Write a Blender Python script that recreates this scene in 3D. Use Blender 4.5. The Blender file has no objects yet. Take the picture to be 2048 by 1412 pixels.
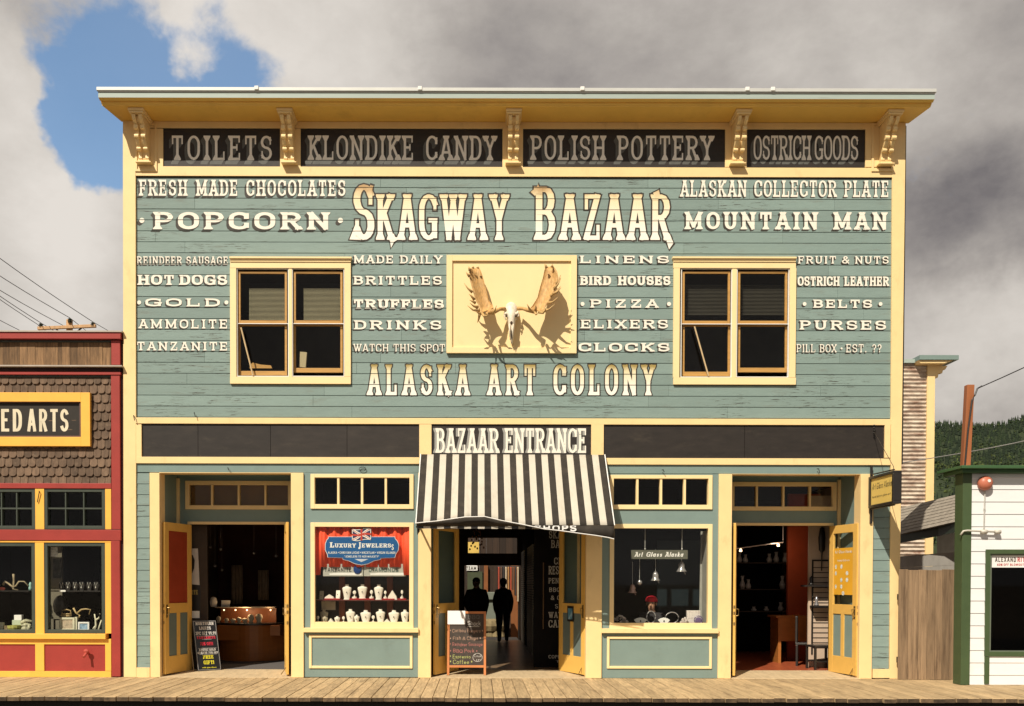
import bpy, bmesh, math, random
from mathutils import Vector, Matrix
rnd = random.Random(7)
SC = bpy.context.scene
COL = SC.collection
# ------------------------------------------------------------------ camera
F, PPX, EYE, DIST = 1813.0, 957.0, 1.66, 16.0
PITCH, ROLL = 0.018, 0.0022
PPY = 1168 + F * math.tan(PITCH)
cf = Vector((0, math.cos(PITCH), -math.sin(PITCH)))
cr0, cu0 = Vector((1, 0, 0)), Vector((0, math.sin(PITCH), math.cos(PITCH)))
cr = cr0 * math.cos(ROLL) + cu0 * math.sin(ROLL)
cu = cu0 * math.cos(ROLL) - cr0 * math.sin(ROLL)
CC = Vector((0, -DIST, EYE))
cam = bpy.data.cameras.new('camera')
cam.sensor_width = 36
cam.lens = F / 2048 * 36
cam.shift_x = (1024 - PPX) / 2048
cam.shift_y = (PPY - 706) / 2048
cam.clip_start, cam.clip_end = 0.1, 9000
co = bpy.data.objects.new('camera', cam)
COL.objects.link(co)
co.matrix_world = Matrix(((cr.x, cu.x, -cf.x, CC.x), (cr.y, cu.y, -cf.y, CC.y), (cr.z, cu.z, -cf.z, CC.z), (0, 0, 0, 1)))
SC.camera = co
# ------------------------------------------------------------------ sun and sky
LD = Vector((0.58, 1.0, -1.2)).normalized()
ELEV = math.asin(-LD.z)
AZ = math.atan2(-LD.x, -LD.y)
sl = bpy.data.lights.new('sun', 'SUN')
sl.energy, sl.angle, sl.color = 4.2, math.radians(0.5), (1.0, 0.925, 0.79)
so = bpy.data.objects.new('sun', sl)
COL.objects.link(so)
so.rotation_euler = LD.to_track_quat('-Z', 'Y').to_euler()
SC.view_settings.view_transform = 'Standard'
SC.view_settings.look = 'None'
SC.view_settings.gamma = 1
SC.view_settings.exposure = 0.45
SKY_STRENGTH = 0.1

def pix_dir(px, py):
    return (cf + cr * ((px - PPX) / F) - cu * ((py - PPY) / F)).normalized()

def make_world():
    w = bpy.data.worlds.new('World')
    SC.world = w
    w.use_nodes = True
    nt = w.node_tree
    nt.nodes.clear()
    N, L = nt.nodes.new, nt.links.new
    out = N('ShaderNodeOutputWorld')
    bg = N('ShaderNodeBackground')
    bg.inputs['Strength'].default_value = SKY_STRENGTH
    L(bg.outputs[0], out.inputs[0])
    sky = N('ShaderNodeTexSky')
    sky.sky_type = 'NISHITA'
    sky.sun_disc = False
    sky.sun_elevation = ELEV
    sky.sun_rotation = AZ % (2 * math.pi)
    tc = N('ShaderNodeTexCoord')
    vec = tc.outputs['Generated']

    def math_(op, a, b=None, clamp=False):
        n = N('ShaderNodeMath')
        n.operation = op
        n.use_clamp = clamp
        for i, v in enumerate((a, b)):
            if v is None:
                continue
            if isinstance(v, (int, float)):
                n.inputs[i].default_value = v
            else:
                L(v, n.inputs[i])
        return n.outputs[0]

    def noise(scale, detail, rough, dist=0.0, off=(0, 0, 0), stretch=(1, 1, 1)):
        m = N('ShaderNodeMapping')
        L(vec, m.inputs[0])
        m.inputs['Location'].default_value = off
        m.inputs['Scale'].default_value = stretch
        n = N('ShaderNodeTexNoise')
        n.inputs['Scale'].default_value = scale
        n.inputs['Detail'].default_value = detail
        n.inputs['Roughness'].default_value = rough
        n.inputs['Distortion'].default_value = dist
        L(m.outputs[0], n.inputs['Vector'])
        return n

    warp = noise(5.0, 6, 0.6, 0, (3, 1, 2))
    wv = N('ShaderNodeVectorMath')
    wv.operation = 'MULTIPLY_ADD'
    L(warp.outputs['Color'], wv.inputs[0])
    wv.inputs[1].default_value = (0.16, 0.16, 0.16)
    L(vec, wv.inputs[2])
    wv2 = N('ShaderNodeVectorMath')
    wv2.operation = 'SUBTRACT'
    L(wv.outputs[0], wv2.inputs[0])
    wv2.inputs[1].default_value = (0.08, 0.08, 0.08)

    def blob(px, py, r_out, r_in=0.0, sx=1.0, sz=1.0):
        c = pix_dir(px, py)
        s = N('ShaderNodeVectorMath')
        s.operation = 'SUBTRACT'
        L(wv2.outputs[0], s.inputs[0])
        s.inputs[1].default_value = c
        m = N('ShaderNodeVectorMath')
        m.operation = 'MULTIPLY'
        L(s.outputs[0], m.inputs[0])
        m.inputs[1].default_value = (1 / sx, 1, 1 / sz)
        ln = N('ShaderNodeVectorMath')
        ln.operation = 'LENGTH'
        L(m.outputs[0], ln.inputs[0])
        mr = N('ShaderNodeMapRange')
        mr.interpolation_type = 'SMOOTHSTEP'
        L(ln.outputs['Value'], mr.inputs['Value'])
        mr.inputs['From Min'].default_value = r_in
        mr.inputs['From Max'].default_value = r_out
        mr.inputs['To Min'].default_value = 1
        mr.inputs['To Max'].default_value = 0
        return mr.outputs[0]

    def total(terms, start):
        acc = start
        for k, t in terms:
            acc = math_('ADD', acc, math_('MULTIPLY', t, k))
        return acc

    n1 = noise(6.5, 10, 0.64, 0.25, (0.4, 0, 0.2), (1, 1, 1.35))
    base = math_('MULTIPLY', math_('SUBTRACT', n1.outputs['Fac'], 0.5), 2.6)
    cov = total([(-1.8, blob(290, 180, 0.125, 0.01)), (-1.0, blob(190, 285, 0.075, 0.0)), (-0.7, blob(210, 60, 0.10, 0.0)), (-0.9, blob(460, 165, 0.075, 0.0)), (-1.1, blob(100, 235, 0.055, 0.0)), (-0.5, blob(40, 245, 0.04, 0.0)),
                 (-0.55, blob(90, 60, 0.09, 0.0)), (1.0, blob(10, 150, 0.068, 0.01)), (0.95, blob(352, 60, 0.062, 0.0, 0.8, 1.5)), (0.75, blob(370, 130, 0.03, 0.0)), (0.5, blob(50, 440, 0.12, 0.03)), (0.45, blob(200, 262, 0.035, 0.0, 1.6, .8)),
                 (0.5, blob(150, 50, 0.045, 0.0)), (0.75, blob(60, 30, 0.08, 0.0)), (0.55, blob(190, 20, 0.05, 0.0))], math_('ADD', base, 1.12))
    cmask = N('ShaderNodeMapRange')
    cmask.interpolation_type = 'SMOOTHSTEP'
    L(cov, cmask.inputs['Value'])
    cmask.inputs['From Min'].default_value = -0.12
    cmask.inputs['From Max'].default_value = 0.70
    cmask.inputs['To Min'].default_value = 0.08
    # brightness of the clouds
    n2 = noise(3.6, 9, 0.58, 0.1, (5, 2, 1), (1, 1, 1.8))
    n3 = noise(10, 10, 0.62, 0.1, (1, 7, 3), (1, 1, 1.5))
    bri = math_('ADD', math_('MULTIPLY', math_('SUBTRACT', n2.outputs['Fac'], 0.5), 0.8),
                math_('MULTIPLY', math_('SUBTRACT', n3.outputs['Fac'], 0.5), 0.6))
    bri = total([(0.34, blob(640, 60, 0.22, 0.0)), (0.3, blob(350, 60, 0.1, 0.0)), (0.25, blob(60, 440, 0.16, 0.02)), (0.22, blob(40, 140, 0.09, 0.0)), (0.28, blob(90, 350, 0.09, 0.0)),
                 (-0.22, blob(1000, 110, 0.14, 0.0)), (-0.10, blob(1450, 60, 0.25, 0.0)), (-0.42, blob(1960, 430, 0.14, 0.01, 1.4, 0.6)),
                 (-0.18, blob(1900, 250, 0.2, 0.0)), (0.30, blob(1960, 680, 0.13, 0.02, 1.2, 0.8)), (0.1, blob(110, 600, 0.1, 0.0)),
                 (0.18, blob(1760, 60, 0.16, 0.0))], math_('ADD', bri, 0.47))
    ramp = N('ShaderNodeValToRGB')
    L(bri, ramp.inputs[0])
    e = ramp.color_ramp.elements
    e[0].position, e[0].color = 0.0, (0.150, 0.138, 0.140, 1)
    e[1].position, e[1].color = 1.0, (0.62, 0.58, 0.535, 1)
    m = e.new(0.4)
    m.color = (0.34, 0.312, 0.288, 1)
    m = e.new(0.7)
    m.color = (0.50, 0.465, 0.425, 1)
    cm = N('ShaderNodeVectorMath')
    cm.operation = 'SCALE'
    L(ramp.outputs[0], cm.inputs[0])
    cm.inputs['Scale'].default_value = CLOUD_K
    sk = N('ShaderNodeVectorMath')
    sk.operation = 'MULTIPLY'
    L(sky.outputs[0], sk.inputs[0])
    sk.inputs[1].default_value = SKY_TINT
    mix = N('ShaderNodeMix')
    mix.data_type = 'RGBA'
    L(cmask.outputs[0], mix.inputs['Factor'])
    L(sk.outputs[0], mix.inputs['A'])
    L(cm.outputs[0], mix.inputs['B'])
    L(mix.outputs['Result'], bg.inputs['Color'])

CLOUD_K = 9.2
SKY_TINT = (1.05, 1.24, 1.28)
make_world()

# ------------------------------------------------------------------ helpers
def P(px, py, Y=0.0):
    d = cf + cr * ((px - PPX) / F) - cu * ((py - PPY) / F)
    t = (Y + DIST) / d.y
    return CC + d * t

def G(px, py, z=0.0):
    d = cf + cr * ((px - PPX) / F) - cu * ((py - PPY) / F)
    return CC + d * ((z - EYE) / d.z)

def R(px0, py0, px1, py1, Y=0.0):
    mx, my = (px0 + px1) / 2, (py0 + py1) / 2
    return P(px0, my, Y).x, P(px1, my, Y).x, P(mx, py1, Y).z, P(mx, py0, Y).z

def PXM(Y):
    return F / (Y + DIST)

WL = {}

class MB:
    def __init__(s):
        s.v, s.f, s.m, s.mi = [], [], [], 0

    def add(s, vs, fs, M=None):
        o = len(s.v)
        for p in vs:
            p = Vector(p)
            s.v.append(M @ p if M is not None else p)
        for f in fs:
            s.f.append([i + o for i in f])
            s.m.append(s.mi)
        return s

    def box(s, x0, x1, y0, y1, z0, z1, M=None):
        vs = [(x, y, z) for z in (z0, z1) for y in (y0, y1) for x in (x0, x1)]
        return s.add(vs, [(0, 2, 3, 1), (4, 5, 7, 6), (0, 1, 5, 4), (2, 6, 7, 3), (0, 4, 6, 2), (1, 3, 7, 5)], M)

    def pb(s, px0, py0, px1, py1, Yf, Yb):
        x0, x1, z0, z1 = R(px0, py0, px1, py1, Yf)
        return s.box(x0, x1, Yf, Yb, z0, z1)

    def frame(s, px0, py0, px1, py1, w, Yf, Yb, wt=None, wb=None):
        wt = w if wt is None else wt
        wb = w if wb is None else wb
        x0, x1, z0, z1 = R(px0, py0, px1, py1, Yf)
        k = PXM(Yf)
        a, t, b = w / k, wt / k, wb / k
        s.box(x0, x0 + a, Yf, Yb, z0, z1)
        s.box(x1 - a, x1, Yf, Yb, z0, z1)
        s.box(x0 + a, x1 - a, Yf + .0006, Yb, z1 - t, z1)
        s.box(x0 + a, x1 - a, Yf + .0006, Yb, z0, z0 + b)
        return s

    def prism(s, poly, y0, y1, M=None):
        n = len(poly)
        vs = [(x, y0, z) for x, z in poly] + [(x, y1, z) for x, z in poly]
        fs = [tuple(range(n)), tuple(range(2 * n - 1, n - 1, -1))]
        fs += [(i, i + n, (i + 1) % n + n, (i + 1) % n) for i in range(n)]
        return s.add(vs, fs, M)

    def prismx(s, poly, x0, x1, M=None):          # poly in (y, z)
        n = len(poly)
        vs = [(x0, y, z) for y, z in poly] + [(x1, y, z) for y, z in poly]
        fs = [tuple(range(n)), tuple(range(2 * n - 1, n - 1, -1))]
        fs += [(i, i + n, (i + 1) % n + n, (i + 1) % n) for i in range(n)]
        return s.add(vs, fs, M)

    def tube(s, pts, rad, n=8, cap=True):
        pts = [Vector(p) for p in pts]
        if isinstance(rad, (int, float)):
            rad = [rad] * len(pts)
        rings = []
        up = Vector((0, 0, 1))
        for i, p in enumerate(pts):
            a = pts[max(i - 1, 0)]
            b = pts[min(i + 1, len(pts) - 1)]
            t = (b - a).normalized()
            u = up if abs(t.dot(up)) < .95 else Vector((1, 0, 0))
            x = t.cross(u).normalized()
            y = x.cross(t).normalized()
            rings.append([p + (x * math.cos(2 * math.pi * k / n) + y * math.sin(2 * math.pi * k / n)) * rad[i] for k in range(n)])
        vs = [v for r in rings for v in r]
        fs = []
        for i in range(len(pts) - 1):
            for k in range(n):
                fs.append((i * n + k, i * n + (k + 1) % n, (i + 1) * n + (k + 1) % n, (i + 1) * n + k))
        if cap:
            fs.append(tuple(range(n - 1, -1, -1)))
            fs.append(tuple(range((len(pts) - 1) * n, len(pts) * n)))
        return s.add(vs, fs)

    def lathe(s, prof, c, n=12, sx=1.0, sy=1.0, M=None):   # prof: (r, z)
        c = Vector(c)
        vs = []
        for r, z in prof:
            for k in range(n):
                a = 2 * math.pi * k / n
                vs.append(c + Vector((r * math.cos(a) * sx, r * math.sin(a) * sy, z)))
        fs = []
        for i in range(len(prof) - 1):
            for k in range(n):
                fs.append((i * n + k, i * n + (k + 1) % n, (i + 1) * n + (k + 1) % n, (i + 1) * n + k))
        fs.append(tuple(range(n - 1, -1, -1)))
        fs.append(tuple(range((len(prof) - 1) * n, len(prof) * n)))
        return s.add(vs, fs, M)

    def ball(s, c, rx, ry=None, rz=None, n=12, M=None):
        ry = rx if ry is None else ry
        rz = rx if rz is None else rz
        k = n // 2
        prof = [(math.sin(math.pi * i / k), -math.cos(math.pi * i / k)) for i in range(k + 1)]
        prof[0], prof[-1] = (0.02, -1), (0.02, 1)
        c = Vector(c)
        vs = []
        for r, z in prof:
            for j in range(n):
                a = 2 * math.pi * j / n
                vs.append(c + Vector((r * math.cos(a) * rx, r * math.sin(a) * ry, z * rz)))
        fs = []
        for i in range(k):
            for j in range(n):
                fs.append((i * n + j, i * n + (j + 1) % n, (i + 1) * n + (j + 1) % n, (i + 1) * n + j))
        return s.add(vs, fs, M)

    def quad(s, a, b, c, d):
        return s.add([a, b, c, d], [(0, 1, 2, 3)])

    def build(s, name, mats, parent=None, loc=None, bevel=0, smooth=False, solid=0, label=None):
        if not isinstance(mats, (list, tuple)):
            mats = [mats]
        org = Vector(loc) if loc is not None else (WL[parent.name] if parent else Vector((0, 0, 0)))
        me = bpy.data.meshes.new(name)
        me.from_pydata([tuple(v - org) for v in s.v], [], s.f)
        for m in mats:
            me.materials.append(m)
        if len(mats) > 1:
            me.polygons.foreach_set('material_index', s.m)
        if smooth:
            me.polygons.foreach_set('use_smooth', [True] * len(me.polygons))
        me.update()
        o = bpy.data.objects.new(name, me)
        COL.objects.link(o)
        if parent:
            o.parent = parent
            WL[o.name] = WL[parent.name].copy()
        else:
            o.location = org
            WL[o.name] = org.copy()
        if bevel:
            b = o.modifiers.new('bevel', 'BEVEL')
            b.width, b.segments, b.limit_method = bevel, 2, 'ANGLE'
        if solid:
            q = o.modifiers.new('solid', 'SOLIDIFY')
            q.thickness = solid
        if label:
            o['label'] = label
        return o

def thing(name, label, cat, loc=(0, 0, 0), group=None):
    o = bpy.data.objects.new(name, None)
    COL.objects.link(o)
    o.location = loc
    o.empty_display_size = .2
    o['label'], o['category'] = label, cat
    if group:
        o['group'] = group
    WL[o.name] = Vector(loc)
    return o

def tag(o, label, cat, group=None):
    o['label'], o['category'] = label, cat
    if group:
        o['group'] = group
    return o

def kind(o, k, label=None):
    o['kind'] = k
    if label:
        o['label'] = label
    return o

# ------------------------------------------------------------------ materials
def mat(name, col, rough=.6, var=.12, scale=4.0, stretch=(1, 1, 1), dirt=None, dirt_amt=0.0, dirt_scale=1.2, dirt_stretch=(1, 1, 1), dirt_thr=.55,
        bump=.0, bump_scale=30, island=0.0, metal=0.0, spec=.35, emit=None, emit_s=0.0, wear=None, wear_thr=.7, wear_scale=2.0, wear_stretch=(1, 1, 1), wear_mask=0.0):
    m = bpy.data.materials.new(name)
    m.use_nodes = True
    nt = m.node_tree
    N, L = nt.nodes.new, nt.links.new
    b = nt.nodes['Principled BSDF']
    b.inputs['Roughness'].default_value = rough
    b.inputs['Metallic'].default_value = metal
    b.inputs['Specular IOR Level'].default_value = spec
    tc = N('ShaderNodeTexCoord')

    def noise(sc, st, det=6, rg=.6):
        mp = N('ShaderNodeMapping')
        mp.inputs['Scale'].default_value = st
        L(tc.outputs['Object'], mp.inputs[0])
        n = N('ShaderNodeTexNoise')
        n.inputs['Scale'].default_value = sc
        n.inputs['Detail'].default_value = det
        n.inputs['Roughness'].default_value = rg
        L(mp.outputs[0], n.inputs['Vector'])
        return n.outputs['Fac']

    def rng(src, a, bb, c=0.0, d=1.0):
        r = N('ShaderNodeMapRange')
        L(src, r.inputs['Value'])
        r.inputs['From Min'].default_value, r.inputs['From Max'].default_value = a, bb
        r.inputs['To Min'].default_value, r.inputs['To Max'].default_value = c, d
        return r.outputs[0]

    def mixc(fac, a, c):
        x = N('ShaderNodeMix')
        x.data_type = 'RGBA'
        L(fac, x.inputs['Factor'])
        for k, v in (('A', a), ('B', c)):
            if isinstance(v, tuple):
                x.inputs[k].default_value = (*v[:3], 1)
            else:
                L(v, x.inputs[k])
        return x.outputs['Result']

    c0 = tuple(max(0, v * (1 - var)) for v in col)
    c1 = tuple(min(1, v * (1 + var)) for v in col)
    cc = mixc(rng(noise(scale, stretch), .3, .7), c0, c1)
    if island:
        g = N('ShaderNodeNewGeometry')
        h = N('ShaderNodeHueSaturation')
        L(rng(g.outputs['Random Per Island'], 0, 1, 1 - island, 1 + island), h.inputs['Value'])
        L(cc, h.inputs['Color'])
        cc = h.outputs['Color']
    if dirt is not None:
        cc = mixc(rng(noise(dirt_scale, dirt_stretch, 8, .65), dirt_thr, dirt_thr + .25, 0, dirt_amt), cc, dirt)
    if wear is not None:
        wf = rng(noise(wear_scale, wear_stretch, 10, .7), wear_thr, wear_thr + .03)
        if wear_mask:
            mm = N('ShaderNodeMath')
            mm.operation = 'MULTIPLY'
            L(wf, mm.inputs[0])
            L(rng(noise(wear_mask, (.6, 1, 2.2), 4, .6), .53, .58), mm.inputs[1])
            wf = mm.outputs[0]
        cc = mixc(wf, cc, wear)
    L(cc, b.inputs['Base Color'])
    if bump:
        bp = N('ShaderNodeBump')
        bp.inputs['Strength'].default_value = bump
        bp.inputs['Distance'].default_value = .01
        L(noise(bump_scale, stretch, 4), bp.inputs['Height'])
        L(bp.outputs[0], b.inputs['Normal'])
    if emit:
        b.inputs['Emission Color'].default_value = (*emit, 1)
        b.inputs['Emission Strength'].default_value = emit_s
    return m

def glass_mat(name, tint=(.97, .975, .96), ior=1.28, extra=0.0):
    m = bpy.data.materials.new(name)
    m.use_nodes = True
    nt = m.node_tree
    nt.nodes.clear()
    N, L = nt.nodes.new, nt.links.new
    out, mx = N('ShaderNodeOutputMaterial'), N('ShaderNodeMixShader')
    t, g, lw = N('ShaderNodeBsdfTransparent'), N('ShaderNodeBsdfGlossy'), N('ShaderNodeLayerWeight')
    pw, fr = N('ShaderNodeMath'), N('ShaderNodeMath')
    lw.inputs['Blend'].default_value = .5
    pw.operation, fr.operation = 'POWER', 'MULTIPLY_ADD'
    pw.inputs[1].default_value = 5
    r0 = ((ior - 1) / (ior + 1)) ** 2
    fr.inputs[1].default_value, fr.inputs[2].default_value = .9, r0
    L(lw.outputs['Facing'], pw.inputs[0])
    L(pw.outputs[0], fr.inputs[0])
    t.inputs[0].default_value = (*tint, 1)
    g.inputs['Roughness'].default_value = .02
    L(fr.outputs[0], mx.inputs[0])
    L(t.outputs[0], mx.inputs[1])
    L(g.outputs[0], mx.inputs[2])
    L(mx.outputs[0], out.inputs[0])
    return m

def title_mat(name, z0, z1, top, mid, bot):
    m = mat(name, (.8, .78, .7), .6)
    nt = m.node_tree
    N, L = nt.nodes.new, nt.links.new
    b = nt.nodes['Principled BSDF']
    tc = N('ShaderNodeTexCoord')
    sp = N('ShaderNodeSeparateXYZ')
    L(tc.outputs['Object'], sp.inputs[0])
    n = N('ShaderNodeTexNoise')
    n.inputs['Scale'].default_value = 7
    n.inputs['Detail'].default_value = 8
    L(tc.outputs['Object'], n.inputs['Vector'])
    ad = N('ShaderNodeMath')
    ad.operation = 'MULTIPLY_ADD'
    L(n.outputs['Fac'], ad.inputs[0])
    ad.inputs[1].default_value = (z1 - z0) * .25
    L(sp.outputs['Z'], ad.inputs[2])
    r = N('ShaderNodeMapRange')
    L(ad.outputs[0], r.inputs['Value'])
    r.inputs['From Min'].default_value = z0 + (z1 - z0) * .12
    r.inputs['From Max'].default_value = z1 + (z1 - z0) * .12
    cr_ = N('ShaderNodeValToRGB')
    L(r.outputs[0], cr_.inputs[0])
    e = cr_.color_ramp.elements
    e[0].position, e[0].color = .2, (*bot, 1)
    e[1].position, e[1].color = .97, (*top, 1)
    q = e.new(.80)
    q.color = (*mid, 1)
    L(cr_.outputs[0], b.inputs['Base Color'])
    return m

YEL = (.82, .60, .29)
M = {}
M['yellow'] = mat('yellow_paint', YEL, .5, .05, 2.5, (1, 1, 1), dirt=(.40, .26, .11), dirt_amt=.5, dirt_scale=2.2, dirt_stretch=(1.6, 1, .7), dirt_thr=.57, bump=.12, bump_scale=60,
                  wear=(.22, .15, .08), wear_thr=.72, wear_scale=10, wear_stretch=(1, 1, 1))
M['soffit'] = mat('shade_deepened_yellow', (.84, .53, .12), .5, .05, 2.5, dirt=(.4, .22, .05), dirt_amt=.35, dirt_scale=2, dirt_thr=.58)  # trim yellow deepened for the cornice; shade under the eaves put into the colour
M['yellow_board'] = mat('pale_yellow_paint', (.84, .645, .335), .5, .03, 2.0, dirt=(.5, .32, .1), dirt_amt=.35, dirt_scale=3, dirt_thr=.6, bump=.08)
M['siding'] = mat('blue_green_siding', (.203, .272, .247), .62, .06, 3, (1, 1, 5), dirt=(.15, .14, .11), dirt_amt=.75, dirt_scale=1.6, dirt_stretch=(1, 1, 7), dirt_thr=.56, bump=.3, bump_scale=14,
                  island=.09, wear=(.045, .04, .03), wear_thr=.56, wear_scale=4.5, wear_stretch=(.7, 1, 12), wear_mask=.8)
M['blue'] = mat('blue_green_paint', (.182, .248, .226), .55, .05, 3, (1, 1, 1), dirt=(.12, .14, .12), dirt_amt=.5, dirt_scale=2.5, dirt_thr=.58, bump=.1, wear=(.07, .06, .05), wear_thr=.74, wear_scale=5)
M['fascia'] = mat('pale_blue_fascia', (.36, .42, .38), .5, .06, 3, (.4, 1, 3), dirt=(.2, .2, .17), dirt_amt=.6, dirt_scale=3, dirt_stretch=(.4, 1, 3))
M['flash'] = mat('white_metal_flashing', (.58, .58, .55), .35, .05, 3, metal=.2)
M['black'] = mat('weathered_black_panel', (.022, .017, .014), .55, .25, 3, (1, 1, 3), dirt=(.06, .047, .034), dirt_amt=.7, dirt_scale=2, dirt_stretch=(1, 1, 3), wear=(.30, .23, .15), wear_thr=.70, wear_scale=18, island=.25)
M['gap'] = mat('dark_gap_and_shadow', (.02, .018, .014), .9)
M['white_letter'] = mat('white_letter_paint', (.80, .75, .64), .6, .04, 5, wear=(.20, .235, .20), wear_thr=.60, wear_scale=9, wear_stretch=(.8, 1, 5), wear_mask=1.7)
M['shade_letter'] = mat('brown_letter_shade', (.042, .036, .028), .6, .15, 5, wear=(.17, .2, .18), wear_thr=.72, wear_scale=7, wear_stretch=(1, 1, 4))
M['cream_letter'] = mat('cream_letter_paint', (.90, .86, .77), .6, .06, 5)
M['grey_shade'] = mat('grey_letter_shade', (.10, .10, .09), .6, .2, 6)
M['outline'] = mat('black_letter_outline', (.035, .026, .018), .6, .1)
M['glass'] = glass_mat('window_glass')
M['wood_sash'] = mat('varnished_sash_wood', (.46, .25, .07), .45, .15, 3, (1, 1, 8), bump=.1)
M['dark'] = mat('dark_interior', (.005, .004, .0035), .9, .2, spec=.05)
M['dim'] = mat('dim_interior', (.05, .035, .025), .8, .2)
M['white'] = mat('white_paint', (.78, .76, .72), .5, .04)
M['black_metal'] = mat('black_metal', (.018, .015, .013), .4, .2, spec=.5)
M['brass'] = mat('aged_brass', (.35, .24, .1), .35, .15, metal=.8)
M['plank'] = mat('boardwalk_plank', (.43, .305, .165), .75, .28, 3, (9, .8, 1), dirt=(.15, .10, .055), dirt_amt=.8, dirt_scale=2, dirt_stretch=(3, .6, 1), dirt_thr=.5, bump=.4, bump_scale=10, island=.15,
                 wear=(.06, .04, .02), wear_thr=.72, wear_scale=4, wear_stretch=(6, .9, 1))
# ------------------------------------------------------------------ lettering: glyph skeletons drawn with a broad pen
def arc(cx, cy, rx, ry, a0, a1, n=6):
    return [(cx + rx * math.cos(math.radians(a0 + (a1 - a0) * i / n)), cy + ry * math.sin(math.radians(a0 + (a1 - a0) * i / n))) for i in range(n + 1)]

def rr(x0, y0, x1, y1, rx, ry, n=4):
    p = arc(x1 - rx, y1 - ry, rx, ry, 0, 90, n) + arc(x0 + rx, y1 - ry, rx, ry, 90, 180, n) + arc(x0 + rx, y0 + ry, rx, ry, 180, 270, n) + arc(x1 - rx, y0 + ry, rx, ry, 270, 360, n)
    return p + [p[0]]

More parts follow.
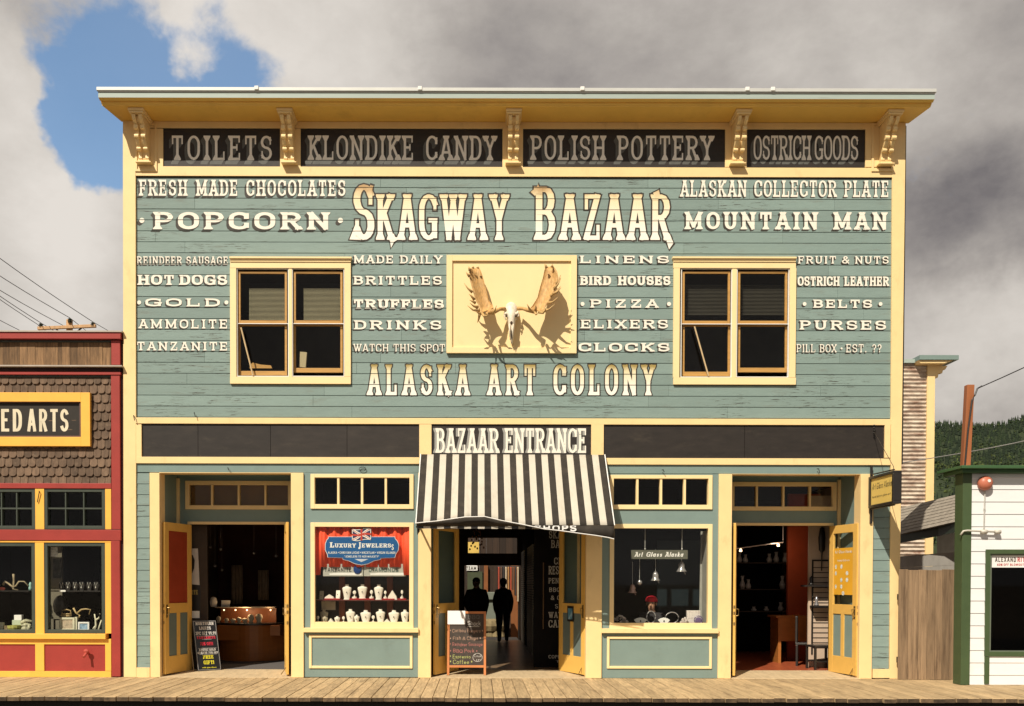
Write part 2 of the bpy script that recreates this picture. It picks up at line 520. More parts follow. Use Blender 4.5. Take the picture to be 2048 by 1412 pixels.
S_ = arc(.5, .76, .5, .24, 25, 180, 7) + arc(.5, .745, .5, .235, 190, 250, 2) + arc(.5, .265, .5, .235, 70, -10, 3) + arc(.5, .25, .5, .25, -15, -155, 7)
C_ = arc(.55, .66, .5, .34, 30, 90, 3) + arc(.5, .66, .5, .34, 95, 180, 4) + arc(.5, .34, .5, .34, 180, 265, 4) + arc(.55, .34, .5, .34, 270, 330, 3)
O_ = rr(0, 0, 1, 1, .5, .36, 5)
GL = {
 'A': (.95, [[(.05, 0), (.46, 1)], [(.54, 1), (.95, 0)], [(.22, .3), (.78, .3)]], [(.05, 0), (.95, 0), (.5, 1)]),
 'B': (.88, [[(.12, 0), (.12, 1)], [(.12, 1)] + arc(.55, .765, .38, .235, 90, -90, 6) + [(.12, .53)], [(.4, .53)] + arc(.55, .265, .45, .265, 90, -90, 6) + [(.12, 0)]], [(.12, 0, 1, 0), (.12, 1, 1, 0)]),
 'C': (.9, [C_, [(.98, .72), (.98, .92)], [(.98, .1), (.98, .26)]], []),
 'D': (.9, [[(.12, 0), (.12, 1)], [(.12, 1), (.5, 1)] + arc(.5, .62, .5, .38, 90, 0, 5) + arc(.5, .38, .5, .38, 0, -90, 5) + [(.12, 0)]], [(.12, 0, 1, 0), (.12, 1, 1, 0)]),
 'E': (.84, [[(.12, 0), (.12, 1)], [(.12, 1), (.98, 1)], [(.12, .52), (.72, .52)], [(.12, 0), (1, 0)], ['t', (.98, .80), (.98, 1)], ['t', (1, 0), (1, .22)], ['t', (.72, .43), (.72, .61)]], [(.12, 0, 1, 0), (.12, 1, 1, 0)]),
 'F': (.8, [[(.12, 0), (.12, 1)], [(.12, 1), (1, 1)], [(.12, .5), (.74, .5)], ['t', (1, .76), (1, 1)], ['t', (.74, .38), (.74, .62)]], [(.12, 0), (.12, 1, 1, 0)]),
 'G': (.95, [C_[:-2] + [(.95, .12)], [(.95, .04), (.95, .40)], [(.62, .42), (1.05, .42)], ['t', (.98, .72), (.98, .92)]], []),
 'H': (1.0, [[(.12, 0), (.12, 1)], [(.88, 0), (.88, 1)], [(.12, .5), (.88, .5)]], [(.12, 0), (.12, 1), (.88, 0), (.88, 1)]),
 'I': (.42, [[(.5, 0), (.5, 1)]], [(.5, 0), (.5, 1)]),
 'J': (.7, [[(.75, 1), (.75, .26)] + arc(.4, .26, .35, .26, 0, -150, 6)], [(.75, 1)]),
 'K': (.98, [[(.12, 0), (.12, 1)], [(.14, .40), (.85, 1)], [(.38, .60), (.9, 0)]], [(.12, 0), (.12, 1), (.86, 1), (.9, 0)]),
 'L': (.82, [[(.12, 0), (.12, 1)], [(.12, 0), (1, 0)], ['t', (1, 0), (1, .28)]], [(.12, 0, 1, 0), (.12, 1)]),
 'M': (1.25, [[(.10, 0), (.10, 1)], [(.10, 1), (.5, .12)], [(.5, .12), (.9, 1)], [(.9, 0), (.9, 1)]], [(.10, 0), (.10, 1, 1, 0), (.9, 0), (.9, 1, 0, 1)]),
 'N': (1.0, [[(.10, 0), (.10, 1)], [(.10, 1), (.9, 0)], [(.9, 0), (.9, 1)]], [(.10, 0), (.10, 1, 1, 0), (.9, 1)]),
 'O': (.92, [O_], []),
 'P': (.86, [[(.12, 0), (.12, 1)], [(.12, 1)] + arc(.55, .74, .45, .26, 90, -90, 6) + [(.12, .48)]], [(.12, 0), (.12, 1, 1, 0)]),
 'Q': (.92, [O_, [(.55, .25), (1.0, -.08)]], []),
 'R': (.95, [[(.12, 0), (.12, 1)], [(.12, 1)] + arc(.52, .75, .4, .25, 90, -90, 6) + [(.12, .5)], [(.5, .5), (.92, 0)]], [(.12, 0), (.12, 1, 1, 0), (.92, 0, .3, 1)]),
 'S': (.82, [S_, ['t', (.96, .7), (.96, .94)], ['t', (.02, .08), (.02, .3)]], []),
 'T': (.88, [[(.5, 0), (.5, 1)], [(0, 1), (1, 1)], ['t', (0, .72), (0, 1)], ['t', (1, .72), (1, 1)]], [(.5, 0)]),
 'U': (.96, [[(.12, 1), (.12, .34)] + arc(.5, .34, .38, .34, 180, 360, 8) + [(.88, 1)]], [(.12, 1), (.88, 1)]),
 'V': (.95, [[(.06, 1), (.5, 0)], [(.5, 0), (.94, 1)]], [(.06, 1), (.94, 1)]),
 'W': (1.3, [[(.04, 1), (.29, 0)], [(.29, 0), (.5, .85)], [(.5, .85), (.71, 0)], [(.71, 0), (.96, 1)]], [(.04, 1), (.96, 1), (.5, 1)]),
 'X': (.95, [[(.08, 0), (.92, 1)], [(.08, 1), (.92, 0)]], [(.08, 0), (.92, 0), (.08, 1), (.92, 1)]),
 'Y': (.95, [[(.06, 1), (.5, .45)], [(.94, 1), (.5, .45)], [(.5, .45), (.5, 0)]], [(.06, 1), (.94, 1), (.5, 0)]),
 'Z': (.85, [[(.05, 1), (.95, 1)], [(.92, 1), (.06, 0)], [(.02, 0), (.98, 0)], ['t', (.05, .74), (.05, 1)], ['t', (.98, 0), (.98, .26)]], []),
 '&': (1.0, [[(1, 0), (.25, .72)] + arc(.48, .82, .24, .18, 200, -40, 7) + [(.2, .42)] + arc(.4, .24, .38, .24, 150, 330, 6) + [(.95, .45)]], []),
 '?': (.7, [arc(.5, .74, .45, .26, 170, -60, 8) + [(.5, .42), (.5, .28)], [(.5, .0), (.5, .07)]], []),
 '!': (.3, [[(.5, .25), (.5, 1)], [(.5, 0), (.5, .07)]], []),
 '.': (.3, [[(.5, 0), (.5, .08)]], []),
 "'": (.25, [[(.5, .75), (.5, 1)]], []),
 '"': (.4, [[(.2, .75), (.2, 1)], [(.8, .75), (.8, 1)]], []),
 '*': (.5, [[(.5, .35), (.5, .75)], [(.1, .45), (.9, .65)], [(.1, .65), (.9, .45)]], []),
 '-': (.5, [[(.1, .45), (.9, .45)]], []),
 ',': (.3, [[(.5, -.1), (.5, .08)]], []),
 '%': (1.0, [rr(0, .55, .4, 1, .2, .2, 3), rr(.6, 0, 1, .45, .2, .2, 3), [(.1, 0), (.9, 1)]], []),
 '$': (.8, [S_, [(.5, -.1), (.5, 1.1)]], []),
 '0': (.8, [O_], []),
 '3': (.78, [arc(.45, .76, .45, .24, 160, -90, 7), arc(.45, .26, .5, .26, 90, -160, 7)], []),
 '4': (.8, [[(.7, 0), (.7, 1), (0, .3), (1, .3)]], []),
 '5': (.78, [[(.9, 1), (.15, 1), (.1, .56)] + arc(.45, .33, .5, .3, 110, -150, 8)], []),
 '6': (.8, [rr(0, 0, 1, .55, .5, .27, 4), [(0, .3), (.1, .7), (.7, 1)]], []),
 '7': (.76, [[(0, 1), (1, 1), (.35, 0)]], []),
 '9': (.8, [rr(0, .45, 1, 1, .5, .27, 4), [(1, .7), (.9, .3), (.3, 0)]], []),
 'a': (.72, [rr(0, 0, .85, .6, .42, .3, 4), [(.88, .62), (.88, 0)]], []),
 'b': (.72, [rr(.1, 0, 1, .6, .45, .3, 4), [(.1, 1), (.1, 0)]], []),
 'c': (.65, [arc(.5, .3, .5, .3, 45, 315, 8)], []),
 'd': (.72, [rr(0, 0, .88, .6, .44, .3, 4), [(.9, 1), (.9, 0)]], []),
 'e': (.7, [[(0, .32), (.95, .32)] + arc(.5, .3, .48, .3, 10, 320, 9)], []),
 'f': (.5, [[(.4, 0), (.4, .8)] + arc(.65, .8, .25, .2, 180, 60, 4), [(.05, .58), (.8, .58)]], []),
 'g': (.72, [rr(0, 0, .85, .6, .42, .3, 4), [(.88, .6), (.88, -.1)] + arc(.45, -.1, .43, .2, 0, -140, 5)], []),
 'h': (.7, [[(.08, 0), (.08, 1)], [(.08, .4)] + arc(.5, .38, .42, .22, 150, 0, 5) + [(.92, 0)]], []),
 'i': (.3, [[(.5, 0), (.5, .6)], [(.5, .76), (.5, .84)]], []),
 'k': (.66, [[(.08, 0), (.08, 1)], [(.9, .6), (.12, .25)], [(.35, .36), (.95, 0)]], []),
 'l': (.3, [[(.5, 0), (.5, 1)]], []),
 'm': (1.0, [[(.05, 0), (.05, .6)], [(.05, .4)] + arc(.28, .4, .22, .2, 150, 0, 4) + [(.5, 0)], [(.5, .4)] + arc(.73, .4, .22, .2, 150, 0, 4) + [(.95, 0)]], []),
 'n': (.7, [[(.08, 0), (.08, .6)], [(.08, .4)] + arc(.5, .38, .42, .22, 150, 0, 5) + [(.92, 0)]], []),
 'o': (.7, [rr(0, 0, 1, .6, .5, .3, 4)], []),
 'p': (.72, [rr(.1, 0, 1, .6, .45, .3, 4), [(.1, .6), (.1, -.3)]], []),
 'r': (.5, [[(.1, 0), (.1, .6)], [(.1, .35)] + arc(.6, .38, .5, .22, 160, 60, 4)], []),
 's': (.6, [[(.9, .5), (.5, .6), (.1, .48), (.85, .16), (.5, 0), (.05, .1)]], []),
 't': (.48, [[(.45, .95), (.45, .1), (.75, 0)], [(.05, .6), (.85, .6)]], []),
 'u': (.7, [[(.08, .6), (.08, .22)] + arc(.5, .22, .42, .22, 180, 330, 5), [(.92, .6), (.92, 0)]], []),
 'v': (.66, [[(.05, .6), (.5, 0), (.95, .6)]], []),
 'w': (.9, [[(.03, .6), (.27, 0), (.5, .5), (.73, 0), (.97, .6)]], []),
 'y': (.66, [[(.05, .6), (.5, 0)], [(.95, .6), (.3, -.3)]], []),
 'x': (.66, [[(.05, .6), (.95, 0)], [(.95, .6), (.05, 0)]], []),
 'z': (.62, [[(.1, .6), (.95, .6), (.05, 0), (.98, 0)]], []),
}

def clip_poly(poly, axis, lim, keep_above):
    out = []
    n = len(poly)
    for i in range(n):
        a, b = poly[i], poly[(i + 1) % n]
        ia = (a[axis] >= lim) == keep_above
        ib = (b[axis] >= lim) == keep_above
        if ia:
            out.append(a)
        if ia != ib:
            t = (lim - a[axis]) / (b[axis] - a[axis])
            out.append((a[0] + (b[0] - a[0]) * t, a[1] + (b[1] - a[1]) * t))
    return out

def stroke_polys(pts, tx, tz, grow=0.0, closed=False, thin=1.0):
    """pts in final units; a pen whose width follows the stroke direction"""
    q = [pts[0]]
    for p in pts[1:]:
        if abs(p[0] - q[-1][0]) + abs(p[1] - q[-1][1]) > 1e-6:
            q.append(p)
    pts = q
    n = len(pts)
    if n < 2:
        return []
    closed = n > 3 and abs(pts[0][0] - pts[-1][0]) + abs(pts[0][1] - pts[-1][1]) < 1e-6
    dirs = []
    for i in range(n - 1):
        dx, dy = pts[i + 1][0] - pts[i][0], pts[i + 1][1] - pts[i][1]
        l = math.hypot(dx, dy)
        dirs.append((dx / l, dy / l))
    if not closed:
        e = tz / 2 + grow
        pts[0] = (pts[0][0] - dirs[0][0] * e * abs(dirs[0][1]), pts[0][1] - dirs[0][1] * e)
        pts[-1] = (pts[-1][0] + dirs[-1][0] * e * abs(dirs[-1][1]), pts[-1][1] + dirs[-1][1] * e)
        if abs(dirs[0][1]) < .3:
            pts[0] = (pts[0][0] - dirs[0][0] * (tx * .3 + grow), pts[0][1])
        if abs(dirs[-1][1]) < .3:
            pts[-1] = (pts[-1][0] + dirs[-1][0] * (tx * .3 + grow), pts[-1][1])
    L_, R_ = [], []
    for i in range(n):
        if closed:
            a, b = dirs[(i - 1) % (n - 1)], dirs[i % (n - 1)]
        else:
            a, b = dirs[max(i - 1, 0)], dirs[min(i, n - 2)]
        nx, ny = -(a[1] + b[1]), a[0] + b[0]
        l = math.hypot(nx, ny)
        if l < 1e-6:
            nx, ny, l = -a[1], a[0], 1
        nx, ny = nx / l, ny / l
        cosm = max(.55, nx * -b[1] + ny * b[0])
        w = (math.hypot(tx * nx, tz * ny) * thin / 2 + grow) / cosm
        L_.append((pts[i][0] + nx * w, pts[i][1] + ny * w))
        R_.append((pts[i][0] - nx * w, pts[i][1] - ny * w))
    return [[R_[i], R_[i + 1], L_[i + 1], L_[i]] for i in range(n - 1)]

def text_polys(txt, u0, u1, v0, v1, stem=.26, hair=.15, serif=.55, sp=.14, space=.5, grow=0.0, ital=0.0, serif_h=.10, jitter=0.0):
    tot, items = 0.0, []
    for ch in txt:
        if ch == ' ':
            tot += space
            continue
        w = GL[ch][0]
        items.append((ch, tot, w))
        tot += w + sp
    tot -= sp
    sx = (u1 - u0) / tot
    H = v1 - v0
    tx, tz = stem * sx, hair * H
    tx = min(tx, .42 * H)
    out = []
    jr = random.Random(len(txt) * 31 + ord(txt[0]))
    for ch, x, w in items:
        gx0, gw = u0 + x * sx, w * sx
        jy = jr.uniform(-jitter, jitter) * H
        jh = 1 + jr.uniform(-jitter, jitter)
        def mp(p):
            return (gx0 + tx / 2 + p[0] * (gw - tx) + ital * p[1] * H, v0 + jy + tz / 2 + p[1] * (H - tz) * jh)
        polys = []
        for st in GL[ch][1]:
            thin = 1.0
            if st[0] == 't':
                if serif == 0:
                    continue
                st, thin = st[1:], .55
            elif ch in 'CGS' and serif == 0 and len(st) == 2 and st[0][0] > .9 and st[0][1] > .05 and ch != 'G':
                continue
            polys += stroke_polys([mp(p) for p in st], tx, tz, grow, thin=thin)
        if serif:
            for sf in GL[ch][2]:
                fx, fy = sf[0], sf[1]
                le, re = (sf[2], sf[3]) if len(sf) > 2 else (1, 1)
                cx = gx0 + tx / 2 + fx * (gw - tx)
                sgn = 1 if fy == 0 else -1
                yb = (v0 if fy == 0 else v1) - sgn * grow
                a, bb = tx / 2 + serif * tx * le + grow, tx / 2 + serif * tx * re + grow
                h1, h2 = serif_h * .5 * H + grow, serif_h * 1.9 * H + grow
                p = [(cx - a, yb), (cx + bb, yb), (cx + bb, yb + sgn * h1), (cx + tx / 2 + grow, yb + sgn * h2), (cx - tx / 2 - grow, yb + sgn * h2), (cx - a, yb + sgn * h1)]
                polys.append(p)
        out.append(polys)
    return out

def put_text(mb, glyphs, place, step=.00022, bands=None, du=0.0, dv=0.0, base=0.0):
    for polys in glyphs:
        for i, poly in enumerate(polys):
            pcs = [[(u + du, v + dv) for u, v in poly]]
            if bands:
                new = []
                for pc in pcs:
                    lo, hi = min(v for _, v in pc), max(v for _, v in pc)
                    for b0, b1 in bands:
                        if b1 <= lo or b0 >= hi:
                            continue
                        c = clip_poly(pc, 1, b0, True)
                        if len(c) > 2:
                            c = clip_poly(c, 1, b1, False)
                        if len(c) > 2:
                            new.append(c)
                pcs = new
            for pc in pcs:
                area = sum(pc[k][0] * pc[(k + 1) % len(pc)][1] - pc[(k + 1) % len(pc)][0] * pc[k][1] for k in range(len(pc)))
                if abs(area) < 1e-9:
                    continue
                if area < 0:
                    pc = pc[::-1]
                mb.add([place(u, v, base + i * step) for u, v in pc], [tuple(range(len(pc)))])

def dot_polys(u, v, ru, rv, n=14):
    return [[[(u + ru * math.cos(2 * math.pi * k / n), v + rv * math.sin(2 * math.pi * k / n)) for k in range(n)]]]

def wall_place(Y):
    return lambda u, v, off: (u, Y - off, v)

def plane_place(o, ux, vx, nrm):
    o, ux, vx, nrm = Vector(o), Vector(ux), Vector(vx), Vector(nrm)
    return lambda u, v, off: o + ux * u + vx * v + nrm * off

def wall_text(name, txt, px0, px1, py0, py1, Y, parent, face, shade=None, shift=(-3.6, 4.4), bands=None, dots=(), label=None, outline=None, og=1.6, layers=4, **kw):
    x0, x1, z0, z1 = R(px0, py0, px1, py1, Y)
    k = 1 / PXM(Y)
    g = text_polys(txt, x0, x1, z0, z1, **kw)
    for dx, dy, r in dots:
        c = P(dx, dy, Y)
        g += dot_polys(c.x, c.z, r * k, r * k)
    pl = wall_place(Y)
    mb = MB()
    put_text(mb, g, pl, bands=bands, base=.005)
    o = mb.build(name, face, parent, label=label)
    if shade:
        ms = MB()
        for j in range(1, layers + 1):
            t = j / layers
            put_text(ms, g, pl, step=.00003, bands=bands, du=shift[0] * k * t, dv=-shift[1] * k * t, base=.0042 - j * .0008)
        ms.build(name + '_shade', shade, o)
    if outline:
        g2 = text_polys(txt, x0, x1, z0, z1, grow=og * k, **kw)
        ms = MB()
        put_text(ms, g2, pl, step=.00006, bands=bands, base=.0015)
        ms.build(name + '_outline', outline, o)
    return o
# ------------------------------------------------------------------ main building
BZ = thing('wooden_shop', 'wide two storey shop with blue-green board siding, yellow trim and lines of painted white lettering', 'building', (0.6, 0, 0))
XL, XR = P(246, 800).x, P(1811, 800).x

def rect_minus(rect, holes):
    out = [rect]
    for h in holes:
        new = []
        for r in out:
            x0, x1, z0, z1 = r
            a, b, c, d = max(x0, h[0]), min(x1, h[1]), max(z0, h[2]), min(z1, h[3])
            if a >= b or c >= d:
                new.append(r)
                continue
            if a > x0: new.append((x0, a, z0, z1))
            if b < x1: new.append((b, x1, z0, z1))
            if c > z0: new.append((a, b, z0, c))
            if d < z1: new.append((a, b, d, z1))
        out = new
    return out

def wall_holes(mb, rect, holes, y0, y1):
    for x0, x1, z0, z1 in rect_minus(rect, holes):
        mb.box(x0, x1, y0, y1, z0, z1)

def sideboards(mb, rect, joints, holes, Y, th, jr, gap=.005, lap=0.0, minl=1.2, maxl=4.5):
    """horizontal boards between joint heights, each board one island"""
    x0, x1, z0, z1 = rect
    zs = sorted([z0] + [z for z in joints if z0 + .02 < z < z1 - .02] + [z1])
    for a, b in zip(zs[:-1], zs[1:]):
        x = x0
        first = True
        while x < x1 - .01:
            l = jr.uniform(minl * .3, maxl) if first else jr.uniform(minl, maxl)
            first = False
            e = min(x1, x + l)
            if x1 - e < .5:
                e = x1
            for rx0, rx1, rz0, rz1 in rect_minus((x + .0012, e - .0012, a + gap, b - gap), holes):
                if rx1 - rx0 > .01 and rz1 - rz0 > .008:
                    if lap:
                        mb.prismx([(Y - lap, rz0), (Y - .002, rz1), (Y + th, rz1), (Y + th, rz0)], rx0, rx1)
                    else:
                        w = jr.uniform(-.0012, .0012)
                        mb.box(rx0, rx1, Y + w, Y + th, rz0, rz1)
            x = e

jr = random.Random(3)
JZ = [P(1000, 507 + 21.9 * k).z for k in range(-7, 16)]
GAPB = .006
BANDS = [(b + GAPB, a - GAPB) for a, b in zip(JZ[:-1], JZ[1:])]
WIN_PX = [(460, 513.5, 701.5, 767.5), (1347, 513.5, 1592, 769)]
holes = []
for a, b, c, d in WIN_PX:
    x0, x1, z0, z1 = R(a + 10, b + 16, c - 10, d - 10, 0)
    holes.append((x0, x1, z0, z1))
x0, x1, z0, z1 = R(268, 352, 1788, 838, 0)
mb = MB()
sideboards(mb, (x0, x1, z0, z1), JZ, holes, 0.0, .03, jr)
mb.build('siding', M['siding'], BZ, bevel=.0025)
mb = MB()
wall_holes(mb, (XL + .02, XR - .02, P(957, 926).z, P(957, 248).z), holes, .031, .2)
mb.build('front_sheathing', M['gap'], BZ)
# corner boards
for a, b, c, d in ((245.5, 271, 247.5, 272.5), (1785.5, 1813, 1779.5, 1797.5)):
    mb = MB()
    Y = -.035
    pts_t, pts_b = (P(a, 246, Y), P(b, 246, Y)), (P(c, 1355, Y), P(d, 1355, Y))
    if a > 1000:
        mid = (P(1779, 838, Y), P(1808, 838, Y))
        poly = [(pts_b[0].x, .004), (pts_b[1].x, .004), (pts_t[1].x - .01, P(957, 245).z - .001), (pts_t[0].x, P(957, 245).z - .001)]
    else:
        poly = [(pts_b[0].x, .004), (pts_b[1].x, .004), (pts_t[1].x, P(957, 245).z - .001), (pts_t[0].x, P(957, 245).z - .001)]
    mb.prism(poly, Y, .2)
    mb.build('corner_board', M['yellow'], BZ, bevel=.004)
M['grey_mid'] = mat('mid_grey_letter_shade', (.30, .29, .26), .6, .1)
# frieze with four sign panels
PAN = [(326, 560), (601, 1005), (1046, 1450.5), (1494, 1731)]
mb = MB()
mb.pb(271.2, 244, 1785.3, 257, -.03, .02)
mb.pb(271.2, 334, 1785.3, 353, -.03, .02)
edges = [271.2] + [v for p in PAN for v in p] + [1785.3]
for i in range(0, len(edges), 2):
    mb.pb(edges[i], 257, edges[i + 1], 334, -.0295, .02)
mb.build('frieze', M['yellow'], BZ, bevel=.003)
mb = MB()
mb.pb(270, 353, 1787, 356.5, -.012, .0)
mb.build('frieze_shadow_strip', M['gap'], BZ)  # thin dark strip painting in the shadow line below the frieze
for (a, b), txt, (tx0, tx1), kw in zip(PAN, ('TOILETS', 'KLONDIKE CANDY', 'POLISH POTTERY', 'OSTRICH GOODS'), ((343, 544), (617, 992), (1062, 1426), (1507, 1716)),
                                       (dict(sp=.30, space=.6), dict(sp=.2, space=.8), dict(sp=.22, space=.75), dict(sp=.1, space=.32))):
    mb = MB()
    mb.pb(a - .5, 256.5, b + .5, 334.5, -.008, .025)
    sp = mb.build('sign_panel', M['black'], BZ)
    wall_text('lettering', txt, tx0, tx1, 271.5, 320.5, -.008, sp, M['cream_letter'], stem=.185, hair=.10, serif=.85, serif_h=.12, **kw)
    x0, x1, z0, z1 = R(tx0, 271.5, tx1, 320.5, -.008)
    k = 1 / PXM(0)
    g = text_polys(txt, x0, x1, z0, z1, stem=.185, hair=.10, serif=.85, serif_h=.12, **kw)
    ms = MB()
    for j in (1, 2, 3, 4):
        put_text(ms, g, wall_place(-.008), step=.00003, du=-6 * k * j / 4, dv=-8 * k * j / 4, base=.0044 - j * .0009)
    ms.build('lettering_shade', M['grey_shade'], sp)
# backing frames behind the end brackets
for a, b in ((269.5, 313.5), (1744, 1787.5)):
    mb = MB()
    mb.frame(a, 246, b, 342.5, 4.5, -.05, -.028)
    mb.build('bracket_frame', M['yellow'], BZ, bevel=.003)
# cornice
OH = .64
zs = P(957, 245).z
zl = {v: P(957, v, -OH).z for v in (177, 184, 197, 200)}
prof = [(0.0, zs), (-.545, zs), (-.545, zs + .012), (-.565, zs + .03), (-.575, zs + .06), (-.60, zl[200] - .005), (-.625, zl[197]), (-OH, zl[197] + .004), (-OH, zl[184]), (0.0, zl[184])]
EXT_L, EXT_R = XL - P(196.5, 190, -OH).x, P(1869.5, 190, -OH).x - XR
mb = MB()
n = len(prof)
vs = [(XL - EXT_L * (-y / OH), y, z) for y, z in prof] + [(XR + EXT_R * (-y / OH), y, z) for y, z in prof]
fs = [tuple(range(n - 1, -1, -1)), tuple(range(n, 2 * n))]
for i in range(n):
    j = (i + 1) % n
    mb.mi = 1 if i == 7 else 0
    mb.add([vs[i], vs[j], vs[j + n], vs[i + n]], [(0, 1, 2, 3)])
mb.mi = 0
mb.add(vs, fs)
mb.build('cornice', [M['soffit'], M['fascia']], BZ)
mb = MB()
mb.box(XL - EXT_L - .02, XR + EXT_R + .02, -OH - .03, .3, zl[184] + .001, zl[177])
mb.box(XL - EXT_L, XR + EXT_R, -OH - .012, -OH - .002, zl[184] - .018, zl[184] + .0)
fl = mb.build('flashing', M['flash'], BZ, bevel=.006)
mb = MB()
for px in (513, 840, 1165, 1495, 1546):
    x = P(px, 180, -OH - .03).x
    mb.box(x - .035, x + .035, -OH - .045, -OH + .05, zl[184] + .012, zl[177] + .018)
mb.build('flashing_clip', M['white'], fl, bevel=.008)
# brackets
def bracket(cx):
    z1, z0 = zs - .012, P(957, 333).z
    h = z1 - z0
    b = MB()
    b.box(cx - .135, cx + .135, -.49, -.03, z1 - .035, z1 + .01)
    b.box(cx - .12, cx + .12, -.47, -.032, z1 - .065, z1 - .0352)
    def prof(s):
        pts = [(-.031, z1 - .066), (-.43 * s, z1 - .066), (-.44 * s, z1 - .10), (-.41 * s, z1 - .15), (-.36 * s, z1 - .175)]
        for i in range(11):
            t = i / 10
            y = -.33 + .21 * t + .035 * math.sin(t * math.pi * 3.0)
            pts.append((y * s, z1 - .19 - (h - .27) * t))
        pts += [(-.10 * s, z0 + .045), (-.031, z0 + .045)]
        return pts
    for dx in (-.058, .058):
        b.prismx(prof(1.0), cx + dx - .030, cx + dx + .030)
    b.prismx(prof(.86), cx - .0282, cx + .0282)
    for t, r in ((.08, .045), (.38, .04), (.72, .035)):
        y = -.33 + .21 * t + .035 * math.sin(t * math.pi * 3) - .005
        z = z1 - .19 - (h - .27) * t
        for dx in (-.058, .058):
            b.tube([(cx + dx - .038, y, z), (cx + dx + .038, y, z)], r, 10)
    b.box(cx - .10, cx + .10, -.13, -.032, z0 + .018, z0 + .0445)
    b.box(cx - .135, cx + .135, -.15, -.033, z0 - .005, z0 + .0175)
    b.build('bracket', M['yellow'], BZ, bevel=.006)
for px in (291, 580, 1026, 1473, 1768):
    bracket(P(px, 332, -.03).x)
# belt courses and the sign band over the shop fronts
mb = MB()
mb.pb(271.5, 836.5, 1782, 848.5, -.035, .02)
mb.pb(272, 914, 838.5, 927, -.035, .02)
mb.pb(1207.5, 916.5, 1781, 929.5, -.035, .02)
for a, b in ((272, 283), (838.5, 863), (1182.5, 1207.5), (1769.5, 1781)):
    mb.pb(a, 848.6, b, 915.5 if a < 800 or a > 1500 else 926, -.0345, .02)
mb.build('belt_trim', M['yellow'], BZ, bevel=.003)
mb = MB()
for a, b in ((282, 396), (396, 541), (541, 694), (694, 839)):
    mb.pb(a + .4, 848, b - .4, 914.5, -.005, .02)
mb.build('sign_panel', M['black'], BZ)
mb = MB()
for a, b in ((1207, 1488.6), (1489.4, 1770)):
    mb.pb(a, 848, b, 917, -.005, .02)
mb.build('sign_panel', M['black'], BZ)
mb = MB()
mb.pb(862, 848, 1183, 927, -.005, .02)
sp = mb.build('sign_panel', M['black'], BZ)
for txt, a, b in (('BAZAAR', 872, 998), ('ENTRANCE', 1010, 1173)):
    wall_text('lettering', txt, a, b, 856.5, 906, -.005, sp, M['white_letter'], stem=.22, hair=.10, serif=.6, serif_h=.10, sp=.14)
    x0, x1, z0, z1 = R(a, 856.5, b, 906, -.005)
    g = text_polys(txt, x0, x1, z0, z1, stem=.22, hair=.10, serif=.6, serif_h=.10, sp=.14)
    ms = MB()
    for j in (1, 2, 3):
        put_text(ms, g, wall_place(-.005), step=.00003, du=-4.5 / 113 * j / 3, dv=-.0, base=.0044 - j * .0009)
    ms.build('lettering_shade', M['grey_mid'], sp)
# painted wall lettering
WT = dict(bands=BANDS, shade=M['shade_letter'])
W_ = M['white_letter']
def sign_line(txt, a, b, c, d, **kw):
    q = dict(WT)
    q.update(kw)
    wall_text('painted_lettering', txt, a, b, c, d, 0.0, BZ, W_, **q)
sign_line('FRESH MADE CHOCOLATES', 279, 691, 360, 392, stem=0.219, hair=0.123, serif=.7, space=.75, sp=.24, shift=(-4, 5.2))
sign_line('POPCORN', 307, 660, 424.5, 459, stem=0.219, hair=0.164, serif=.42, sp=.22, shift=(-5, 5), dots=((284, 441, 5.2), (681, 441, 5.2)))
sign_line('ALASKAN COLLECTOR PLATE', 1361, 1777, 361, 394, stem=0.211, hair=0.107, serif=.6, space=.7, sp=.2, shift=(-2.5, 2.5))
sign_line('MOUNTAIN MAN', 1369, 1774, 424.5, 459, stem=0.235, hair=0.148, serif=.5, space=.8, sp=.26, shift=(-3.5, 4))
LS = dict(shift=(-2.4, 3.0))
sign_line('REINDEER SAUSAGE', 274, 456, 513, 529, stem=0.194, hair=0.139, serif=.5, space=.6, sp=.22, **LS)
sign_line('HOT DOGS', 275, 455, 549, 570, stem=0.243, hair=0.18, serif=.5, space=.28, sp=.12, **LS)
sign_line('GOLD', 291, 440, 597, 613, stem=0.162, hair=0.197, serif=.4, sp=.25, dots=((278.5, 605, 4), (453, 605, 4)), **LS)
sign_line('AMMOLITE', 278, 455, 639, 657, stem=0.178, hair=0.148, serif=.6, sp=.3, **LS)
sign_line('TANZANITE', 274, 455, 684, 701, stem=0.178, hair=0.148, serif=.6, sp=.28, **LS)
sign_line('MADE DAILY', 707, 885, 511, 527, stem=0.194, hair=0.148, serif=.5, sp=.2, space=.55, **LS)
sign_line('BRITTLES', 707, 884, 552, 569.5, stem=0.194, hair=0.164, serif=.5, sp=.22, **LS)
sign_line('TRUFFLES', 707, 888, 599, 617.5, stem=0.243, hair=0.197, serif=.5, sp=.12, **LS)
sign_line('DRINKS', 708, 883, 641, 659, stem=0.194, hair=0.164, serif=.5, sp=.26, **LS)
sign_line('WATCH THIS SPOT', 707, 890, 688, 704, stem=0.162, hair=0.0984, serif=.55, sp=.16, space=.6, **LS)
sign_line('LINENS', 1159, 1338, 511.5, 526.5, stem=0.178, hair=0.18, serif=.4, sp=.26, **LS)
sign_line('BIRD HOUSES', 1160, 1341, 552, 570.5, stem=0.275, hair=0.197, serif=.35, sp=.08, space=.65, **LS)
sign_line('PIZZA', 1180, 1317, 599, 615.5, stem=0.178, hair=0.18, serif=.45, sp=.3, dots=((1165, 608, 4), (1338, 608, 4)), **LS)
sign_line('ELIXERS', 1161, 1336, 639, 657, stem=0.194, hair=0.164, serif=.5, sp=.22, **LS)
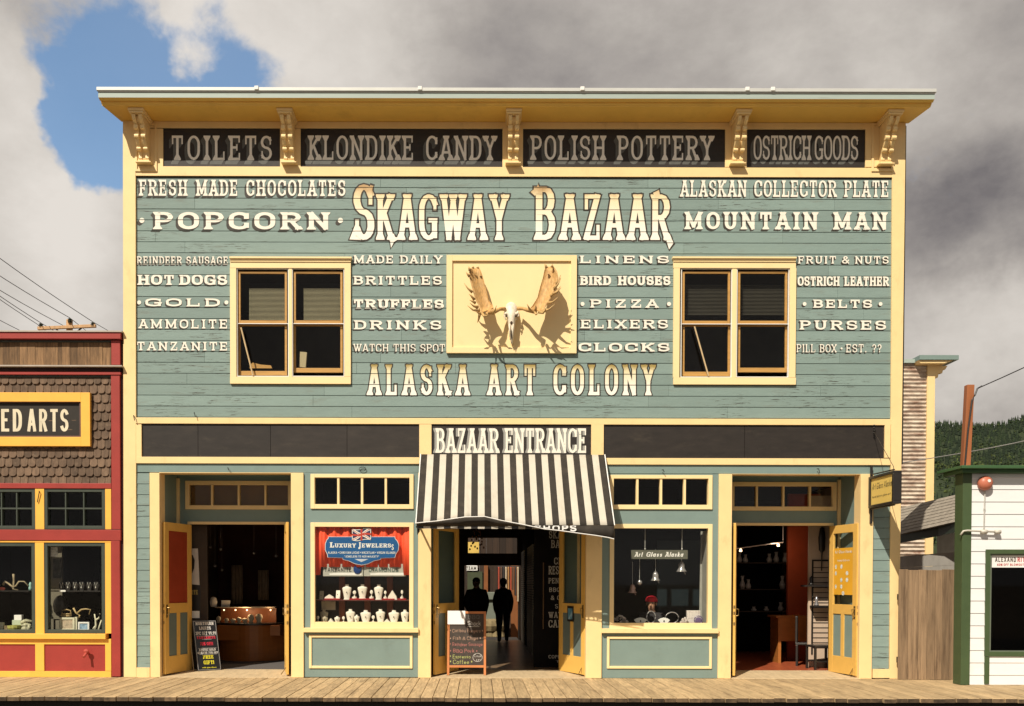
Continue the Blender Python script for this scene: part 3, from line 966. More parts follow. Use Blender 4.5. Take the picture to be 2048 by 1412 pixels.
sign_line('CLOCKS', 1157, 1339, 686, 703, stem=0.194, hair=0.18, serif=.45, sp=.2, **LS)
sign_line('FRUIT & NUTS', 1596, 1777, 512.5, 527.5, stem=0.178, hair=0.139, serif=.5, sp=.24, space=.5, **LS)
sign_line('OSTRICH LEATHER', 1595, 1778, 553, 572, stem=0.267, hair=0.164, serif=.35, sp=.08, space=.6, **LS)
sign_line('BELTS', 1626, 1744, 599.5, 616, stem=0.194, hair=0.18, serif=.5, sp=.24, dots=((1609, 608, 3.8), (1761, 608, 3.8)), **LS)
sign_line('PURSES', 1599, 1772, 641, 659.5, stem=0.194, hair=0.164, serif=.5, sp=.26, **LS)
sign_line('PILL BOX', 1593, 1673, 688.5, 705, stem=0.162, hair=0.0984, serif=.55, sp=.18, space=.6, dots=((1683, 697, 2.0),), **LS)
sign_line('EST. ??', 1692, 1763, 688.5, 705, stem=0.162, hair=0.107, serif=.55, sp=.22, space=.7, **LS)
# the two big titles
def title(words, mt, og, extra=(), **kw):
    face, line = MB(), MB()
    k = 1 / PXM(0)
    pl = wall_place(0.0)
    for txt, a, b, c, d in words:
        x0, x1, z0, z1 = R(a, c, b, d, 0)
        put_text(face, text_polys(txt, x0, x1, z0, z1, **kw), pl, bands=BANDS, base=.004)
        put_text(line, text_polys(txt, x0, x1, z0, z1, grow=og * k, **kw), pl, step=.00006, bands=BANDS, base=.001)
    for poly in extra:
        q = [(P(x, y).x, P(x, y).z) for x, y in poly]
        cx, cz = sum(p[0] for p in q) / len(q), sum(p[1] for p in q) / len(q)
        put_text(face, [[q]], pl, bands=BANDS, base=.0037)
        gq = []
        for x, z in q:
            l = math.hypot(x - cx, z - cz)
            gq.append((cx + (x - cx) * (1 + og * 1.3 * k / l), cz + (z - cz) * (1 + og * 1.3 * k / l)))
        put_text(line, [[gq]], pl, bands=BANDS, base=.0008)
    o = face.build('painted_lettering', mt, BZ)
    line.build('lettering_outline', M['outline'], o)
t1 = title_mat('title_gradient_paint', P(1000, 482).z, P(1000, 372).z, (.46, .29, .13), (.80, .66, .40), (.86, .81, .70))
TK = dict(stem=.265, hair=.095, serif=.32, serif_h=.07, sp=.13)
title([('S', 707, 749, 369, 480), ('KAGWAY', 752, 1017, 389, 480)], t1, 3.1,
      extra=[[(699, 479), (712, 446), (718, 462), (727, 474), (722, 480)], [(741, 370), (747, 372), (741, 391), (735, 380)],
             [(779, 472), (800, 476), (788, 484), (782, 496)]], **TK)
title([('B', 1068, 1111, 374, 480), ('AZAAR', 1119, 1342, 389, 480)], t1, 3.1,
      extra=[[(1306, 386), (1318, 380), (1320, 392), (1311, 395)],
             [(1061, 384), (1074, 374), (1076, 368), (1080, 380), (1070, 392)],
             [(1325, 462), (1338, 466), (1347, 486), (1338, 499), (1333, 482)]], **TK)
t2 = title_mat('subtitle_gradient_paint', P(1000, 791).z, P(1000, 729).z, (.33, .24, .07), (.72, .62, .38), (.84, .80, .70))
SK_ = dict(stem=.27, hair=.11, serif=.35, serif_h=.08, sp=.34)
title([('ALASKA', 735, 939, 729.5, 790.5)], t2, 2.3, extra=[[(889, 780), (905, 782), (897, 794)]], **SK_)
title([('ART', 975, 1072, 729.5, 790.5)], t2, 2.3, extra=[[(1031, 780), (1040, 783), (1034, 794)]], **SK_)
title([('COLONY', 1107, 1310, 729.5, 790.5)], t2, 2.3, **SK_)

# ------------------------------------------------------------------ upper windows
def upper_window(px0, py0, px1, py1, mull, panes, blind_light, sash_low):
    w = MB()
    xs0, xs1 = px0, px1
    w.pb(px0 - 1.5, py0 - .5, px1 + 1.5, py0 + 3, -.085, .03)
    w.pb(px0 - .6, py0 + 3.1, px1 + .6, py0 + 6.5, -.065, .03)
    w.pb(px0, py0 + 6.6, px1, py0 + 10, -.055, .03)
    w.pb(px0, py0 + 10.1, px1, py0 + 22.5, -.04, .03)
    w.pb(px0, py1 - 14, px1, py1, -.04, .03)
    w.pb(px0, py0 + 22.6, px0 + 12.5, py1 - 14.1, -.04, .03)
    w.pb(px1 - 12.5, py0 + 22.6, px1, py1 - 14.1, -.04, .03)
    w.pb(mull[0], py0 + 22.6, mull[1], py1 - 14.1, -.03, .05)
    o = w.build('window', M['yellow_board'], BZ, bevel=.003)
    for k, (a, b) in enumerate(panes):
        t, bt = py0 + 23, py1 - 14.5
        f = MB()
        f.frame(a, t, b, bt, 1.3, -.02, .03)
        f.build('storm_frame', M['white'], o)
        my = (t + bt) / 2 + 1
        f = MB()
        f.frame(a + 3, t + 6, b - 3.5, my + 1, 4.2, .012, .055, wb=6)
        f.build('sash', M['wood_sash'], o, bevel=.002)
        f = MB()
        f.frame(a + 2.6, my + 1.6, b - 3.2, bt - (sash_low[k]), 4.5, .058, .1, wb=9)
        f.build('sash', M['wood_sash'], o, bevel=.002)
        f = MB()
        f.pb(a + 1.4, my + .7, b - 1.4, my + 2.0, -.005, .011)
        f.build('meeting_rail', M['white'], o)
        f = MB()
        f.pb(a + 6, t + 9, b - 6.5, my - 2, .034, .038)
        f.build('pane', M['glass'], o)
        f = MB()
        f.pb(a + 6, my + 4, b - 6.5, bt - 10, .078, .082)
        f.build('pane', M['glass'], o)
        f = MB()
        yb = .20
        for j in range(26 if blind_light else 22):
            y = (t + 40 + 2.45 * j) if blind_light else (t + 34 + 2.75 * j)
            if y > my - 4:
                break
            xx0, xx1, zz0, zz1 = R(a + (25 if k == 0 or not blind_light else 23), y, b - 4, y + 1.9, yb)
            if not blind_light:
                xx0 = R(a + 6, y, b - 4, y + 2, yb)[0]
            f.add([(xx0, yb + .012, zz1), (xx1, yb + .012, zz1), (xx1, yb - .012, zz0), (xx0, yb - .012, zz0)], [(0, 1, 2, 3)])
        f.build('blind', M['blind'] if blind_light else M['blind_dark'], o, solid=.001)
M['blind'] = mat('pale_venetian_slats', (.50, .45, .31), .5, .05)
M['blind_dark'] = mat('grey_venetian_slats', (.10, .09, .07), .5, .1)
upper_window(460, 513.5, 701.5, 767.5, (577.5, 584), ((473.5, 577.3), (584.2, 688.5)), True, (2, 8))
upper_window(1347, 513.5, 1592, 769, (1464, 1473), ((1362, 1463.8), (1473.2, 1578)), False, (2, 10))
def stick(label, a, b):
    mb = MB()
    p, q = P(*a, -.028), P(*b, -.034)
    mb.tube([p, q], .014, 8)
    o = mb.build('wooden_stick', M['stick'], loc=q)
    tag(o, label, 'stick', 'sticks propped in the upper windows')
M['stick'] = mat('bare_stick_wood', (.55, .40, .22), .6, .1)
stick('bare wooden stick leaning in the upper left window beside the pale blinds', (482, 655), (506, 751))
stick('bare wooden stick leaning in the upper right window with dark blinds', (1389, 653), (1417, 752))
# clutter on the upper left sills
mb = MB()
c = P(606, 735, .16)
mb.box(c.x - .07, c.x + .05, .14, .20, c.z, c.z + .27, Matrix.Translation(c) @ Matrix.Rotation(.08, 4, 'Y') @ Matrix.Translation(-c))
tag(mb.build('cardboard_box', mat('pale_cardboard', (.42, .34, .2), .7, .08), loc=c), 'pale upright cardboard box on the sill of the upper left window', 'box')
mb = MB()
c = P(520, 735, .18)
mb.prism([(c.x - .18, c.z - .02), (c.x + .22, c.z - .02), (c.x + .2, c.z + .03), (c.x + .02, c.z + .045), (c.x - .12, c.z + .08), (c.x - .16, c.z + .05)], .15, .22)
tag(mb.build('wood_scrap', M['wood_sash'], loc=c), 'low heap of wood offcuts on the sill under the leaning stick of the left window', 'wood scraps')
# upper room
mb = MB()
za, zb = P(957, 780).z, 7.5
mb.box(XL + .1, XR - .1, 2.6, 2.7, za, zb)
mb.box(XL + .1, XR - .1, .21, 2.6, za - .1, za)
mb.box(XL + .1, XR - .1, .21, 2.6, zb, zb + .08)
mb.build('upper_room', M['dim'], BZ)
# outer shell
mb = MB()
for x in (XL, XR - .12):
    mb.prismx([(.2, .0), (10, .0), (10, 4.6), (.2, 8.0)], x, x + .12)
mb.prism([(XL + .13, 3.9), (XR - .13, 3.9), (XR - .13, 4.5), (XL + .13, 4.5)], 9.9, 9.99)
bx0, bx1 = P(929, 1200, 10).x, P(1041, 1200, 10).x
zt = P(980, 1131, 10).z
tz0, tz1 = P(980, 1107, 10).z, P(980, 1076, 10).z
wall_holes(mb, (XL + .13, XR - .13, 0, 3.9), [(bx0, bx1, -.1, zt), (bx0 + .1, bx0 + 1.5, tz0, tz1)], 9.9, 9.98)
mb.build('outer_wall', mat('plain_brown_wall', (.12, .08, .05), .8), BZ)
mb = MB()
mb.prismx([(.2, 8.03), (10.2, 4.6), (10.2, 4.7), (.2, 8.13)], XL - .05, XR + .05)
mb.build('roof', mat('grey_roofing', (.10, .10, .10), .8), BZ)

# ------------------------------------------------------------------ shop fronts
ZC = 3.70
mb = MB()
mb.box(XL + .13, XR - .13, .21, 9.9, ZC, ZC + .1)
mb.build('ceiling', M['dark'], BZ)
# blue header board across
mb = MB()
mb.pb(272.5, 927.3, 836, 945, -.004, .2)
mb.pb(836.2, 927.3, 1206, 946, -.004, .2)
mb.pb(1206.2, 929.8, 1779.5, 947.5, -.004, .2)
mb.build('header_board', M['blue'], BZ, bevel=.003)
# narrow clapboard strips at both ends
for (a, b, y0, y1, pj) in ((272.8, 299.6, 946, 1335, 21.6), (1745.6, 1779, 948, 1338, 21.6)):
    mb = MB()
    x0, x1, z0, z1 = R(a, y0, b, y1, 0)
    sideboards(mb, (x0, x1, z0, z1), [P(a, y0 + pj * k).z for k in range(1, 19)], [], .0, .04, jr, gap=.003, lap=.010, minl=5, maxl=6)
    mb.build('siding', M['siding'], BZ)
mb = MB()
mb.pb(272.6, 1335.2, 299.5, 1355, -.03, .1)
mb.pb(1745.8, 1338.2, 1779.3, 1356, -.03, .1)
mb.build('base_trim', M['yellow'], BZ, bevel=.003)
def pilaster(a, b, y0, y1, back=.24, Y=-.04):
    mb = MB()
    x0, x1, z0, z1 = R(a, y0, b, y1, Y)
    mb.box(x0, x1, Y, back, .003, z1)
    mb.build('pilaster', M['yellow'], BZ, bevel=.004)
for a, b in ((299.8, 319.5), (582, 607), (836.3, 862), (1172, 1204), (1437, 1463), (1720, 1745.5)):
    pilaster(a, b, 945.5 if a < 1000 else 947.8, 1355)
def X0(px):
    return P(px, 1150, 0).x
# window bays
M['curtain'] = mat('red_curtain', (.72, .07, .02), .7, .1, 2, (1, 1, .2))
def window_bay(fx0, fx1, tr, dw, sill_y, base_y, mould, npan):
    b = MB()
    hx = [R(tr[0] + 3, tr[1] + 3, tr[2] - 3, tr[3] - 3, 0), R(dw[0] + 3, dw[1] + 3, dw[2] - 3, dw[3] - 3, 0)]
    x0, x1, z0, z1 = R(fx0, 945.6 if fx0 < 1000 else 948, fx1, sill_y + 3, 0)
    wall_holes(b, (x0, x1, z0, z1), hx, -.002, .1)
    b.build('window_surround', M['blue'], BZ)
    t = MB()
    t.frame(*tr, 8, -.03, .09, wt=7, wb=9)
    w_ = (tr[2] - tr[0] - 16) / npan
    for i in range(1, npan):
        c = tr[0] + 8 + w_ * i
        t.pb(c - 2.2, tr[1] + 7, c + 2.2, tr[3] - 9, -.015, .08)
    o = t.build('transom_window', M['yellow_board'], BZ, bevel=.003)
    t = MB()
    t.pb(tr[0] + 7, tr[1] + 6, tr[2] - 7, tr[3] - 8, .04, .045)
    t.build('pane', M['glass'], o)
    t = MB()
    t.frame(*dw, 8.5, -.016, .09, wt=8.5, wb=12)
    o = t.build('display_window', M['yellow_board'], BZ, bevel=.003)
    t = MB()
    t.pb(dw[0] + 8, dw[1] + 8, dw[2] - 8, dw[3] - 11, .008, .012)
    t.build('pane', M['glass'], o)
    s = MB()
    s.pb(fx0 - .5, sill_y - 2.5, fx1 + 1, sill_y + 6.5, -.09, .0)
    s.build('window_sill', M['yellow'], BZ, bevel=.006)
    p = MB()
    p.pb(fx0, sill_y + 6.6, fx1, base_y, -.006, .1)
    q = p.build('bulkhead', M['blue'], BZ)
    p = MB()
    p.frame(*mould, 5.2, -.03, -.0065)
    p.build('panel_moulding', M['yellow_board'], q, bevel=.006)
window_bay(607.2, 836.1, (621, 948, 827, 1017.5), (621, 1045, 827, 1256), 1258.5, 1354, (618, 1270, 825, 1337), 4)
window_bay(1204.2, 1436.8, (1219.5, 950, 1425, 1018.5), (1219.5, 1048, 1424.5, 1258), 1260, 1356, (1214, 1273, 1424, 1337.5), 4)
# recess side walls, back walls, ceilings and ramped floors
def recess(xa, xb, da, db, yb, transom=True):
    zt_ = P(957, 946).z
    r = MB()
    r.box(xa - .12, xa, .24, yb, 0, zt_ + .05)
    r.box(xb, xb + .12, .24, yb, 0, zt_ + .05)
    zd = P(957, 1050, yb).z
    hol = [(da, db, -1, zd)]
    if transom:
        ta, tb, tz0, tz1 = da - .08, db + .09, P(957, 1020, yb).z, P(957, 963, yb).z
        hol.append((ta + .03, tb - .03, tz0 + .03, tz1 - .03))
    wall_holes(r, (xa, xb, 0, zt_ + .05), hol, yb, yb + .1)
    r.build('recess_wall', M['blue'], BZ)
    t = MB()
    t.box(xa + .001, xa + .05, yb - .06, yb - .001, .03, zt_)
    t.box(xb - .05, xb - .001, yb - .06, yb - .001, .03, zt_)
    t.box(da - .04, da, yb - .03, yb + .1, .03, zd)
    t.box(db, db + .04, yb - .03, yb + .1, .03, zd)
    t.box(da - .04, db + .04, yb - .031, yb + .1, zd, zd + .05)
    t.box(xa, xb, -.002, .24, zt_ - .012, zt_ + .05)
    t.build('recess_trim', M['yellow'], BZ, bevel=.003)
    if transom:
        t = MB()
        k = 1 / PXM(yb)
        a = 8 * k
        t.box(ta, tb, yb - .03, yb + .05, tz1 - a, tz1)
        t.box(ta, tb, yb - .03, yb + .05, tz0, tz0 + a)
        for i in range(5):
            c = ta + (tb - ta) * i / 4
            w_ = a / 2 if i in (0, 4) else .018
            c = min(max(c, ta + w_), tb - w_)
            t.box(c - w_, c + w_, yb - .0295, yb + .05, tz0 + a, tz1 - a)
        o = t.build('transom_window', M['yellow'], BZ, bevel=.003)
        t = MB()
        t.box(ta + .02, tb - .02, yb + .02, yb + .025, tz0 + .02, tz1 - .02)
        t.build('pane', M['glass'], o)
    c = MB()
    c.box(xa, xb, .2, yb, zt_ + .05, zt_ + .1)
    c.build('recess_ceiling', M['blue'], BZ)
    f = MB()
    f.prismx([(-.045, .002), (-.03, .008), (yb + .05, .05), (yb + .05, -.1), (-.045, -.1)], xa + .001, xb - .001)
    f.build('entry_floor', M['threshold'], BZ)
    return zd
M['threshold'] = mat('pale_entry_boards', (.50, .38, .23), .7, .15, 3, (4, 1, 1), dirt=(.2, .15, .1), dirt_amt=.5, dirt_scale=2)
YB = .95
LA, LB = X0(319.5), X0(582)
RA, RB = X0(1463), X0(1721)
CA, CB = X0(862), X0(1172)
recess(LA, LB, -5.39, -3.57, YB)
mb = MB(); mb.box(-5.46, -3.49, YB + .16, YB + .18, P(957, 1021, YB).z, P(957, 960, YB).z); mb.build('added_transom_board', mat('amber_reflection_brown', (.17, .085, .016), .7, .15, 2), BZ)  # added board; its brown paints the interior's amber reflection in the transom
recess(RA, RB, 4.77, 6.58, YB)
recess(CA, CB, -.40, 1.54, 1.0, transom=False)
# interior floors and partitions
M['carpet'] = mat('dark_grey_carpet', (.10, .09, .085), .9, .15, 20)
M['redfloor'] = mat('red_wood_floor', (.33, .075, .03), .35, .2, 3, (8, 1, 1))
M['darkplank'] = mat('worn_passage_planks', (.20, .13, .075), .28, .35, 3, (1, 9, 1), island=.2)
mb = MB(); mb.box(XL + .13, -1.0, 1.0, 9.9, -.05, .05); mb.build('shop_floor', M['carpet'], BZ)
mb = MB(); mb.box(2.16, XR - .13, 1.0, 9.9, -.05, .05); mb.build('shop_floor', M['redfloor'], BZ)
mb = MB()
y = 1.051
while y < 10.0:
    mb.box(-.88, 2.0, y, y + .17, -.05, .052)
    y += .176
mb.build('passage_floor', M['darkplank'], BZ)
mb = MB()
mb.box(-1.02, -.89, 1.1, 9.9, 0, ZC)
mb.box(2.02, 2.15, 1.1, 9.9, 0, ZC)
mb.box(1.25, 1.32, 2.2, 9.9, 0, ZC)
mb.box(LB + .13, -1.03, 2.5, 2.6, 0, ZC)
mb.box(XL + .14, -1.03, 6.0, 6.1, 0, ZC)
mb.box(2.16, 4.2, 3.2, 3.3, 0, ZC)
mb.box(2.16, XR - .14, 6.0, 6.1, 0, ZC)
mb.box(LB + .13, -1.03, .6, .62, 0, P(700, 1246, .3).z - .04)
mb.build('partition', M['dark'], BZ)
# doors
M['door'] = mat('yellow_door_paint', (.70, .42, .10), .45, .06, 3, dirt=(.3, .18, .06), dirt_amt=.5, dirt_scale=3, dirt_thr=.55)
M['redpanel'] = mat('red_brown_board', (.30, .045, .018), .5, .1)
M['doorblue'] = mat('dark_blue_green_panel', (.13, .17, .16), .5, .06)
def door(hinge, free, z0, z1, upper, lower, label=None, hand=1):
    h, f = Vector((*hinge, 0)), Vector((*free, 0))
    u = (f - h)
    L_ = u.length
    u.normalize()
    n = Vector((-u.y, u.x, 0))
    Mx = Matrix(((u.x, n.x, 0, h.x), (u.y, n.y, 0, h.y), (0, 0, 1, z0), (0, 0, 0, 1)))
    H = z1 - z0
    t = .022
    st = .13
    d = MB()
    d.box(0, st, -t, t, 0, H, Mx)
    d.box(L_ - st, L_, -t, t, 0, H, Mx)
    for a, b in ((0, .115), (.40, .465), (.945, 1)):
        d.box(st, L_ - st, -t + .001, t - .001, a * H, b * H, Mx)
    d.box(L_ / 2 - .05, L_ / 2 + .05, -t + .001, t - .001, .115 * H, .40 * H, Mx)
    o = d.build('door', M['door'], BZ, bevel=.004, label=label)
    p = MB()
    p.box(st - .005, L_ - st + .005, -.004, .004, .46 * H, .95 * H, Mx)
    p.build('pane' if upper == 'glass' else 'upper_panel', M['glass'] if upper == 'glass' else upper, o)
    for a, b in ((st - .005, L_ / 2 - .045), (L_ / 2 + .045, L_ - st + .005)):
        p = MB()
        p.box(a, b, -.006, .006, .11 * H, .405 * H, Mx)
        p.build('lower_panel', lower, o)
    k = MB()
    zc = .42 * H
    for s in (-1, 1):
        k.box(L_ - .085, L_ - .035, s * t - .004, s * t + .004, zc - .13, zc + .10, Mx)
        k.tube([Mx @ Vector((L_ - .06, s * t, zc - .08)), Mx @ Vector((L_ - .06, s * (t + .05), zc - .07)), Mx @ Vector((L_ - .06, s * (t + .05), zc + .04)), Mx @ Vector((L_ - .06, s * t, zc + .05))], .009, 6)
    for zz in (.33, .40, .44):
        k.box(L_ - .001, L_ + .004, -.014, .014, zz * H, zz * H + .055, Mx)
    k.build('handle', M['brass'], o)
    s = MB()
    s.tube([Mx @ Vector((L_ - .1, -t, .12)), Mx @ Vector((L_ - .06, -t - .09, .0))], .008, 6)
    s.build('doorstop', M['brass'], o)
    return Mx, L_, H
ZD0, ZD1 = .055, P(400, 1049, YB).z - .01
door((-5.37, YB - .03), (-5.575, .06), .045, ZD1, M['redpanel'], M['doorblue'], 'open door with a red-brown upper panel')
door((-3.60, YB - .03), (-3.385, .06), .045, ZD1, M['redpanel'], M['doorblue'])
door((-.385, .97), (-.785, .10), .045, ZD1 + .02, 'glass', M['doorblue'])
door((1.525, .97), (1.905, .10), .045, ZD1 + .02, 'glass', M['doorblue'])
door((4.79, YB - .03), (4.53, .05), .045, ZD1, M['redpanel'], M['doorblue'])
RD = door((6.56, YB - .03), (6.715, .05), .045, ZD1, 'glass', M['blue'])
# electrical bits on the trim
def hook(px, py, l=10):
    mb = MB()
    p = P(px, py, -.036)
    mb.tube([p, p + Vector((.01, -.05, 0)), p + Vector((.03, -.05, -l / 113))], .008, 6)
    mb.build('wall_hook', M['black_metal'], BZ)
hook(268, 832); hook(389, 826, 8); hook(1634, 938, 9); hook(1324, 940, 5); hook(456, 936, 5)
mb = MB()
pts = [P(725 + 7 * math.cos(a / 10 * 6.2), 938 + 4 * math.sin(a / 10 * 6.2), -.03) for a in range(11)]
mb.tube(pts, .006, 5)
mb.build('wire_coil', M['black_metal'], BZ)
# ------------------------------------------------------------------ ground, street, boardwalk
mb = MB()
mb.quad((-4000, -4000, -.36), (4000, -4000, -.36), (4000, 4000, -.36), (-4000, 4000, -.36))
kind(mb.build('ground', mat('dry_earth', (.14, .11, .08), .95, .25, .2)), 'structure')
mb = MB()
mb.quad((-60, -20, -.355), (60, -20, -.355), (60, -3.5, -.355), (-60, -3.5, -.355))
kind(mb.build('street', mat('grey_asphalt', (.05, .048, .045), .9, .3, 1)), 'structure')
mb = MB()
br = random.Random(11)
BWY = G(957, 1395, 0).y
x = -14.0
while x < 15:
    w = .178 + br.uniform(-.006, .006)
    z = br.uniform(-.003, .003)
    y0 = BWY + br.uniform(-.035, .025)
    sk = br.uniform(-.004, .004)
    mb.prismx([(y0, z - .065), (y0 + .004, z - .006), (y0 + .014, z), (.4 if x < 7.4 else .4, z + sk * .2), (.4, -.065)], x, x + w - .009)
    x += w
for i_, f_ in enumerate(mb.f):
    if len(f_) == 4 and all(mb.v[j_].y < BWY + .1 for j_ in f_):
        zs_ = [mb.v[j_].z for j_ in f_]
        if max(zs_) - min(zs_) > .03:
            mb.m[i_] = 1
kind(mb.build('boardwalk', [M['plank'], mat('dark_plank_ends', (.10, .065, .035), .9, .5, 12, island=.5)], bevel=.004), 'structure', 'weathered boardwalk of crosswise planks')
mb = MB()
mb.box(-14, 15, BWY + .12, BWY + .25, -.36, -.068)
mb.box(-14, 15, -.1, .3, -.36, -.068)
kind(mb.build('boardwalk_beam', M['gap']), 'structure')

# ------------------------------------------------------------------ mounted moose skull on its board
c = P(1023, 706, -.03)
DB = thing('mounting_board', 'pale yellow framed board on the upper wall carrying the moose skull', 'board', c)
mb = MB()
mb.pb(903, 520, 1144, 697, -.028, -.006)
mb.build('panel', M['yellow_board'], DB)
mb = MB()
mb.frame(893, 510, 1153.5, 706, 11.5, -.062, -.006)
mb.build('frame', M['yellow_board'], DB, bevel=.003)
KX = 1 / PXM(-.3)
SKC = P(1022, 640, -.03)
SK = thing('moose_skull', 'bleached moose skull with wide brown palmate antlers hung on a yellow board', 'skull', SKC)
BONE = mat('bleached_bone', (.74, .66, .52), .5, .08, 12, dirt=(.4, .26, .12), dirt_amt=.6, dirt_scale=9, dirt_thr=.52, bump=.3, bump_scale=60)
ANT = mat('brown_antler', (.50, .285, .10), .6, .35, 30, (1.4, 1, .4), dirt=(.66, .46, .22), dirt_amt=.9, dirt_scale=26, dirt_stretch=(1.4, 1, .3), dirt_thr=.5, bump=.6, bump_scale=70)
TINE = mat('pale_tine', (.50, .32, .13), .5, .2, 12)
mb = MB()
# px outline sections (y, half width px, depth front) of the skull, lofted
secs = [(601, 4, -.12), (604, 8.5, -.16), (610, 11.5, -.19), (618, 12.5, -.21), (625, 12, -.225), (630, 10.5, -.235), (636, 9, -.24), (644, 7.6, -.238), (652, 6.6, -.23), (662, 5, -.215), (672, 3.6, -.19), (680, 2.6, -.165), (685, 1.4, -.145)]
vs, fs, nn = [], [], 12
for y, hw, d in secs:
    q = P(1022.5 + (y - 600) * .02, y, -.2)
    for k in range(nn):
        a = 2 * math.pi * k / nn
        vs.append((q.x + hw / 115 * math.cos(a), (d - .03) / 2 + (d + .03) / 2 * math.sin(a) * 1.0, q.z))
for i in range(len(secs) - 1):
    for k in range(nn):
        fs.append((i * nn + k, i * nn + (k + 1) % nn, (i + 1) * nn + (k + 1) % nn, (i + 1) * nn + k))
fs += [tuple(range(nn - 1, -1, -1)), tuple(range((len(secs) - 1) * nn, len(secs) * nn))]
mb.add(vs, fs)
for s in (-1, 1):
    q = P(1022.5 + s * 11, 627, -.2)
    mb.ball((q.x, -.185, q.z), .030, .028, .026)
    mb.tube([P(1022.5 + s * 12.5, 622, -.17), P(1022.5 + s * 14.5, 631, -.18), P(1022.5 + s * 10, 640, -.20)], [.012, .014, .010], 6)
    mb.tube([P(1022.5 + s * 4, 648, -.235), P(1022.5 + s * 3, 664, -.225), P(1022.5 + s * 2, 680, -.18)], [.012, .012, .008], 6)
mb.build('skull', BONE, SK, smooth=True)
mb = MB()
for s in (-1, 1):
    q = P(1022.5 + s * 9.6, 631, -.24)
    mb.ball((q.x, -.215, q.z), .020, .020, .020, 10)
    q = P(1022.7, 668, -.24)
    mb.ball((q.x, -.208, q.z), .008, .02, .10, 8)
q = P(1022.8, 645, -.25)
mb.ball((q.x, -.235, q.z), .022, .016, .03, 10)
mb.build('skull_hollow_shade', mat('dark_hollow_shade', (.06, .035, .02), .9), SK)  # dark balls paint in the shade of the eye sockets and nose hollow
def antler(sgn, palm, base, tines, dep):
    """palm: list of (outer px, inner px) rows from foot to tip as pixel pairs, with depth"""
    a = MB()
    rows = []
    for (ox, oy), (ix, iy), yo, yi in palm:
        rows.append((P(ox, oy, yo), P(ix, iy, yi)))
    nu = 7
    pts = []
    for o_, i_ in rows:
        r = []
        for k in range(nu):
            t = k / (nu - 1)
            p = o_.lerp(i_, t)
            p = p + Vector((0, .05 * math.sin(math.pi * t), 0))
            r.append(p)
        pts.append(r)
    vs = [p for r in pts for p in r] + [p + Vector((0, .028, 0)) for r in pts for p in r]
    nr = len(rows)
    off = nr * nu
    fs = []
    for i in range(nr - 1):
        for k in range(nu - 1):
            q = (i * nu + k, i * nu + k + 1, (i + 1) * nu + k + 1, (i + 1) * nu + k)
            fs.append(q)
            fs.append(tuple(j + off for j in reversed(q)))
    for i in range(nr - 1):
        for k in (0, nu - 1):
            fs.append((i * nu + k, (i + 1) * nu + k, (i + 1) * nu + k + off, i * nu + k + off))
    for k in range(nu - 1):
        for i in (0, nr - 1):
            fs.append((i * nu + k, i * nu + k + 1, i * nu + k + 1 + off, i * nu + k + off))
    a.add(vs, fs)
    a.tube([P(x, y, d) for x, y, d in base], [.033, .03, .036, .045], 10)
    o = a.build('antler', ANT, SK, smooth=True)
    for t in tines:
        b = MB()
        n = len(t)
        b.tube([P(x, y, d) for x, y, d in t], [.024 * (1 - j / (n - 1)) + .004 for j in range(n)], 8)
        b.build('tine', TINE, o, smooth=True)
antler(-1, [((957, 625), (987, 615), -.42, -.36), ((958, 612), (984, 609), -.40, -.34), ((950, 596), (977, 600), -.42, -.30), ((944, 575), (974, 585), -.42, -.28), ((939, 556), (968, 562), -.40, -.26), ((938, 545), (963, 545), -.38, -.25), ((941, 536), (958, 534), -.37, -.25)],
       [(1010, 618, -.17), (1000, 618, -.24), (990, 623, -.33), (978, 624, -.40)],
       [[(958, 622, -.42), (946, 620, -.50), (935, 611, -.56)], [(962, 625, -.43), (968, 632, -.52), (975, 631, -.57), (976, 626, -.60)], [(986, 627, -.40), (990, 620, -.50), (993, 611, -.56)],
        [(945, 585, -.42), (936, 577, -.44), (928, 566, -.46)], [(949, 600, -.42), (942, 591, -.45), (938, 588, -.46)], [(951, 606, -.42), (944, 602, -.45), (939, 600, -.47)],
        [(955, 616, -.42), (949, 612, -.46), (945, 610, -.48)], [(939, 553, -.40), (935, 548, -.42), (932, 544, -.43)], [(940, 541, -.38), (938, 536, -.4), (937, 533, -.4)],
        [(960, 626, -.42), (957, 640, -.30), (955, 645, -.22)], [(946, 536, -.37), (947, 532, -.37)], [(955, 536, -.36), (957, 533, -.36)],
        [(963, 626, -.42), (958, 627, -0.52), (951, 622, -0.61)], [(955, 614, -.42), (948, 613, -0.51), (940, 606, -0.58)], [(975, 626, -.40), (974, 630, -0.50), (972, 627, -0.58)]], 0)
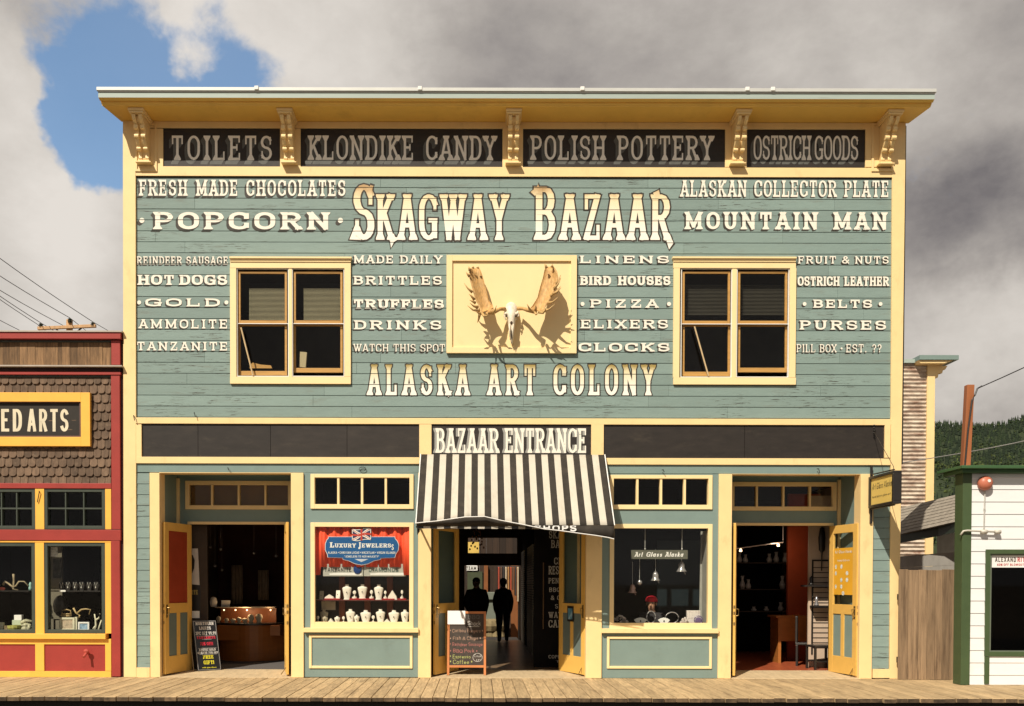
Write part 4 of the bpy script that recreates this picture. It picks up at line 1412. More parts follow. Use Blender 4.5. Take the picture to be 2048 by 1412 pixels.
antler(1, [((1087, 621), (1060, 617), -.42, -.36), ((1092, 612), (1066, 610), -.42, -.32), ((1104, 592), (1075, 595), -.44, -.30), ((1112, 575), (1080, 575), -.42, -.28), ((1117, 556), (1086, 555), -.40, -.26), ((1114, 542), (1089, 540), -.38, -.25), ((1106, 531), (1092, 532), -.37, -.25)],
       [(1036, 617, -.17), (1046, 617, -.24), (1055, 620, -.33), (1068, 622, -.40)],
       [[(1062, 623, -.42), (1058, 616, -.50), (1054, 608, -.56)], [(1071, 624, -.42), (1072, 616, -.52), (1071, 608, -.58)], [(1078, 624, -.44), (1086, 626, -.52), (1091, 620, -.57), (1090, 614, -.60)],
        [(1086, 621, -.42), (1098, 619, -.50), (1110, 608, -.56)], [(1101, 592, -.42), (1113, 583, -.46), (1121, 572, -.50)], [(1108, 578, -.42), (1116, 568, -.45), (1122, 556, -.48)],
        [(1112, 568, -.42), (1118, 560, -.44), (1121, 550, -.46)], [(1093, 536, -.37), (1091, 530, -.37), (1089, 528, -.37)], [(1104, 534, -.36), (1105, 528, -.36)],
        [(1083, 622, -.42), (1090, 623, -0.52), (1099, 617, -0.61)], [(1096, 606, -.42), (1106, 604, -0.50), (1116, 594, -0.58)], [(1105, 588, -.43), (1114, 584, -0.49), (1122, 575, -0.55)], [(1070, 623, -.42), (1072, 629, -0.51), (1076, 627, -0.59)]], 0)

# ------------------------------------------------------------------ striped awning
AW = thing('striped_awning', 'black and cream striped awning sloping out over the central entrance', 'awning', (0.5, 0, 2.5))
M['cloth_dark'] = mat('black_awning_cloth', (.030, .024, .018), .85, .2, 6, dirt=(.07, .055, .04), dirt_amt=.6, dirt_scale=3)
M['cloth_light'] = mat('cream_awning_cloth', (.50, .455, .375), .85, .06, 6, (1, 1, .3), dirt=(.32, .26, .18), dirt_amt=.5, dirt_scale=4, dirt_stretch=(3, 1, .5))
AO = 1.25
tl, tr_, bl, brr = P(842, 908.5, -.06), P(1209, 909.5, -.06), P(833, 1051, -AO), P(1228, 1051, -AO)
def lin(tab, x):
    for (a, ya), (b, yb) in zip(tab[:-1], tab[1:]):
        if a <= x <= b:
            return ya + (yb - ya) * (x - a) / (b - a)
    return tab[0][1] if x < tab[0][0] else tab[-1][1]
PIPE = [(833, 1046), (874, 1042), (930, 1034), (969, 1033), (1003, 1041), (1046, 1049), (1089, 1058), (1119, 1061), (1154, 1066), (1192, 1071), (1216, 1075), (1228, 1078)]
CANB = [(x, min(y, 1050)) for x, y in PIPE]
NS, SUB, NV = 29, 4, 12
mb = MB()
grid = []
for i in range(NS * SUB + 1):
    t = i / (NS * SUB)
    top = tl.lerp(tr_, t)
    bx = bl.lerp(brr, t)
    bpx = 833 + (1228 - 833) * t
    zb_ = P(bpx, lin(CANB, bpx), -AO + .01).z
    bot = Vector((bx.x, bx.y, zb_))
    col = []
    for j in range(NV + 1):
        s = j / NV
        p = top.lerp(bot, s)
        sag = -.05 * math.sin(math.pi * s)
        wr = 0.0
        for c0, am, wd in ((.255, .03, .012), (.765, .035, .014), (.74, .018, .02), (.5, .008, .08)):
            wr += am * math.exp(-((t - c0 - .02 * s) / wd) ** 2) * s ** .7
        wr += .006 * math.sin(t * 40 + s * 3) * s
        p = p + Vector((0, .5, -.7)) * (sag * -.3) + Vector((0, 1, .2)) * (wr if am else 0)
        col.append(p)
    grid.append(col)
vs = [p for c in grid for p in c]
base = len(mb.v)
mb.add(vs, [])
for i in range(NS * SUB):
    mb.mi = (i // SUB) % 2
    for j in range(NV):
        a = i * (NV + 1) + j
        mb.f.append([a, a + 1, a + NV + 2, a + NV + 1])
        mb.m.append(mb.mi)
mb.build('canopy', [M['cloth_dark'], M['cloth_light']], AW, smooth=True, solid=.004)
mb = MB()
N_ = 60
vv = []
for i in range(N_ + 1):
    bpx = 833 + 395 * i / N_
    top = P(bpx, lin(CANB, bpx) + .3, -AO + .003)
    low = lin([(833, 1052), (1000, 1052.5), (1046, 1052.5), (1089, 1058), (1119, 1061), (1154, 1066), (1192, 1071), (1216, 1075), (1228, 1078)], bpx)
    bot = P(bpx, low, -AO - .02 - .02 * math.sin(bpx * .06) if bpx > 1040 else -AO + .06)
    vv += [top, top.lerp(bot, .5) + Vector((0, -.015, 0)), bot]
mb.add(vv, [])
for i in range(N_):
    for j in range(2):
        a = i * 3 + j
        mb.f.append([a, a + 1, a + 4, a + 3]); mb.m.append(0)
va = mb.build('valance', M['cloth_dark'], AW, smooth=True, solid=.003)
mb = MB()
mb.tube([P(x, y, -AO - .045) for x, y in PIPE], .0085, 6)
mb.tube([tl + Vector((-.005, -.01, 0)), bl + Vector((-.01, 0, .03))], .010, 6)
mb.tube([tr_ + Vector((.005, -.01, 0)), brr + Vector((.01, 0, .0))], .010, 6)
mb.build('piping', M['white'], va)
# lettering on the hanging part of the valance, clipped by the folded edge
x0, x1, z0, z1 = R(1069, 1049.5, 1153, 1063, -AO - .055)
g = text_polys('SHOPS', x0, x1, z0, z1, stem=.2, hair=.22, serif=0, sp=.2)
mb = MB()
zsh = P(1089, 1052.5, -AO - .05).z
k2 = 1 / PXM(-AO)
out = []
for polys in g:
    q = []
    for poly in polys:
        pc = [(u, v) for u, v in poly]
        ux = sum(u for u, v in pc) / len(pc)
        pxx = PPX + ux / k2
        limp = P(pxx, lin(PIPE, pxx) - 1.5, -AO - .055).z
        pc = clip_poly(pc, 1, limp, True)
        pc = clip_poly(pc, 1, P(pxx, 1051.3, -AO - .055).z, False) if len(pc) > 2 else pc
        if len(pc) > 2:
            q.append(pc)
    out.append(q)
put_text(mb, out, lambda u, v, off: (u, -AO - .052 - off, v))
mb.build('lettering', M['white'], va)
mb = MB()
zf = P(900, 1053, -AO).z
for i in range(29):
    mb.mi = i % 2
    xa, xb = bl.x + (brr.x - bl.x) * i / 29, bl.x + (brr.x - bl.x) * (i + 1) / 29
    mb.box(xa, xb, -AO + .07, -AO + .11, zf - .03, zf + .02)
mb.build('front_bar', [M['black_metal'], M['cloth_light']], AW)
mb = MB()
for p_top, p_bot in ((tl, bl), (tr_, brr)):
    xx = p_top.x * .5 + p_bot.x * .5
    mb.tube([(xx, -.04, zf + .02), (p_bot.x, -AO + .09, zf)], .018, 8)
mb.build('support_arm', M['black_metal'], AW)
mb = MB()
for pb_, s in ((bl, 1), (brr, -1)):
    for kx in range(5):
        y0 = -AO + .12 + .13 * kx
        d = .13 - .02 * kx
        mb.prismx([(y0, zf + .02), (y0 + .12, zf + .02), (y0 + .09, zf - d * .8), (y0 + .06, zf - d), (y0 + .03, zf - d * .8)], pb_.x + (.0 if s > 0 else -.006), pb_.x + (.006 if s > 0 else 0))
mb.build('side_flap', M['cloth_dark'], AW)

# ------------------------------------------------------------------ projecting shop sign
sx = P(1741, 980, -.03).x
HS = thing('hanging_sign', 'black framed yellow glass-shop sign projecting from the wall by the right entrance', 'sign', (sx, -.03, 3.0))
zt1, zb1 = P(1741, 955, -.06).z, P(1741, 1017, -.06).z
ye = -1.06
mb = MB()
mb.box(sx - .07, sx + .07, ye, -.10, zt1 - .045, zt1)
mb.box(sx - .07, sx + .07, ye, -.10, zb1, zb1 + .045)
mb.box(sx - .07, sx + .07, ye, ye + .06, zb1 + .045, zt1 - .045)
mb.box(sx - .07, sx + .07, -.16, -.10, zb1 + .045, zt1 - .045)
mb.build('frame', M['black_metal'], HS, bevel=.006)
mb = MB()
mb.box(sx - .045, sx + .045, ye + .06, -.16, zb1 + .045, zt1 - .045)
pn = mb.build('sign_panel', mat('yellow_sign_face', (.72, .52, .14), .4, .05), HS)
mb = MB()
pl = plane_place((sx - .0455, -.16, zb1), (0, -1, 0), (0, 0, 1), (-1, 0, 0))
h = zt1 - zb1
w_ = -.22 - ye
put_text(mb, text_polys('Art Glass Alaska', .04, w_ - .05, h * .56, h * .76, stem=.16, hair=.12, serif=0, ital=.2, space=.4), pl)
put_text(mb, text_polys('hand blown glass art', .05, w_ - .08, h * .30, h * .37, stem=.16, hair=.16, serif=0, space=.5), pl)
mb.build('lettering', mat('dark_sign_ink', (.06, .05, .03), .6), pn)
mb = MB()
mb.box(sx - .018, sx + .018, -.075, -.042, P(1741, 1047, -.05).z, P(1741, 931, -.05).z)
mb.tube([(sx, -.06, zt1 + .05), (sx, ye + .12, zt1 + .03)], .012, 6)
mb.tube([(sx, -.06, zb1 - .015), (sx, ye + .1, zb1 - .015)], .012, 6)
mb.build('mounting_bar', M['black_metal'], HS)
mb = MB()
a0 = P(1747, 862, -.05)
mb.tube([a0, (sx, ye + .15, zt1 + .08), (sx, ye + .15, zt1)], .005, 5)
for j in range(4):
    mb.ball(a0 + Vector((0, -.02, -.04 + .045 * j)), .022, .022, .014, 8)
mb.build('stay_wire', M['black_metal'], HS)

# ------------------------------------------------------------------ chalkboard
def tilt_plane(bl_, br_, h_vec):
    o = Vector(bl_)
    u = (Vector(br_) - o)
    W_2 = u.length
    u.normalize()
    v = Vector(h_vec)
    H_2 = v.length
    v.normalize()
    n = u.cross(v).normalized()
    if n.y > 0:
        n = -n
    return o, u, v, n, W_2, H_2
def pbox(mb, fr, u0, u1, v0, v1, n0, n1):
    o, u, v, n, _, _ = fr
    Mx = Matrix(((u.x, n.x, v.x, o.x), (u.y, n.y, v.y, o.y), (u.z, n.z, v.z, o.z), (0, 0, 0, 1)))
    mb.box(u0, u1, n0, n1, v0, v1, Mx)
b_l, b_r = G(894, 1352, .004), G(972, 1352, .004)
CB = thing('chalkboard_sign', 'orange framed chalkboard menu standing in the central doorway', 'chalkboard', b_l.lerp(b_r, .5))
zt2 = P(930, 1224, b_l.y).z
fr = tilt_plane(b_l, b_r, (0, .17, zt2))
WW, HH = fr[4], fr[5]
OR = mat('orange_stained_wood', (.52, .19, .065), .5, .12, 4, (1, 1, .3))
mb = MB()
fw = .042
pbox(mb, fr, 0, fw, .0, HH, -.0, .03)
pbox(mb, fr, WW - fw, WW, .0, HH, -.0, .03)
pbox(mb, fr, fw, WW - fw, HH - fw, HH, .001, .029)
pbox(mb, fr, fw, WW - fw, .15, .15 + fw, .001, .029)
mb.build('frame', OR, CB, bevel=.004)
mb = MB()
pbox(mb, fr, fw - .005, WW - fw + .005, .18, HH - .03, .008, .016)
board = mb.build('slate', mat('grey_chalk_slate', (.055, .042, .034), .8, .25, 8), CB)
mb = MB()
for s in (0, WW - fw):
    o = fr[0] + fr[1] * s
    fr2 = (Vector((o.x, o.y + .46, .004)), fr[1], Vector((0, -.29, zt2 - .02)).normalized(), Vector((0, 1, .3)).normalized(), WW, HH)
    pbox(mb, fr2, 0, fw, 0, HH * .98, 0, .025)
mb.build('back_leg', OR, CB, bevel=.003)
mb = MB()
for s in (-.006, WW - fw - .006):
    o = fr[0] + fr[1] * s
    mb.box(o.x, o.x + fw + .012, o.y - .045, o.y + .03, .003, .02)
mb.build('foot', M['black_metal'], CB)
pl = plane_place(fr[0] + fr[3] * .0165, fr[1], fr[2], fr[3])
CH = {'w': mat('white_chalk', (.46, .43, .39), .9, .2, 20), 'o': mat('orange_chalk', (.38, .24, .17), .9, .2, 20), 'r': mat('red_chalk', (.36, .14, .12), .9, .2, 20), 'g': mat('green_chalk', (.36, .38, .13), .9, .2, 20), 'd': mat('dark_chalk', (.13, .12, .11), .9)}
def chalk(txt, pxa, pxb, pya, pyb, ck, **kw):
    m = MB()
    u0, u1 = (pxa - 894) / 78 * WW, (pxb - 894) / 78 * WW
    v0, v1 = (1352 - pyb) / 128 * HH, (1352 - pya) / 128 * HH
    q = dict(stem=.125, hair=.115, serif=0, sp=.12, space=.35, jitter=.09)
    q.update(kw)
    put_text(m, text_polys(txt, u0, u1, v0, v1, **q), pl)
    m.build('chalk_writing', CH[ck], board)
chalk('BBQ', 935, 959, 1231, 1239, 'd')
chalk('Shack', 935, 961, 1243, 1252, 'w')
chalk('-', 931, 962, 1250, 1258, 'w')
chalk('* Caribou Burgers *', 899, 966, 1259, 1266, 'o')
chalk('* Fish & Chips *', 899, 962, 1274, 1281, 'o')
chalk('* Reindeer Sausage', 899, 965, 1286, 1293, 'r')
chalk('* BBQ Pork *', 899, 955, 1299, 1306, 'r')
chalk('* Espresso', 899, 941, 1310, 1317, 'g')
chalk('* Coffee *', 899, 945, 1320, 1328, 'g')
chalk('Cook', 948, 963, 1310, 1315, 'w')
chalk('in', 952, 962, 1318, 1322, 'w')
m = MB()
cx_, cv_ = (955 - 894) / 78 * WW, (1352 - 1315.5) / 128 * HH
ring = [(cx_ + .085 * math.cos(a / 16 * 2 * math.pi), cv_ + .075 * math.sin(a / 16 * 2 * math.pi)) for a in range(17)]
put_text(m, [stroke_polys(ring, .008, .008)], pl)
m.build('chalk_writing', CH['w'], board)
m = MB()
pbox(m, fr, (894.5 - 894) / 78 * WW, (930 - 894) / 78 * WW, (1352 - 1250) / 128 * HH, (1352 - 1223) / 128 * HH, .031, .033)
tag(m.build('paper_sheet', mat('white_paper', (.80, .76, .74), .6, .02), loc=fr[0] + fr[2] * HH * .8), 'blank white paper sheet taped over the corner of the chalkboard', 'paper')

# ------------------------------------------------------------------ black sale sign leaning at the left entrance
b_l, b_r = G(395.5, 1342, .045), G(443, 1340, .045)
tlp = P(384.5, 1241, b_l.y + .12)
ES = thing('sale_sign', 'narrow black sale sign leaning beside the red panelled door', 'sign', b_l.lerp(b_r, .5))
fr = tilt_plane(b_l, b_r, tlp - b_l)
WW, HH = fr[4], fr[5]
mb = MB()
pbox(mb, fr, 0, WW, 0, HH, -.02, .0)
bd = mb.build('board', mat('glossy_black_board', (.008, .008, .009), .3, .2, spec=.5), ES, bevel=.004)
mb = MB()
for a, b, c, d in ((.01, WW - .01, .012, .02), (.01, WW - .01, HH - .02, HH - .012), (.01, .018, .02, HH - .02), (WW - .018, WW - .01, .02, HH - .02)):
    pbox(mb, fr, a, b, c, d, .0005, .003)
for t in (.685, .445, .325, .62):
    pbox(mb, fr, .05 if t != .62 else .14, WW - (.05 if t != .62 else .12), t * HH - .004, t * HH + .004, .0005, .003)
mb.build('border', mat('silver_border', (.30, .29, .28), .5), bd)
mb = MB()
pbox(mb, fr, -.05, -.035, -.0, HH * .75, -.16, -.14)
mb.build('prop_leg', mat('bare_easel_wood', (.4, .28, .14), .6), ES)
pl = plane_place(fr[0] + fr[3] * .001, fr[1], fr[2], fr[3])
sale = {'w': mat('white_sale_letter', (.55, .53, .5), .6), 'r': mat('red_sale_letter', (.55, .02, .05), .6), 'y': mat('yellow_sale_letter', (.62, .56, .03), .6)}
for txt, a, b, c, d, ck in (('NORTHERN', .12, .88, .905, .965, 'w'), ('LIGHTS', .25, .74, .81, .875, 'w'), ('3PC SET 99.99', .08, .94, .705, .775, 'w'), ('TANZANITE', .1, .9, .63, .68, 'r'), ('70% OFF!', .22, .76, .50, .565, 'r'),
                            ('ARCTIC GOLD', .15, .85, .39, .435, 'w'), ('QUARTZ 75% OFF', .07, .94, .335, .375, 'w'), ('FREE', .28, .72, .235, .305, 'y'), ('GIFT!', .28, .72, .125, .20, 'y'), ('with purchase', .2, .8, .05, .075, 'y')):
    m = MB()
    put_text(m, text_polys(txt.upper() if ck != 'y' or len(txt) < 6 else txt, a * WW, b * WW, c * HH, d * HH, stem=.3, hair=.16, serif=.4 if len(txt) < 16 else 0, sp=.14, space=.5), pl)
    m.build('lettering', sale[ck], bd)

# ------------------------------------------------------------------ jewellery window
DY = .30
def zpx(py, Y=DY):
    return P(720, py, Y).z
wx0, wx1 = R(629, 1054, 819, 1245, .1)[:2]
JS = thing('display_shelves', 'wooden back and shelf of the jewellery window under red drapes', 'shelf unit', ((wx0 + wx1) / 2, .4, .9))
MAH = mat('mahogany', (.20, .055, .02), .4, .2, 3, (6, 1, 1))
mb = MB()
zf0 = zpx(1246)
mb.box(wx0 - .06, wx1 + .06, .1, .62, zf0 - .03, zf0)
mb.build('window_floor', mat('cream_display_cloth', (.6, .5, .36), .7), JS)
mb = MB()
mb.box(wx0 - .1, wx1 + .1, .60, .62, zf0, zpx(1040))
mb.build('back_panel', mat('dark_cabinet_back', (.03, .022, .014), .5), JS)
mb = MB()
for px in (684, 735, 780):
    x = P(px, 1200, .56).x
    mb.box(x - .055, x + .055, .55, .599, zf0, zpx(1150))
mb.build('cabinet_post', MAH, JS, bevel=.004)
mb = MB()
mb.box(wx0 - .05, wx1 + .05, .16, .50, zpx(1201.5), zpx(1199))
mb.build('glass_shelf', mat('dark_shelf_edge', (.10, .03, .025), .3), JS)
SHZ = zpx(1199)
mb = MB()
for a, b in ((649, 680), (699, 748), (764, 789), (795, 812)):
    mb.box(P(a, 1198, .2).x, P(b, 1198, .2).x, .17, .34, SHZ, SHZ + .02)
mb.build('red_plinth', mat('red_velvet', (.35, .01, .015), .8), JS)
# drapes: pleated red cloth hung at the top and sides
mb = MB()
prev = None
cols = []
for i in range(121):
    px = 626 + (822 - 626) * i / 120
    x = P(px, 1100, .07).x
    y = .075 + .026 * math.sin(i * .42) + .010 * math.sin(i * 1.1 + 1)
    e = min(px - 626, 822 - px)
    low = 1134 if e > 16 else 1150
    cols.append(((x, y, zpx(1050, .07)), (x, y * .99, zpx(low, .07))))
vs = [p for c_ in cols for p in c_]
mb.add(vs, [(2 * i, 2 * i + 1, 2 * i + 3, 2 * i + 2) for i in range(120)])
tag(mb.build('red_curtain', M['curtain'], loc=(P(724, 1100, .07).x, .07, zpx(1150, .07)), smooth=True, solid=.004), 'pleated red curtain across the top of the jewellery window', 'curtain')
# blue shop board with the flag
SC_ = P(724, 1092, .03)
JB = thing('jeweller_sign', 'blue shaped jewellers sign with a small flag hung in the left display window', 'sign', SC_)
def q2(pts, Y):
    return [(P(x, y, Y).x, P(x, y, Y).z) for x, y in pts]
SH = [(657, 1074), (789, 1074), (790, 1078), (794, 1082), (797, 1090), (796, 1100), (791, 1108), (789, 1115), (761, 1116), (761, 1118.5), (748, 1121), (736, 1127), (723, 1129.5), (710, 1127), (697, 1121), (686, 1118.5), (686, 1115.5), (656, 1114.5), (655, 1108), (651, 1100), (651, 1088), (654, 1080), (657, 1077)]
SHc = (723.5, 1096)
mb = MB()
mb.prism(q2([(SHc[0] + (x - SHc[0]) * 1.014, SHc[1] + (y - SHc[1]) * 1.03) for x, y in SH], .03)[::-1], .030, .038)
mb.build('backing', M['white'], JB)
mb = MB()
mb.prism(q2(SH, .027)[::-1], .0265, .0299)
bd = mb.build('face', mat('blue_sign_face', (.012, .095, .27), .35, .1), JB)
def stext(parent, m_, txt, a, b, c, d, Y, **kw):
    x0, x1, z0, z1 = R(a, c, b, d, Y)
    t = MB()
    put_text(t, text_polys(txt, x0, x1, z0, z1, **kw), wall_place(Y), base=.001)
    t.build('lettering', m_, parent)
stext(bd, M['white'], 'L', 660, 669, 1084.5, 1095, .0262, stem=.3, hair=.16, serif=.4)
stext(bd, M['white'], 'UXURY', 669.5, 712, 1087, 1095, .0262, stem=.26, hair=.16, serif=.4, sp=.12)
stext(bd, M['white'], 'J', 716, 722, 1084.5, 1098, .0262, stem=.3, hair=.12, serif=.3)
stext(bd, M['white'], 'EWELERS', 723.5, 782, 1087, 1095, .0262, stem=.26, hair=.16, serif=.4, sp=.12)
stext(bd, M['white'], 'S', 783, 787.5, 1088.5, 1100, .0262, stem=.3, hair=.12, serif=0)
stext(bd, M['white'], 'ALASKA * CABO SAN LUCAS * MAZATLAN * VIRGIN ISLANDS', 656, 791, 1103, 1107.5, .0262, stem=.2, hair=.16, serif=0, sp=.15, space=.45)
stext(bd, M['white'], '"JEWELERS TO HER MAJESTY"', 689, 758, 1111, 1115, .0262, stem=.2, hair=.16, serif=0, sp=.15, space=.45)
mb = MB()
mb.prism(q2([(709, 1118), (737, 1118), (723, 1124)], .0255)[::-1], .0252, .0263)
mb.build('ornament', mat('pale_ornament', (.5, .52, .58), .5), bd)
# flag: wavy cloth with crosses
def flag_pt(u, v, off=0.0):
    px = 704 + 38 * u
    py = 1057.5 + 23 * (1 - v) + 1.6 * math.sin(u * 6.0)
    p = P(px, py, .023)
    return Vector((p.x, .0225 - off + .0012 * math.sin(u * 6), p.z))
def flag_strip(mb, a, b, w, off, n=10):
    dx, dy = b[0] - a[0], (b[1] - a[1]) * 23 / 38
    l = math.hypot(dx, dy)
    nx, ny = -dy / l * w / 2, dx / l * w / 2 * 38 / 23
    for i in range(n):
        t0, t1 = i / n, (i + 1) / n
        pts = []
        for t, s in ((t0, -1), (t1, -1), (t1, 1), (t0, 1)):
            u = min(1, max(0, a[0] + (b[0] - a[0]) * t + s * nx))
            v = min(1, max(0, a[1] + (b[1] - a[1]) * t + s * ny))
            pts.append(flag_pt(u, v, off))
        mb.add(pts, [(0, 1, 2, 3)])
mb = MB()
flag_strip(mb, (0, .5), (1, .5), .605, 0)
fo = mb.build('flag', mat('navy_flag_cloth', (.025, .03, .10), .6), JB)
mb = MB()
for a, b, w in (((0, 0), (1, 1), .12), ((0, 1), (1, 0), .12), ((0, .5), (1, .5), .03), ((.5, 0), (.5, 1), .03), ((0, .985), (1, .985), .05), ((0, .015), (1, .015), .05), ((.015, 0), (.015, 1), .04), ((.985, 0), (.985, 1), .04)):
    flag_strip(mb, a, b, w, .0008 + w * .002)
mb.build('white_cross', M['white'], fo)
mb = MB()
for a, b, w in (((0, .5), (1, .5), .1), ((.5, 0), (.5, 1), .1), ((0, .03), (1, .97), .03), ((0, .97), (1, .03), .03)):
    flag_strip(mb, a, b, w, .0018 + w * .003)
mb.build('red_cross', mat('red_flag_cloth', (.5, .05, .03), .6), fo)
# two lit-looking silver name boxes
for txt, a, b, ta, tb, lab in (('TANZANITE', 646, 726, 649, 703, 'silver TANZANITE display box with a blue gem under the jewellers sign'), ('DIAMONDS', 727.5, 812, 737, 797, 'silver DIAMONDS display box on the right under the jewellers sign')):
    cc = P((a + b) / 2, 1152, .10)
    nb = thing('name_box', lab, 'display box', cc)
    mb = MB()
    x0, x1, z0, z1 = R(a, 1128, b, 1152.5, .10)
    mb.prism([(x0, z0), (x1, z0), (x1 - (.03 if a > 700 else 0), (z0 + z1) / 2), (x1, z1), (x0, z1)], .10, .20)
    bx = mb.build('box', mat('brushed_silver_card', (.40, .39, .34), .45, .1), nb, bevel=.003)
    stext(bx, mat('dark_card_ink', (.04, .04, .035) if a < 700 else (.10, .14, .12), .6), txt, ta, tb, 1135.5, 1144, .0995, stem=.2, hair=.18, serif=0, sp=.16)
    mb = MB()
    mb.prism(q2([(a + 12, 1147), (a + 30, 1145.5), (b - 6, 1145.5), (b - 2, 1148), (b - 4, 1150.5), (a + 14, 1150)], .10)[::-1], .0965, .0994)
    mb.build('white_swoosh', M['white'], bx)
    if a < 700:
        g_ = MB()
        gc = P(715, 1139, .09)
        g_.ball((gc.x, .09, gc.z), .075, .02, .085, 10)
        g_.build('blue_gem', mat('deep_blue_gem', (.01, .04, .16), .15, spec=.6), bx)
# busts, stands, trays
BUST = mat('white_display_velvet', (.76, .70, .60), .7, .04)
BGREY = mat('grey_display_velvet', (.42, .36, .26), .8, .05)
DKJ = mat('dark_gem', (.03, .03, .03), .3)
def bust_mesh(h, w, d=.07, neck=True):
    m = MB()
    prof = [(.36, 0), (.30, .10), (.42, .45), (.50, .72), (.46, .80), (.20, .86), (.17, .97), (.20, 1.0)]
    rows, n = [], 10
    for r, z in prof:
        for k in range(n):
            a = 2 * math.pi * k / n
            m.v.append(Vector((r * w * math.cos(a), r * d * 2 * math.sin(a) * .55, z * h)))
    for i in range(len(prof) - 1):
        for k in range(n):
            m.f.append([i * n + k, i * n + (k + 1) % n, (i + 1) * n + (k + 1) % n, (i + 1) * n + k]); m.m.append(0)
    m.f.append(list(range((len(prof) - 1) * n, len(prof) * n))); m.m.append(0)
    return m
def display(kindn, px, base, wpx, hpx, Y, label, cat, grey=False, gem=True):
    c = P(px, 1200, Y)
    z = SHZ + (.0202 if base == 's' else 0) if base in ('s', 'b') else zf0
    w, h = wpx / PXM(Y), hpx / PXM(Y)
    loc = Vector((c.x, Y, z))
    t = thing(kindn, label, cat, loc, 'jewellery displays in the left window')
    if kindn == 'necklace_bust':
        m = bust_mesh(h, w)
    elif kindn == 'ring_stand':
        m = MB()
        m.lathe([(w * .45, 0), (w * .45, h * .18), (w * .12, h * .25), (w * .12, h * .55)], (0, 0, 0), 8)
        m.ball((0, 0, h * .75), w * .33, w * .12, h * .25, 8)
    elif kindn == 'jewellery_card':
        m = MB()
        m.prismx([(-.02, 0), (.03, 0), (.045, h), (.03, h)], -w / 2, w / 2)
    else:
        m = MB()
        m.prism([(-w / 2, 0), (w / 2, 0), (w * .42, h * .35), (w * .25, h * .6), (0, h), (-w * .25, h * .6), (-w * .42, h * .35)], -.05, .05)
    m.v = [v + loc for v in m.v]
    m.build('stand', BGREY if grey else BUST, t, smooth=kindn in ('necklace_bust',))
    if gem:
        g_ = MB()
        g_.ball(loc + Vector((0, -.05 if kindn == 'necklace_bust' else -.055, h * .48)), .010 if wpx > 12 else .007, .008, .014, 6)
        g_.build('pendant', DKJ, t)
DISP = [('necklace_bust', 694, 'b', 19, 30, .26, 'white necklace bust on the upper shelf, leftmost of its three tall busts', 'bust'),
        ('necklace_bust', 725, 's', 20, 28, .26, 'white necklace bust in the middle of the upper shelf between two small stands', 'bust'),
        ('necklace_bust', 757.5, 'b', 19, 30, .26, 'white necklace bust on the upper shelf beside the oval white holder', 'bust'),
        ('jewellery_card', 643, 'b', 8, 17, .30, 'dull upright jewellery card at the far left of the upper shelf', 'card'),
        ('jewellery_tray', 659, 's', 19, 8, .24, 'low white tray at the left of the upper shelf between two cards', 'tray'),
        ('jewellery_card', 676, 's', 8, 16, .25, 'white jewellery card right of the low tray on the upper shelf', 'card'),
        ('ring_stand', 709, 's', 11, 16, .24, 'small white ring stand left of the middle upper bust', 'stand'),
        ('ring_stand', 743, 's', 10, 17, .24, 'small white ring stand right of the middle upper bust', 'stand'),
        ('ring_stand', 770.5, 's', 8, 16, .24, 'narrow ring stand between a bust and the oval holder', 'stand'),
        ('jewellery_tray', 785, 'b', 19, 19, .24, 'oval white jewellery holder on the upper shelf', 'holder'),
        ('ring_stand', 804, 's', 8, 17, .24, 'ring stand at the right end of the upper shelf on red velvet', 'stand'),
        ('necklace_bust', 648, 'f', 17, 27, .34, 'shaded grey necklace bust at the left of the lower row', 'bust'),
        ('necklace_bust', 701, 'f', 19, 28, .24, 'tall white bust in the lower row, nearest the left of its five white busts', 'bust'),
        ('necklace_bust', 731.5, 'f', 22, 26, .24, 'wide white bust at the centre of the lower row', 'bust'),
        ('necklace_bust', 761, 'f', 19, 28, .24, 'white bust with a spread cloth hem right of centre in the lower row', 'bust'),
        ('necklace_bust', 788, 'f', 22, 26, .26, 'white bust with a dark pendant in the lower row', 'bust'),
        ('necklace_bust', 810, 'f', 17, 27, .24, 'white bust against the right edge of the window in the lower row', 'bust'),
        ('ring_stand', 636, 'f', 8, 15, .2, 'small white stand in the left corner of the lower row', 'stand'),
        ('necklace_bust', 649.5, 'f', 13, 14, .2, 'small white bust in front of the shaded grey bust', 'bust'),
        ('jewellery_tray', 662, 'f', 12, 10, .2, 'low white tray between two small busts of the lower row', 'tray'),
        ('necklace_bust', 674.5, 'f', 12, 14, .2, 'small white bust with dark pendant left of a ring stand', 'bust'),
        ('ring_stand', 687, 'f', 9, 14, .2, 'white ring stand left of the tall bust in the lower row', 'stand'),
        ('necklace_bust', 713.5, 'f', 11, 17, .2, 'small white bust between the first two big lower busts', 'bust'),
        ('ring_stand', 746.5, 'f', 10, 16, .2, 'white ring stand right of the wide central bust', 'stand'),
        ('jewellery_tray', 774, 'f', 14, 9, .2, 'low white fan tray in front of the lower row', 'tray')]
for i, d in enumerate(DISP):
    kd, px, base, w_, h_, Y, lab, cat = d
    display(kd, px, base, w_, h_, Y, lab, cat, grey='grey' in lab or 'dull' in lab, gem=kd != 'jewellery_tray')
mb = MB()
x0, x1, z0, z1 = R(643, 1202.5, 671, 1220, .4)
mb.box(x0, x1, .40, .405, z0, z1)
for j in range(4):
    pass
tag(mb.build('notice_card', mat('grey_notice_card', (.40, .33, .24), .7), loc=(x0, .4, z0)), 'small grey notice card behind the lower row of busts', 'notice')
